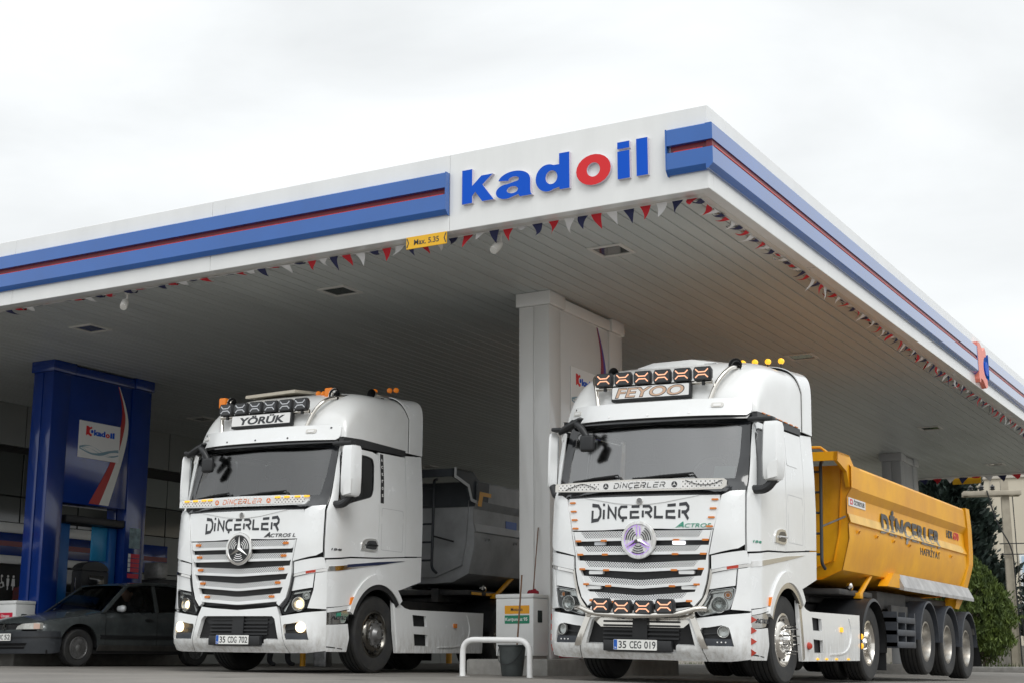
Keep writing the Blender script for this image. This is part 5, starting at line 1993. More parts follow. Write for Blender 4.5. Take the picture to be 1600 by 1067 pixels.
    conform(mb, [cen, op + notch], PS, -.05, .012, WHITE, .08)
    mb.obj("bumper_centre", t)
    fog = cuts([(.715, .56), (.73, .60), (.80, .607), (.95, .632)], 4) + cuts([(1.0, .615), (1.025, .59), (1.065, .412)], 3) + [(.752, .412)]
    sdp = [(.735, .40), (.668, .702), (1.225, .772), (1.232, .5), (1.228, .285), (1.0, .258), (.765, .255)]
    for F_ in ((lambda l: l), mirror):
        mb = MB()
        conform(mb, [F_(sdp), F_(fog)], PS, -.05, .012, WHITE, .08)
        mb.obj("bumper_corner", t)
    mb = MB()
    conform(mb, [[(-.69, .40), (-.6, .72), (.6, .72), (.69, .40), (.45, .32), (-.45, .32)]], PS, None, -.055, DARK, .1)
    mb.obj("bumper_opening", t)
    mb = MB()
    for k in range(5):
        z = .47 + k * .045
        conform(mb, [[(-.46, z), (-.07, z), (-.07, z + .02), (-.46, z + .02)]], PS, -.055, -.03, BLACK, .2)
        conform(mb, [[(.07, z), (.46, z), (.46, z + .02), (.07, z + .02)]], PS, -.055, -.03, BLACK, .2)
    conform(mb, [[(-.09, .42), (.09, .42), (.09, .70), (-.09, .70)]], PS, -.055, -.02, BLACK, .2)
    mb.obj("lower_grille", t)
    mb = MB()
    conform(mb, [[(-.65, .72), (.65, .72), (.50, .60), (-.50, .60)]], PS, None, -.05, BULL if two else BLACK, .2)
    mb.obj("opening_top_trim", t)
    for F_, sd in (((lambda l: l), 1), (mirror, -1)):
        mb = MB()
        conform(mb, [F_([(.70, .40), (.70, .63), (1.06, .65), (1.085, .40)])], PS, None, -.045, BLACK, .1)
        conform(mb, [F_([(.75, .415), (1.06, .415), (1.045, .49), (.735, .49)])], PS, -.04, -.008, NAVYF, .1)
        conform(mb, [F_([(.75, .53), (.90, .54), (.90, .555), (.75, .545)])], PS, -.04, -.012, BLACK, .1)
        fr_ = mb.obj("fog_lamp_recess", t)
        fx = .967 if sd == 1 else -.967
        c = PS(fx, .565, -.012)
        mb = MB()
        lathe(mb, [(.001, 0), (.05, .004), (.058, .03), (.064, .03), (.064, .0)], c, (fx * .25, -1, 0), LAMPW if not two else REFL, 24)
        fl_ = mb.obj("fog_lamp", fr_)
        mb = MB()
        lathe(mb, [(.001, .042), (.03, .04), (.058, .030)], c, (fx * .25, -1, 0), LENS, 20)
        mb.obj("lens", fl_)
        if two:
            for k in range(3):
                mb = MB()
                cc_ = PS(sd * (.90 + k * .045), .452, -.006)
                lathe(mb, [(.001, .006), (.008, .004), (.009, 0)], cc_, (0, -1, 0), SIGNW, 8)
                mb.obj("rivet", fr_)
        # headlamp
        hd = cuts([(.66, .80), (.70, .735), (.74, .728)], 3) + cuts([(1.02, .803), (1.05, .88), (1.075, 1.02)], 3) + [(1.06, 1.035), (.83, 1.005)] + cuts([(.80, .96), (.775, .905), (.66, .80)], 3)[:-1]
        mb = MB()
        hb_ = [(.87 + (a - .87) * .98, .88 + (b - .88) * .98) for a, b in hd]
        conform(mb, [F_(hb_)], PS, None, -.07, REFL if two else BLACK, .06)
        conform(mb, [F_([(.80, .985), (1.055, 1.02), (1.052, 1.0), (.805, .965)])], PS, -.03, -.015, REFL, .06)
        conform(mb, [F_([(.70, .765), (.80, .955), (.815, .945), (.72, .755)])], PS, -.03, -.015, REFL, .06)
        hl_ = mb.obj("headlight", t)
        cm = PS(sd * .905, .855, -.052)
        mb = MB()
        lathe(mb, [(.001, .01), (.04, .014), (.066, .028), (.082, .050), (.090, .050), (.090, 0)], cm, (sd * .2, -1, 0), REFL, 28)
        mb.obj("bowl", hl_)
        mb = MB()
        lathe(mb, [(.001, .038), (.03, .034), (.048, .022)], cm, (sd * .2, -1, 0), LAMPW if not two else LENS, 20)
        mb.obj("bulb", hl_)
        c2 = PS(sd * 1.0, .955, -.045)
        mb = MB()
        lathe(mb, [(.001, .01), (.03, .012), (.042, .03), (.048, .03), (.048, 0)], c2, (sd * .4, -1, 0), REFL, 20)
        lathe(mb, [(.001, .02), (.02, .016), (.024, .008)], c2, (sd * .4, -1, 0), AMBER if two else REFL, 14)
        mb.obj("small_bowl", hl_)
        mb = MB()
        conform(mb, [F_(hd)], PS, None, .006, LENS, .05)
        mb.obj("lens", hl_, 60)
        mb = MB()
        conform(mb, [F_(hd), F_([(.87 + (a - .87) * .965, .88 + (b - .88) * .955) for a, b in hd])], PS, -.06, .008, GREYC if two else BLACK, res=None)
        mb.obj("bezel", hl_)
    # plate holder + plate
    mb = MB()
    box(mb, -.42, .40, -1.435, -1.36, .335, .455, BLACK, .012)
    mb.obj("plate_holder", t)
    plate(t, (-.025, -1.442, .405), v['plate'])
    if two:
        # polished bull bar with four lamps
        mb = MB()
        tube(mb, bend([PS(-.78, .80, .03), PS(-.70, .80, .09), (-.50, -1.53, .735), (0, -1.56, .715), (.50, -1.53, .735), PS(.70, .80, .09), PS(.78, .80, .03)], .12), .030, BULL, 14)
        bb = mb.obj("bull_bar", t, 60)
        for F_ in ((lambda l: l), mirror):
            mb = MB()
            conform(mb, [F_([(.60, .70), (.65, .735), (.80, .39), (.725, .39)])], PS, .004, .028, BULL, .1)
            mb.obj("bar_leg", bb)
        mb = MB()
        conform(mb, [[(-.65, .735), (.65, .735), (.60, .70), (-.60, .70)]], PS, .004, .028, BULL, .1)
        mb.obj("bar_frame", bb)
        for x in (-.62, .62):
            mb = MB()
            lathe(mb, [(.001, .012), (.035, .010), (.04, 0)], PS(x, .735, .03), (0, -1, 0), BULL, 20)
            star3d(mb, lambda u, v_, d, x=x: PS(x, .735, .042) + Vector((u, -d, v_)), .03, 0, .01, STEELD)
            mb.obj("boss", bb, 0)
        lamps = [(-.385, .825), (-.13, .808), (.125, .805), (.38, .822)]
        for x, z in lamps:
            spot(t, (x, -1.545, z), LEDX, True, .228, .155)
    # ---- light bar and roof gear
    mb = MB()
    tube(mb, [(-.74, -1.02, 3.355), (.72, -1.02, 3.355)], .026, BULL, 12)
    rb = mb.obj("light_bar", t, 60)
    for sd in (-1, 1):
        mb = MB()
        tube(mb, bend([(sd * .70, -1.05, 3.13), (sd * .76, -.98, 3.36), (sd * .86, -.86, 3.53), (sd * .90, -.50, 3.62), (sd * .90, -.05, 3.68), (sd * .92, .30, 3.72), (sd * .93, .5, 3.70)], .16, 6), .026, BULL, 12)
        mb.obj("roof_pipe", t, 60)
    for k in range(6):
        spot(t, (-.617 + k * .248, -1.06, 3.448), LEDX if two else LEDW, True, .226, .16)
    # name board
    bo = thing_part("name_board", t, (-.02, -1.08, 3.277), rot=(R(-4), 0, 0))
    mb = MB()
    box(mb, -.50, .50, .0, .07, -.095, .085, BLACK, .012)
    mb.obj("case", bo)
    mb = MB()
    conform(mb, [rrect(-.485, .48, -.066, .072, .01)], mp_, .001, .008, SIGNW, res=None)
    mb.obj("face", bo)
    mb = MB()
    if two:
        for gl, m, d in ((.030, TXT, .0095), (-.012, BRONZE, .011)):
            text(mb, "FEYOO", mp_, -.42 - gl * .25, .42 + gl * .25, -.055 - gl * .2, .060 + gl * .2, .008, d, m, .02 + gl * .6, .35)
    else:
        text(mb, "YÖRÜK", mp_, -.36, .40, -.055, .066, .008, .0105, TXT, .035, .30)
    mb.obj("lettering", bo)
    # horns
    for x, y, z, r_ in v['horns']:
        mb = MB()
        tube(mb, [(x, y + .62, z), (x, y + .30, z), (x, y + .12, z), (x, y + .04, z), (x, y, z)], [.018, .024, .034, .055, .085 * r_], CHROME if not two else STEELD, 18, caps=False)
        tube(mb, [(x, y + .002, z), (x, y + .06, z), (x, y + .14, z)], [.078 * r_, .045, .02], DARK, 18, caps=False)
        box(mb, x - .015, x + .015, y + .25, y + .3, z - .16, z - .01, BLACK)
        mb.obj("air_horn", t, 60)
    if two:
        mb = MB()
        rings = []
        for y, x0, x1, z0, z1 in ((-.46, -.44, .52, 3.66, 3.70), (-.42, -.48, .57, 3.60, 3.745), (-.1, -.48, .57, 3.62, 3.80), (.3, -.46, .54, 3.64, 3.83), (.36, -.44, .52, 3.66, 3.80)):
            rings.append([(x0, y, z0), (x0, y, z1 - .05), (x0 + .2, y, z1), (x1 - .35, y, z1 + .01), (x1 - .03, y, z1 - .05), (x1, y, z1 - .07), (x1, y, z0)])
        loft(mb, rings, WHITE2, True, True, True)
        ac = mb.obj("roof_air_conditioner", t, 20)
        mb = MB()
        for k in range(4):
            box(mb, .40, .55, -.468, -.452, 3.605 + k * .022, 3.617 + k * .022, STEELD)
        mb.obj("vent", ac)
    else:
        mb = MB()
        rings = [[(-.80, -.46, 3.715), (.05, -.46, 3.745), (.05, -.46, 3.785), (-.80, -.46, 3.755)], [(-.80, .3, 3.78), (.10, .3, 3.81), (.10, .3, 3.845), (-.80, .3, 3.815)]]
        loft(mb, rings, mat("hatch_cream", (.60, .55, .45), .5) if "hatch_cream" not in MATS else MATS["hatch_cream"], True, True, True)
        box(mb, -.70, -.62, -.1, .1, 3.58, 3.74, BLACK)
        box(mb, -.1, -.02, -.1, .1, 3.58, 3.76, BLACK)
        mb.obj("roof_hatch", t, 20)
    for x, y, z, kk in v['beacons']:
        bo_ = thing_part("beacon", t, (x, y, z))
        if kk == 'box':
            mb = MB()
            box(mb, -.06, .06, -.05, .05, -.075, .075, ORANGE, .02, 3)
            mb.obj("lens", bo_)
            mb = MB()
            lathe(mb, [(.001, -.22), (.03, -.22), (.05, -.08), (.05, -.076)], (0, 0, 0), (0, 0, 1), BLACK, 14)
            mb.obj("stand", bo_)
        else:
            mb = MB()
            lathe(mb, [(.001, .03), (.022, .026), (.036, .010), (.038, -.02), (.001, -.02)], (0, 0, 0), (0, -1, 0), AMBERON if two else ORANGE, 16)
            mb.obj("lens", bo_)
            mb = MB()
            cyl(mb, (0, 0, -.10), (0, 0, -.03), .010, BLACK, seg=8)
            mb.obj("stand", bo_)
    # ---- chassis
    mb = MB()
    for x in (-.42, .42):
        box(mb, x - .04, x + .04, -1.0, 4.7, .72, 1.0, CHASS)
    box(mb, -.38, .38, .9, 1.05, .75, .98, CHASS)
    box(mb, -.38, .38, 2.4, 2.55, .75, .98, CHASS)
    box(mb, -.38, .38, 4.4, 4.6, .75, .98, CHASS)
    box(mb, -1.1, 1.1, .3, .75, .45, .75, CHASS, .05)
    box(mb, -.5, .5, -.9, .6, .42, 1.17, CHASS, .05)
    mb.obj("chassis", t)
    mb = MB()
    for y, w_ in ((0, 1.0), (3.64, .95)):
        tube(mb, [(-w_, y, .48), (-.3, y, .48), (0, y, .46), (.3, y, .48), (w_, y, .48)], [.06, .09, .16, .09, .06], CHASS, 12)
    mb.obj("axles", t)
    mb = MB()
    box(mb, -.55, .55, 2.95, 3.9, 1.02, 1.10, CHASS, .03)
    mb.obj("fifth_wheel", t)
    for sd in (1, -1):
        mb = MB()
        sk = [(.32, .955), (.36, .965), (.46, .93), (.62, .86), (.76, .84), (2.80, .85), (2.77, .27), (.43, .262), (.36, .55)]
        h1 = [(.82, .775), (1.18, .765), (1.20, .62), (.85, .62)]
        h2 = [(.86, .52), (1.22, .51), (1.24, .36), (.89, .36)]
        smp2 = lambda u, v_, d: Vector((sd * (1.235 + d + .012 * math.sin(v_ * 3)), u, v_))
        conform(mb, [sk, h1, h2], smp2, -.04, .0, WHITE, .15)
        sk_ = mb.obj("side_skirt", t)
        mb = MB()
        conform(mb, [cuts([(2.30, .80), (2.38, .62), (2.30, .46), (2.05, .37), (1.5, .35)], 5) + cuts([(1.5, .335), (2.05, .355), (2.34, .45), (2.42, .62), (2.36, .80)], 5)], smp2, .0, .012, WHITE, .3)
        mb.obj("skirt_crease", sk_)
        mb = MB()
        conform(mb, [[(.33, .945), (.40, .93), (.52, .30), (.45, .27)]], smp2, .0, .008, BULL if two else WHITE, .3)
        mb.obj("skirt_edge", sk_)
        for hh in (h1, h2):
            mb = MB()
            ys_, zs_ = [p[0] for p in hh], [p[1] for p in hh]
            box(mb, min(sd * .9, sd * 1.19), max(sd * .9, sd * 1.19), min(ys_) - .06, max(ys_) + .06, min(zs_) - .02, max(zs_) + .03, DARK)
            box(mb, min(sd * .95, sd * 1.225), max(sd * .95, sd * 1.225), min(ys_) + .02, max(ys_) - .03, min(zs_) - .012, min(zs_) + .008, STEELD)
            mb.obj("step_well", sk_)
        mb = MB()
        box(mb, min(sd * .75, sd * 1.20), max(sd * .75, sd * 1.20), .62, 2.78, .80, .845, STEELD, .01)
        mb.obj("skirt_deck", sk_)
        if sd == 1:
            mb = MB()
            conform(mb, [rrect(1.92, 2.0, .62, .68, .01)], smp2, .0, .02, AMBERON if two else AMBER, res=None)
            mb.obj("marker_lamp", sk_)
            if two:
                for y in (1.0, 1.35, 1.75, 2.25):
                    mb = MB()
                    conform(mb, [rrect(y - .03, y + .03, .278, .30, .006, 2)], smp2, .0, .015, AMBERON, res=None)
                    mb.obj("marker_lamp", sk_)
                for z in (.58, .46):
                    mb = MB()
                    lathe(mb, [(.001, .03), (.03, .02), (.04, 0)], (1.25, 2.84, z), (.7, .3, 0), AMBERON, 16)
                    mb.obj("marker_lamp", sk_)
                mb = MB()
                lathe(mb, [(.001, .05), (.03, .045), (.045, .01), (.045, -.01)], (1.25, .66, .44), (.6, -.8, 0), REDLENS, 16)
                mb.obj("marker_lamp", sk_)
        # rear fender
        mb = MB()
        yr = 3.64
        pr = [(yr + .60 * math.cos(R(a)), .50 + .60 * math.sin(R(a))) for a in range(-12, 176, 8)]
        loft(mb, [[(sd * x, u, v_) for u, v_ in pr] for x in (.52, 1.20)], BLACK, False)
        loft(mb, [[(sd * 1.20, u, v_) for u, v_ in pr], [(sd * 1.215, yr + .56 * math.cos(R(a)), .50 + .56 * math.sin(R(a))) for a in range(-12, 176, 8)]], BLACK, False)
        mb.obj("rear_fender", t)
        mb = MB()
        box(mb, min(sd * .54, sd * 1.18), max(sd * .54, sd * 1.18), yr + .62, yr + .64, .14, .55, BLACK)
        mb.obj("mudflap", t)
        # wheels
        wheel(t, (sd * 1.04, 0, .5), sd, .5, .31, "steer", two, two, steel=BULL if two else DKRIM)
        wheel(t, (sd * 1.00, yr, .5), sd, .5, .28, "drive", True, two)
        wheel(t, (sd * .66, yr, .5), sd, .5, .28, "drive", False)
    mb = MB()
    for k in range(3):
        tube(mb, bend([(-.2 + .1 * k, .98, 1.5), (-.2 + .1 * k, 1.2, 1.15), (-.15 + .1 * k, 1.6, 1.3), (-.1 + .1 * k, 2.0, 1.5)], .2), .018, BLACK, 6)
    mb.obj("air_hoses", t)
    mb = MB()
    box(mb, -.8, .8, 1.02, 1.10, 1.2, 2.9, WHITE, .02)
    mb.obj("cab_rear_wall", t)
    return t
def spot(parent, c, led, frame, wd, hg):
    o = thing_part("spotlight", parent, c)
    mb = MB()
    a, b = wd / 2, hg / 2
    out_ = [(-a, -b * .55), (-a * .82, -b), (a * .82, -b), (a, -b * .55), (a, b * .55), (a * .82, b), (-a * .82, b), (-a, b * .55)]
    rings = []
    for y, k in ((.07, .72), (.03, .96), (-.02, 1), (-.035, .93)):
        rings.append([(x * k, y, z * k) for x, z in out_])
    loft(mb, rings, BLACK, True, True, True)
    box(mb, -.015, .015, .0, .03, -b - .05, -b + .01, BLACK)
    mb.obj("case", o, 30)
    mb = MB()
    conform(mb, [[(x * .84, z * .82) for x, z in out_]], lambda u, v, d: Vector((u, -.0355 - d, v)), .0, .004, GLOSSB, res=None)
    mb.obj("lens", o)
    mb = MB()
    for s_ in (1, -1):
        l = stroke([(-a * .68, s_ * b * .62), (-a * .36, s_ * b * .20), (a * .36, s_ * b * .20), (a * .68, s_ * b * .62)], .013)
        conform(mb, [l], lambda u, v, d: Vector((u, -.0395 - d, v)), .0, .004, led, res=None)
    mb.obj("led_mark", o)
    return o
T2O, T2R, T2Y = (-6.80, 16.28, .025), 1.6, 0.0
T1O, T1R, T1Y = (-12.353, 16.101, .118), .829, 1.141
build_truck("tractor_truck", "white tractor truck with a FEYOO roof board and polished bull bar, beside the white column", T2O, T2R, T2Y,
            dict(two=True, plate="35 CEG 019", horns=[(-.67, -.72, 3.60, .8), (.86, -.66, 3.60, 1.0)],
                 beacons=[(.45, .68, 3.89, 'r'), (.61, .68, 3.89, 'r'), (.78, .68, 3.885, 'r'), (.95, .68, 3.88, 'r')]))
build_truck("tractor_truck", "white tractor truck with lit headlamps and orange roof beacons beside the grey car", T1O, T1R, T1Y,
            dict(two=False, plate="35 CDG 702", horns=[(-.88, -.66, 3.62, 1.0), (.85, -.66, 3.62, 1.1), (1.0, .0, 3.73, .8)],
                 beacons=[(-1.06, -.6, 3.64, 'box'), (.70, -.55, 3.665, 'box'), (.40, -.4, 3.71, 'r'), (.56, -.5, 3.68, 'r'), (.85, .3, 3.82, 'r'), (.82, .72, 3.905, 'r'), (.93, .72, 3.90, 'r')]))

# ------------------------------------------------------------------ tipper semi-trailers
def build_trailer(label, O, roll, yaw, v):
    rot = Matrix.Rotation(R(yaw), 3, 'Z') @ Matrix.Rotation(R(roll), 3, 'Y')
    t = thing("tipper_trailer", label, "tipper trailer", O, rot, "tipper trailers behind the trucks")
    BD, RIB, DK, ST = v['body'], v['rail'], v['dark'], v['stripe']
    # body: cross-section ring (x, z), swept along Y
    half = [(.46, 1.29), (.80, 1.31), (1.10, 1.43), (1.205, 1.84), (1.20, 2.035), (1.222, 2.05), (1.185, 2.17), (1.185, 2.385), (1.25, 2.495), (1.25, 2.77), (1.235, 2.80), (1.13, 2.80), (1.11, 2.78)]
    inn = [(1.10, 2.45), (1.06, 1.9), (.98, 1.55), (.5, 1.38)]
    ring = half + inn + [(-a, b) for a, b in (half + inn)[::-1]]
    def yoff(z, rear):
        if rear:
            return 9.55 + smooth_t([(1.29, -.45), (1.45, .0), (1.9, .18), (2.1, .17), (2.8, -.10)], z)
        return 2.56 + smooth_t([(1.29, .10), (1.43, .02), (1.85, .0), (2.4, -.02), (2.8, -.03)], z)
    mb = MB()
    rings = []
    NY = 14
    for j in range(NY + 1):
        rings.append([(x, yoff(z, 0) + (yoff(z, 1) - .32 - yoff(z, 0)) * j / NY, z) for x, z in ring])
    loft(mb, rings, BD)
    mb.obj("dump_body", t, 20)
    # front and rear closing panels
    mb = MB()
    op = [(-a, b) for a, b in half[:-1]][::-1]
    outl = [(a, b) for a, b in half[:-1]] + op
    conform(mb, [[(a * .985, b) for a, b in outl]], lambda x, z, d: Vector((x, yoff(z, 0) + .03 - d, z)), -.03, .0, DK, .3)
    fpo = mb.obj("front_panel", t, 20)
    if not v['yellow']:  # dark sheet painted in for the shadow on the upper front
        mb = MB()
        conform(mb, [[(-1.19, 2.42), (1.19, 2.42), (1.225, 2.52), (1.225, 2.79), (-1.225, 2.79), (-1.225, 2.52)]], lambda x, z, d: Vector((x, yoff(z, 0) + .03 - d, z)), .0, .012, GREYK, .3)
        mb.obj("painted_top_shade", fpo)
    mb = MB()
    conform(mb, [[(a * 1.0, b) for a, b in outl]], lambda x, z, d: Vector((x, yoff(z, 1) + d, z)), -.06, .0, BD, .3)
    for x in (-.6, .0, .6):
        conform(mb, [[(x - .05, 1.5), (x + .05, 1.5), (x + .05, 2.7), (x - .05, 2.7)]], lambda x, z, d: Vector((x, yoff(z, 1) + d, z)), 0, .05, BD, .2)
    mb.obj("tailgate", t, 20)
    for sd in (1, -1):
        mb = MB()
        # rear post
        post = [(1.30, -.66), (1.45, -.30), (1.9, -.13), (2.1, -.14), (2.82, -.41), (2.82, -.13), (2.1, .17), (1.9, .18), (1.45, .02), (1.12, -.45), (1.12, -.72)]
        pm = lambda u, z, d: Vector((sd * (smooth_t([(1.1, 1.10), (1.43, 1.14), (1.85, 1.225), (2.1, 1.235), (2.5, 1.262), (2.9, 1.262)], z) + d), 9.55 + u, z))
        conform(mb, [[(b, a) for a, b in post]], pm, -.18, .012, BD, .15)
        mb.obj("rear_post", t, 25)
        mb = MB()
        # ridge face turned upward, its brighter light put into a paler colour
        sm_ = lambda u, z, d: Vector((sd * (smooth_t([(2.035, 1.203), (2.05, 1.225), (2.17, 1.189), (2.38, 1.188)], z) + d), u, z))
        conform(mb, [[(2.57, 2.050), (9.0, 2.050), (9.18, 2.105), (9.1, 2.168), (2.57, 2.168)]], sm_, None, .004, ST, .3)
        mb.obj("lit_ridge_strip", t)
        # front edge flange
        mb = MB()
        fl = [(2.53, 2.50), (2.53, 2.79), (2.90, 2.79), (2.86, 2.50)]
        conform(mb, [fl], lambda u, z, d: Vector((sd * (1.25 + d), u, z)), .0, .008, RIB, .3)
        mb.obj("rail_plate", t)
        # small hooks
        mb = MB()
        for k in range(7):
            y = 2.95 + k * .88
            tube(mb, bend([(sd * 1.20, y - .05, 1.92), (sd * 1.225, y - .04, 1.965), (sd * 1.225, y + .04, 1.965), (sd * 1.20, y + .05, 1.93)], .02), .010, DK if v['yellow'] else BD, 6)
        mb.obj("tie_hooks", t)
    # hood over the front
    mb = MB()
    hood = [(1.90, 2.80), (1.92, 2.92), (2.44, 2.925), (2.66, 2.79), (2.60, 2.55), (2.41, 2.50), (2.31, 2.70)]
    sh = v['hood']
    for sd in (1, -1):
        conform(mb, [[(a + sh, b) for a, b in hood]], lambda u, z, d: Vector((sd * (1.225 + d), u, z)), -.05, .0, RIB, .4)
    loft(mb, [[(x, 1.90 + sh, 2.80), (x, 1.92 + sh, 2.92), (x, 2.44 + sh, 2.925), (x, 2.44 + sh, 2.90), (x, 1.95 + sh, 2.89), (x, 1.93 + sh, 2.80)] for x in (-1.225, 1.225)], RIB, True, True, True)
    mb.obj("front_hood", t, 20)
    mb = MB()
    ed = [(1.90, 2.80), (2.31, 2.70), (2.41, 2.50)]
    if not v['yellow']:
        conform(mb, [stroke([(a + sh, b) for a, b in ([(1.92, 2.93), (1.915, 2.80)] + ed[1:] + [(2.62, 2.47)])], .045)], lambda u, z, d: Vector((1.226 + d, u, z)), .0, .012, GREYL, res=None)
        mb.obj("hood_edge", t)
        mb = MB()
        conform(mb, [[(2.60, 2.64), (2.95, 2.64), (2.95, 2.58), (2.70, 2.58), (2.66, 2.42), (2.56, 2.42)]], lambda u, z, d: Vector((1.253 + d, u, z)), .0, .008, YEL, res=None)
        mb.obj("yellow_mark", t)
        mb = MB()
        conform(mb, [[(3.55, 2.02), (3.9, 2.02), (3.9, 2.28), (3.55, 2.28)]], lambda u, z, d: Vector((1.19 + d, u, z)), .0, .005, EUB, res=None)
        mb.obj("side_sticker", t)
    else:
        tube(mb, [(-.0 + .55, 2.0, 2.92), (.55, 2.02, 2.98), (.55, 2.12, 3.0), (.95, 2.2, 3.0), (1.05, 2.2, 2.92)], .018, RIB, 8)
        mb.obj("lifting_eye", t, 60)
    # ladder
    mb = MB()
    lx = v['ladder']
    for x in (lx, lx + .34):
        tube(mb, bend([(x, 2.46, 2.84), (x, 2.38, 2.82), (x, 2.36, 1.50), (x, 2.50, 1.44)], .08), .022, v['ladm'], 8)
    for k in range(5):
        tube(mb, [(lx, 2.37, 1.62 + k * .27), (lx + .34, 2.37, 1.62 + k * .27)], .016, v['ladm'], 8)
    mb.obj("ladder", t, 60)
    mb = MB()
    tube(mb, [(lx + .34, 2.37, 1.98), (lx + .62, 2.52, 2.12 if v['yellow'] else 1.90)], .014, STEELD if v['yellow'] else BLACK, 6)
    mb.obj("ladder_stay", t)
    # lettering
    if v['yellow']:
        ym = lambda u, z, d: sm_r(u, z, d)
        def sm_r(u, z, d):
            return Vector((smooth_t([(2.035, 1.203), (2.05, 1.225), (2.17, 1.189), (2.38, 1.188)], z) + d, u, z))
        mb = MB()
        text(mb, "DİNÇERLER", sm_r, 4.08, 7.52, 1.955, 2.39, .007, .010, FADE, .035, .3, clip=((5.8, 2.118), (-.012, 1)), spacing=1.12)
        mb.obj("faded_lettering", t)
        mb = MB()
        text(mb, "DİNÇERLER", sm_r, 4.10, 7.54, 1.955, 2.39, .007, .010, TXT, .05, .3, clip=((5.8, 2.122), (.012, -1)), spacing=1.12)
        mb.obj("lettering", t)
        mb = MB()
        text(mb, "HAFRİYAT", lambda u, z, d: Vector((1.204 + d, u, z)), 6.25, 7.5, 1.855, 2.0, .0, .004, TXT, .015, spacing=1.12)
        mb.obj("lettering", t)
        mb = MB()
        text(mb, "HDR", sm_r, 8.05, 8.48, 2.245, 2.37, .002, .005, TXT, .02)
        mb.obj("lettering", t)
        mb = MB()
        text(mb, "670", sm_r, 8.54, 8.92, 2.245, 2.37, .002, .005, SIGNR, .02)
        mb.obj("lettering", t)
        mb = MB()
        conform(mb, [[(2.60, 2.275), (3.38, 2.275), (3.38, 2.382), (2.60, 2.382)]], sm_r, .0, .004, SIGNW, res=None)
        sg = mb.obj("maker_sticker", t)
        mb = MB()
        text(mb, "ÖZTREYLER", sm_r, 2.83, 3.34, 2.300, 2.372, .004, .006, TXT, .03)
        conform(mb, [rrect(2.66, 2.78, 2.295, 2.365, .015), rrect(2.69, 2.75, 2.312, 2.348, .008)], sm_r, .004, .006, SIGNR, res=None)
        mb.obj("lettering", sg)
    # side mud tray
    for sd in (1, -1):
        mb = MB()
        tr = [[(sd * 1.16, y, 1.50 if y > 4.9 else 1.49), (sd * 1.255, y, 1.315), (sd * 1.255, y, 1.265), (sd * 1.10, y, 1.30)] for y in (5.05, 6.5, 8.0, 9.62)]
        loft(mb, tr, ALU if v['yellow'] else GREYD, True, True, True)
        mb.obj("mud_tray", t, 20)
        mb = MB()
        conform(mb, [[(4.40, 1.30), (5.20, 1.30), (5.06, 1.50), (4.75, 1.50)]], lambda u, z, d: Vector((sd * (1.19 + d), u, z)), -.14, .0, BD, .5)
        mb.obj("tray_gusset", t)
    # chassis
    mb = MB()
    for x in (-.45, .45):
        box(mb, x - .06, x + .06, 2.7, 9.6, 1.02, 1.22, CHASS)
        box(mb, x - .06, x + .06, 4.4, 9.6, .85, 1.02, CHASS)
    box(mb, -1.0, 1.0, 2.75, 4.3, 1.12, 1.20, CHASS, .02)
    for y in (4.5, 5.6, 7.2, 8.6, 9.5):
        box(mb, -.4, .4, y - .05, y + .05, .9, 1.15, CHASS)
    box(mb, -1.0, 1.0, 4.55, 6.1, .98, 1.24, CHASS, .03)
    box(mb, -.95, .95, 6.0, 9.5, 1.14, 1.24, CHASS, .02)
    for y in (6.62, 8.0, 9.33):
        tube(mb, [(-1.0, y, .52), (1.0, y, .52)], .07, CHASS, 12)
        for x in (-.5, .5):
            box(mb, x - .05, x + .05, y - .5, y + .2, .55, .86, CHASS)
            cyl(mb, (x, y + .25, .5), (x, y + .25, .86), .11, CHASS, seg=12)
    cyl(mb, (-.6, 5.2, .72), (.6, 5.2, .72), .16, CHASS, seg=16)
    mb.obj("chassis", t)
    for sd in (1, -1):
        mb = MB()
        tube(mb, [(sd * 1.02, 3.55, 1.13), (sd * 1.05, 4.05, 1.44)], .035, BD if v['yellow'] else YEL, 8)
        box(mb, sd * 1.02 - .05, sd * 1.02 + .05, 3.47, 3.60, 1.09, 1.17, BD if v['yellow'] else YEL, .01)
        mb.obj("front_support", t)
    for x in (-.85, .85):
        mb = MB()
        box(mb, x - .07, x + .07, 4.5, 4.64, .42, 1.0, CHASS, .01)
        box(mb, x - .14, x + .14, 4.44, 4.70, .38, .42, CHASS)
        mb.obj("landing_leg", t)
    # side steps / guard
    for sd in (1, -1):
        mb = MB()
        x0, x1 = (.95, 1.20) if sd == 1 else (-1.20, -.95)
        for z in (.45, .62, .80):
            box(mb, x0, x1, 4.85, 5.86, z, z + .09, NAVYF, .015)
        for y in (4.85, 5.30, 5.82):
            box(mb, x0 + .02, x1 - .01, y, y + .05, .45, .96, NAVYF)
        box(mb, x0 + .1, x1 - .1, 4.9, 5.8, .9, 1.05, CHASS)
        mb.obj("side_guard", t)
        for i, (y, zc) in enumerate(((6.62, .56), (8.0, .53), (9.33, .475))):
            mb = MB()
            pr = [(y + .585 * math.cos(R(a)), zc + .61 * math.sin(R(a))) for a in range(2, 185, 8)]
            pr2 = [(y + .555 * math.cos(R(a)), zc + .58 * math.sin(R(a))) for a in range(2, 185, 8)]
            loft(mb, [[(sd * .80, u, z) for u, z in pr], [(sd * 1.22, u, z) for u, z in pr], [(sd * 1.225, u, z) for u, z in pr2], [(sd * .80, u, z) for u, z in pr2]], NAVYF, False)
            mb.obj("fender", t)
            w_ = wheel(t, (sd * 1.02, y, zc), sd, .5, .33, "drive", False, steel=STEEL)
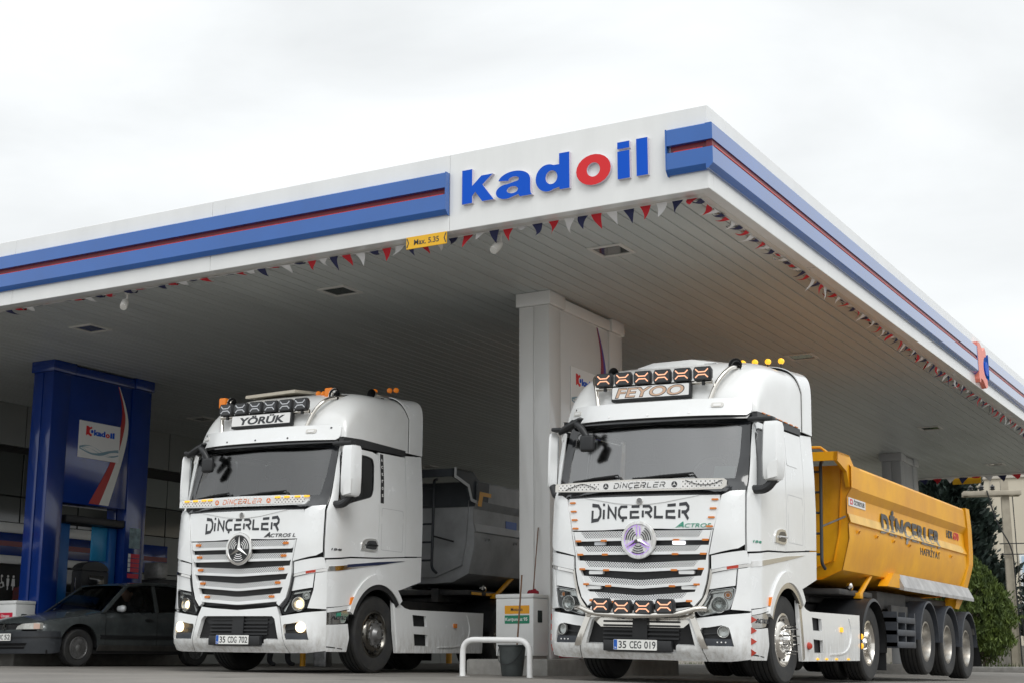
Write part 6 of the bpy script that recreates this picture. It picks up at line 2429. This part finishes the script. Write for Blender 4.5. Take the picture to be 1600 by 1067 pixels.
    for sd in (1, -1):
        mb = MB()
        mb.add([(sd * .75, 9.90, .62), (sd * 1.22, 9.90, .62), (sd * 1.24, 10.12, .18), (sd * .78, 10.12, .18)], [[0, 1, 2, 3]], BLACK)
        mb.add([(sd * .75, 9.92, .62), (sd * 1.22, 9.92, .62), (sd * 1.24, 10.14, .18), (sd * .78, 10.14, .18)], [[3, 2, 1, 0]], BLACK)
        mb.obj("mudflap", t)
    mb = MB()
    box(mb, -1.2, 1.2, 9.78, 9.86, .70, .86, CHASS, .01)
    box(mb, -.05, .05, 9.5, 9.8, .8, 1.1, CHASS)
    mb.obj("rear_bumper", t)
    for x in (-.9, .9):
        mb = MB()
        box(mb, x - .2, x + .2, 9.862, 9.89, .72, .84, REDLENS, .006)
        mb.obj("tail_lamp", t)
    mb = MB()
    lathe(mb, [(.001, .08), (.04, .06), (.05, 0), (.05, -.06), (.001, -.06)], (1.0, 3.2, 1.24), (.3, -1, .2), CHROME, 14)
    mb.obj("work_lamp", t)
    if not v['yellow']:
        mb = MB()
        for y, w2 in ((2.85, .3), (3.3, .42), (4.1, .2)):
            box(mb, 1.001, 1.01, y, y + w2, 1.13, 1.17, YEL)
        mb.obj("yellow_marks", t)
        for y, m in ((5.0, AMBERON), (5.35, AMBER)):
            mb = MB()
            conform(mb, [rrect(y - .06, y + .06, 1.08, 1.15, .015)], lambda u, z, d: Vector((1.002 + d, u, z)), .0, .02, m, res=None)
            mb.obj("marker_lamp", t)
    return t
build_trailer("yellow tipper trailer with dark lettering behind the FEYOO truck", T2O, T2R, T2Y,
              dict(yellow=True, body=YEL, rail=YEL, dark=YEL, stripe=YELL, hood=.12, ladder=.55, ladm=GREYK))
build_trailer("grey tipper trailer partly hidden by the white column", T1O, T1R, T1Y,
              dict(yellow=False, body=GREYD, rail=GREYK, dark=GREYD, stripe=GREYL, hood=.0, ladder=.25, ladm=GREYK))

# ------------------------------------------------------------------ parked car
def build_car(loc, rz):
    t = thing("parked_car", "old dark grey hatchback car with a driver inside beside the blue column", "car", loc, Matrix.Rotation(rz, 3, 'Z'))
    # local: front at -Y, origin on the ground under the front axle
    W = .845
    sill, belt = .26, .86
    def top(y):          # bonnet / belt line height
        return smooth_t([(-.78, .60), (-.74, .66), (-.5, .735), (0, .80), (.45, .865), (.6, .89), (2.0, .91), (2.9, .93), (3.3, .92), (3.36, .86)], y)
    def half(y):
        return smooth_t([(-.80, .52), (-.74, .66), (-.60, .76), (-.3, .82), (.2, .845), (2.4, .845), (3.0, .80), (3.3, .70), (3.38, .60)], y)
    def bot(y):
        return smooth_t([(-.8, .26), (-.5, .22), (0, .24), (3.0, .24), (3.38, .34)], y)
    ys = [-.80, -.78, -.74, -.66, -.56, -.44, -.30, -.15, 0, .15, .30, .45, .6, .8, 1.1, 1.4, 1.7, 2.0, 2.25, 2.4, 2.54, 2.7, 2.85, 3.0, 3.15, 3.3, 3.36, 3.38]
    zf = [0, .12, .3, .5, .66, .80, .90, .965, 1.0]
    xf = [.93, .975, .995, 1.0, 1.0, .99, .975, .94, .86]
    def side(y, z):
        b_, t_ = bot(y), top(y)
        f = max(0, min(1, (z - b_) / (t_ - b_)))
        return half(y) * smooth_t(list(zip(zf, xf)), f)
    def cs(u, z, d, sd=1):
        return Vector((sd * (side(u, z) + d), u, z))
    # body sides with wheel arches
    for sd in (1, -1):
        mb = MB()
        yl = [-.72, -.6, -.45] 
        arch = lambda c: [(c + .375 * math.cos(R(a)), .30 + .375 * math.sin(R(a))) for a in range(172, 7, -11)]
        low = [(-.70, .30)] + [(-.40, .25)] + arch(0) + [(.40, .245), (2.14, .245)] + arch(2.54) + [(2.94, .27), (3.34, .36)]
        up = [(y, top(y) - .004) for y in (3.34, 3.3, 2.9, 2.0, 1.2, .6, .45, .2, 0, -.25, -.5, -.62, -.70)]
        conform(mb, [low + up], lambda u, z, d: cs(u, z, d, sd), -.03, .0, CARP, .12)
        b_ = mb.obj("body_side", t, 50)
        mb = MB()
        for y in (.52, 1.62, 2.30):
            conform(mb, [stroke([(y, .32), (y - .02, .6), (y, .86)], .012)], lambda u, z, d: cs(u, z, d, sd), .0, .002, DARK, .1)
        conform(mb, [[(.40, .44), (2.14, .44), (2.14, .50), (.40, .50)]], lambda u, z, d: cs(u, z, d, sd), .0, .014, BLACK, .2)
        mb.obj("door_joint", b_)
        mb = MB()
        for y in (1.42, 2.08):
            conform(mb, [rrect(y - .08, y + .08, .735, .775, .015)], lambda u, z, d: cs(u, z, d, sd), .0, .02, BLACK, .1)
        mb.obj("handle", b_)
        mb = MB()
        conform(mb, [[(.38, .25), (2.14, .25), (2.14, .34), (.38, .34)]], lambda u, z, d: cs(u, z, d, sd), .0, .012, mat("sill_dusty", (.075, .072, .066), .6, var=.5, vscale=6) if "sill_dusty" not in MATS else MATS["sill_dusty"], .2)
        mb.obj("sill", b_)
        mb = MB()
        loft(mb, [[(sd * x, c + .38 * math.cos(R(a)), .30 + .38 * math.sin(R(a))) for a in range(0, 181, 12)] for c in (0,) for x in (.45, .80)], DARK, False)
        loft(mb, [[(sd * x, c + .38 * math.cos(R(a)), .30 + .38 * math.sin(R(a))) for a in range(0, 181, 12)] for c in (2.54,) for x in (.45, .80)], DARK, False)
        mb.obj("wheel_housing", t)
    # bonnet, scuttle, rear deck
    mb = MB()
    rings = []
    for y in [-.74, -.70, -.62, -.5, -.3, -.1, .1, .3, .46, .56]:
        h = half(y) * .862
        z0 = top(y)
        rings.append([(h * q, y - .05 * (1 - q * q) * (1 if y < -.4 else .3), z0 + .055 * (1 - abs(q) ** 2.6) * min(1, (y + .80) * 3)) for q in [-1, -.96, -.85, -.6, -.3, 0, .3, .6, .85, .96, 1]])
    loft(mb, rings, CARP, False)
    mb.obj("bonnet", t, 60)
    mb = MB()
    box(mb, -.78, .78, -.6, 3.3, .20, .26, DARK)
    box(mb, -.70, .70, -.62, .6, .26, .62, DARK)
    box(mb, -.74, .74, .5, .62, .26, .86, INT)
    box(mb, -.74, .74, 2.5, 3.2, .26, .88, INT)
    mb.obj("floor", t)
    mb = MB()
    rings = []
    for y in [2.62, 2.9, 3.2, 3.3, 3.36]:
        h = half(y) * .86
        rings.append([(h * q, y, top(y) + .02 * (1 - q * q)) for q in (-1, -.6, 0, .6, 1)])
    loft(mb, rings, CARP, False)
    rings = [[(half(3.36) * q, 3.36 + .03 * (1 - q * q), z) for q in (-1, -.6, 0, .6, 1)] for z in (.34, .5, .7, .88)]
    loft(mb, rings, CARP, False)
    mb.obj("tail_panel", t, 40)
    # greenhouse
    A0, A1 = (.52, .885), (1.16, 1.335)                # windscreen foot and head (y, z)
    R0, R1 = (2.50, 1.33), (3.02, .93)
    def gx(z):
        return .775 - .19 * (z - .88) / .46
    mb = MB()
    rings = []
    for y, z in ((1.10, 1.325), (1.20, 1.36), (1.5, 1.39), (1.9, 1.395), (2.3, 1.375), (2.50, 1.345), (2.56, 1.31)):
        rings.append([(gx(1.33) * q, y - .06 * (1 - q * q) * (1 if y < 1.3 else 0), z + .035 * (1 - abs(q) ** 3) - .02) for q in (-1, -.93, -.7, -.35, 0, .35, .7, .93, 1)])
    loft(mb, rings, CARP, False)
    mb.obj("roof", t, 60)
    for sd in (1, -1):
        def pil(p, q, w0, w1):
            mb = MB()
            (y0, z0), (y1, z1) = p, q
            mb.add([(sd * gx(z0), y0 - w0, z0), (sd * gx(z0), y0 + w0, z0), (sd * gx(z1), y1 + w1, z1), (sd * gx(z1), y1 - w1, z1),
                    (sd * (gx(z0) - .05), y0 - w0, z0), (sd * (gx(z0) - .05), y0 + w0, z0), (sd * (gx(z1) - .05), y1 + w1, z1), (sd * (gx(z1) - .05), y1 - w1, z1)],
                   [[0, 1, 2, 3], [7, 6, 5, 4], [0, 4, 5, 1], [1, 5, 6, 2], [2, 6, 7, 3], [3, 7, 4, 0]], CARP)
            mb.obj("pillar", t)
        pil((.50, .86), (1.14, 1.33), .035, .035)
        pil((1.66, .88), (1.70, 1.345), .035, .03)
        pil((2.34, .90), (2.30, 1.345), .03, .03)
        pil((2.98, .92), (2.52, 1.32), .09, .06)
        mb = MB()
        tube(mb, [(sd * (gx(1.335) - .01), y, z) for y, z in ((1.12, 1.325), (1.5, 1.365), (2.0, 1.37), (2.5, 1.33))], .03, CARP, 8)
        mb.obj("roof_rail", t)
    mb = MB()
    rings = []
    for k in range(7):
        f = k / 6
        y, z = A0[0] + (A1[0] - A0[0]) * f, A0[1] + (A1[1] - A0[1]) * f
        rings.append([((gx(z) - .012) * q, y - .08 * (1 - q * q), z + .015 * math.sin(f * 3.14)) for q in (-1, -.8, -.5, -.2, .2, .5, .8, 1)])
    loft(mb, rings, CARG, False)
    mb.obj("windscreen", t, 60)
    mb = MB()
    rings = []
    for k in range(5):
        f = k / 4
        y, z = R0[0] + (R1[0] - R0[0]) * f, R0[1] + (R1[1] - R0[1]) * f
        rings.append([((gx(z) - .02) * q, y + .05 * (1 - q * q), z) for q in (-1, -.5, 0, .5, 1)])
    loft(mb, rings, CARG, False)
    mb.obj("rear_window", t, 60)
    for sd in (1, -1):
        for pts in ([(.60, .87), (1.63, .885), (1.66, 1.335), (1.20, 1.33)], [(1.71, .885), (2.31, .90), (2.27, 1.335), (1.74, 1.34)], [(2.38, .905), (2.86, .92), (2.48, 1.31), (2.34, 1.33)]):
            mb = MB()
            mb.add([(sd * (gx(z) - .015), y, z) for y, z in pts], [[0, 1, 2, 3]], CARG)
            mb.obj("side_window", t, 0)
        mb = MB()
        rings = []
        for x, a in ((.78, .02), (.80, .055), (.90, .072), (.96, .06), (.975, .02)):
            rings.append([(sd * x, .78 + .55 * a * math.cos(R(q)) + .0, .93 + a * math.sin(R(q)) * .8) for q in range(0, 360, 30)])
        loft(mb, rings, mat("mirror_silver", (.55, .57, .58), .3, .2) if "mirror_silver" not in MATS else MATS["mirror_silver"], True, True, True)
        mb.obj("wing_mirror", t, 60)
        # headlamp
        mb = MB()
        def nose(q, z, d):
            a = abs(q)
            y = -.80 + .05 * a ** 2 + .34 * max(0, a - .45) ** 1.7
            return Vector((q, y - d * .9, z)) + Vector((d * .3 * (1 if q > 0 else -1) * max(0, a - .4), 0, 0))
        hl = [(.27, .575), (.31, .625), (.42, .660), (.74, .675), (.77, .66), (.765, .575)]
        conform(mb, [[(sd * a, b) for a, b in hl]], nose, -.06, .012, mat("car_lamp", (.62, .62, .58), .15, .1, .6, var=.3, vscale=16) if "car_lamp" not in MATS else MATS["car_lamp"], .06)
        h_ = mb.obj("headlight", t, 50)
        mb = MB()
        conform(mb, [[(sd * a, b) for a, b in [(.655, .578), (.765, .578), (.768, .655), (.655, .668)]]], nose, .012, .016, mat("car_indicator", (.60, .42, .34), .2) if "car_indicator" not in MATS else MATS["car_indicator"], .06)
        mb.obj("indicator", h_)
    mb = MB()
    conform(mb, [[(-.27, .575), (.27, .575), (.31, .655), (-.31, .655)]], nose, None, -.03, DARK, .08)
    conform(mb, [[(-.40, .545), (.40, .545), (.40, .573), (-.40, .573)]], nose, -.05, .004, CARP, .08)
    mb.obj("front_grille", t)
    mb = MB()
    dm = [(0, .665), (.035, .60), (0, .55), (-.035, .60)]
    conform(mb, [dm, [(a * .45, .607 + (b - .607) * .45) for a, b in dm]], lambda u, z, d: nose(u, z, d) + Vector((0, -.02, 0)), -.02, .015, CHROME, res=None)
    mb.obj("badge", t)
    # bumper
    mb = MB()
    def bn(q, z, d):
        a = abs(q)
        if a > .78:
            e = a - .78
            return Vector(((.83 + d) * (1 if q > 0 else -1), -.50 + e, z))
        y = -.86 + .04 * a ** 2 + .36 * max(0, (a - .42) / .36) ** 2.6 + .05 * max(0, (.40 - z) * 2)
        return Vector((q * (.83 / .78), y - d, z))
    conform(mb, [[(-.90, .545), (.90, .545), (.93, .40), (.90, .225), (.75, .20), (-.75, .20), (-.90, .225), (-.93, .40)], [(-.55, .36), (-.50, .27), (.50, .27), (.55, .36)]], bn, -.05, .0, CARB, .07)
    bu = mb.obj("front_bumper", t, 50)
    mb = MB()
    conform(mb, [[(-.58, .38), (-.52, .25), (.52, .25), (.58, .38)]], bn, None, -.045, DARK, .08)
    conform(mb, [[(-.52, .30), (.52, .30), (.52, .32), (-.52, .32)]], bn, -.04, -.01, BLACK, .1)
    mb.obj("lower_intake", bu)
    mb = MB()
    conform(mb, [[(-.90, .445), (.90, .445), (.90, .46), (-.90, .46)]], bn, .0, .014, BLACK, .07)
    mb.obj("bumper_strip", bu)
    plate(t, (0, -.885, .455), "35 PDC 52")
    mb = MB()
    conform(mb, [[(-.8, .56), (.8, .56), (.8, .36), (-.8, .36)]], lambda u, z, d: Vector((u * .8, 3.44 + d - .1 * u * u, z)), -.05, .0, CARB, .2)
    mb.obj("rear_bumper", t)
    for sd in (1, -1):
        mb = MB()
        box(mb, sd * .58 - .1, sd * .58 + .1, 3.36, 3.40, .66, .82, REDLENS, .01)
        mb.obj("tail_lamp", t)
        for y in (0, 2.54):
            wl = bpy.data.objects.new("wheel", None)
            COL.objects.link(wl)
            wl.parent = t
            wl.location = (sd * .74, y, .292)
            mb = MB()
            tyre(mb, (0, 0, 0), .292, .175, RUB, 3, 32)
            mb.obj("tyre", wl, 28)
            mb = MB()
            lathe(mb, [(.178, .05), (.176, .082), (.165, .085), (.155, .07), (.06, .075), (.045, .088), (.001, .09)], (0, 0, 0), (sd, 0, 0), STEELD, 32)
            ro = mb.obj("rim", wl, 40)
            mb = MB()
            for k in range(20):
                a = 2 * math.pi * k / 20
                conform(mb, [stroke([(.065 * math.cos(a), .065 * math.sin(a)), (.152 * math.cos(a), .152 * math.sin(a))], .013)], lambda u, v, d: Vector((sd * (.076 + d), u, v)), .0, .010, STEELD, res=None)
            mb.obj("spokes", ro)
    # seats and wheel
    for x in (-.36, .36):
        mb = MB()
        box(mb, x - .23, x + .23, 1.45, 1.60, .35, .95, INT, .05)
        box(mb, x - .23, x + .23, 1.0, 1.50, .30, .45, INT, .05)
        box(mb, x - .12, x + .12, 1.52, 1.60, .98, 1.16, INT, .03)
        mb.obj("seat", t)
    mb = MB()
    tube(mb, [(.36 + .18 * math.cos(2 * math.pi * k / 24), .88 + .05 * math.sin(2 * math.pi * k / 24), .86 + .17 * math.sin(2 * math.pi * k / 24)) for k in range(24)], .014, BLACK, 6, closed=True)
    mb.obj("steering_wheel", t)
    mb = MB()
    box(mb, -.72, .72, .58, .86, .72, .885, INT, .03)
    mb.obj("dashboard", t)
    return t
ca = R(-5.0)
cfx, cfy = -18.52, 17.36
build_car((cfx, cfy, ground(cfx + .6, cfy) + .0), ca)

# ------------------------------------------------------------------ people
def skin_body(name, joints, bones, m, parent=None, root=0, sub=2):
    me = bpy.data.meshes.new(name)
    me.from_pydata([j[0] for j in joints], bones, [])
    o = bpy.data.objects.new(name, me)
    COL.objects.link(o)
    md = o.modifiers.new("skin", 'SKIN')
    md.use_smooth_shade = True
    for v_, j in zip(me.skin_vertices[0].data, joints):
        v_.radius = (j[1], j[2] if len(j) > 2 else j[1])
        v_.use_root = False
    me.skin_vertices[0].data[root].use_root = True
    s = o.modifiers.new("subdivision", 'SUBSURF')
    s.levels = s.render_levels = sub
    me.materials.append(m)
    dg = bpy.context.evaluated_depsgraph_get()
    dg.update()
    m2 = bpy.data.meshes.new_from_object(o.evaluated_get(dg))
    if not m2.materials:
        m2.materials.append(m)
    o.modifiers.clear()
    o.data = m2
    if parent is not None:
        o.parent = parent
    return o
def head_mesh(mb, c, r, fwd_):
    """egg-shaped head with nose, brow, ears"""
    c, f = Vector(c), Vector(fwd_).normalized()
    s = f.cross(Vector((0, 0, 1))).normalized()
    bm = bmesh.new()
    bmesh.ops.create_uvsphere(bm, u_segments=24, v_segments=16, radius=1)
    vs = []
    for v in bm.verts:
        p = v.co
        x, y, z = p.x * .76, p.y * .92, p.z * 1.18
        if z < 0:
            x *= 1 + z * .28
            y *= 1 + z * .10
        if y > .5 and abs(x) < .22 and -.35 < z < .22:
            y += .22 * (1 - abs(x) / .22) * (1 - abs(z + .1) / .35)
        if y > .5 and .12 < z < .32 and abs(x) > .12:
            y -= .05
        vs.append(c + (s * x + f * y + Vector((0, 0, 1)) * z) * r)
    bm.verts.index_update()
    mb.add(vs, [[v.index for v in g.verts] for g in bm.faces], SKIN)
    bm.free()
    for e in (-1, 1):
        lathe(mb, [(.001, 0), (.25 * r, .02 * r), (.3 * r, .1 * r), (.001, .14 * r)], c + s * e * .74 * r - f * .05 * r, s * e, SKIN, 10)
    return s, f
def hair_mesh(mb, c, r, fwd_):
    c, f = Vector(c), Vector(fwd_).normalized()
    s = f.cross(Vector((0, 0, 1))).normalized()
    bm = bmesh.new()
    bmesh.ops.create_uvsphere(bm, u_segments=24, v_segments=16, radius=1)
    bmesh.ops.bisect_plane(bm, geom=list(bm.verts) + list(bm.edges) + list(bm.faces), plane_co=(0, .25, .15), plane_no=(0, .75, -.65), clear_outer=True)
    bm.verts.index_update()
    mb.add([c + (s * v.co.x * .82 + f * (v.co.y * .98 - .02) + Vector((0, 0, 1)) * (v.co.z * 1.22 + .02)) * r for v in bm.verts], [[v.index for v in g.verts] for g in bm.faces], HAIR)
    bm.free()
def figure(label, loc, rz, J, skin_m, headc, headr, headf, hands):
    t = thing("person", label, "person", loc, Matrix.Rotation(rz, 3, 'Z'))
    skin_body("body", J[0], J[1], skin_m, t)
    mb = MB()
    head_mesh(mb, headc, headr, headf)
    mb.obj("head", t, 60)
    mb = MB()
    hair_mesh(mb, headc, headr, headf)
    mb.obj("hair", t, 60)
    for (wr, dr, up) in hands:
        wr, dr, up = Vector(wr), Vector(dr).normalized(), Vector(up).normalized()
        sd_ = dr.cross(up)
        jn = [(tuple(wr), .026, .02), (tuple(wr + dr * .05), .038, .016), (tuple(wr + dr * .085), .04, .014)]
        bn_ = [(0, 1), (1, 2)]
        for k, (off, ln) in enumerate(((-.030, .072), (-.010, .082), (.010, .078), (.028, .060))):
            b_ = len(jn)
            p = wr + dr * .088 + sd_ * off
            jn += [(tuple(p), .0095), (tuple(p + dr * ln * .5 - up * .012), .0085), (tuple(p + dr * ln * .8 - up * .04), .0075)]
            bn_ += [(2, b_), (b_, b_ + 1), (b_ + 1, b_ + 2)]
        b_ = len(jn)
        p = wr + dr * .03 - sd_ * .034
        jn += [(tuple(p), .012), (tuple(p + dr * .035 - sd_ * .02 - up * .01), .010), (tuple(p + dr * .06 - sd_ * .018 - up * .03), .009)]
        bn_ += [(1, b_), (b_, b_ + 1), (b_ + 1, b_ + 2)]
        skin_body("hand", jn, bn_, SKIN, t, sub=1)
    return t
# driver of the car, seated, both hands on the wheel (local: facing -Y)
JD = ([((0, 0, 0), .15, .12), ((0, .03, .18), .15, .11), ((0, .05, .36), .17, .11), ((0, .04, .47), .10, .08), ((0, .02, .55), .055), ((0, .0, .60), .055),
       ((.19, .04, .43), .06), ((.24, -.10, .24), .05), ((.16, -.38, .33), .036),
       ((-.19, .04, .43), .06), ((-.24, -.10, .24), .05), ((-.16, -.38, .33), .036),
       ((.10, -.05, -.02), .09), ((.12, -.42, .06), .075), ((.12, -.62, -.26), .05),
       ((-.10, -.05, -.02), .09), ((-.12, -.42, .06), .075), ((-.12, -.62, -.26), .05)],
      [(0, 1), (1, 2), (2, 3), (3, 4), (4, 5), (2, 6), (6, 7), (7, 8), (2, 9), (9, 10), (10, 11), (0, 12), (12, 13), (13, 14), (0, 15), (15, 16), (16, 17)])
cm = Matrix.Rotation(ca, 3, 'Z')
dl = Vector((cfx, cfy, ground(cfx + .6, cfy))) + cm @ Vector((.36, 1.36, .50))
figure("driver in dark clothes sitting at the wheel of the grey car", dl, ca, JD, CLOTH, (0, -.03, .70), .112, (.1, -1, 0), [((.16, -.38, .33), (-.05, -1, .35), (0, .3, 1)), ((-.16, -.38, .33), (.05, -1, .35), (0, .3, 1))])
# standing person, only the feet and lower legs show below the bumper
JS = ([((0, 0, .95), .15, .11), ((0, .0, 1.15), .14, .10), ((0, .0, 1.38), .19, .11), ((0, .0, 1.47), .10, .08), ((0, -.01, 1.54), .055), ((0, -.02, 1.58), .055),
       ((.20, .0, 1.42), .06), ((.25, .02, 1.13), .048), ((.24, -.06, .88), .034),
       ((-.20, .0, 1.42), .06), ((-.25, .02, 1.13), .048), ((-.24, -.06, .88), .034),
       ((.12, 0, .86), .095), ((.16, -.02, .48), .068), ((.20, .02, .10), .055), ((.20, -.06, .045), .045), ((.21, -.20, .035), .035),
       ((-.12, 0, .86), .095), ((-.16, -.02, .48), .068), ((-.20, .02, .10), .055), ((-.20, -.06, .045), .045), ((-.21, -.20, .035), .035)],
      [(0, 1), (1, 2), (2, 3), (3, 4), (4, 5), (2, 6), (6, 7), (7, 8), (2, 9), (9, 10), (10, 11), (0, 12), (12, 13), (13, 14), (14, 15), (15, 16), (0, 17), (17, 18), (18, 19), (19, 20), (20, 21)])
px, py = -17.3, 21.9
figure("person in dark clothes standing by the pumps, legs seen under the left truck", (px, py, ground(px, py)), R(70), JS, CLOTH, (0, -.03, 1.68), .115, (0, -1, 0), [((.24, -.06, .88), (0, -.15, -1), (1, 0, 0)), ((-.24, -.06, .88), (0, -.15, -1), (-1, 0, 0))])
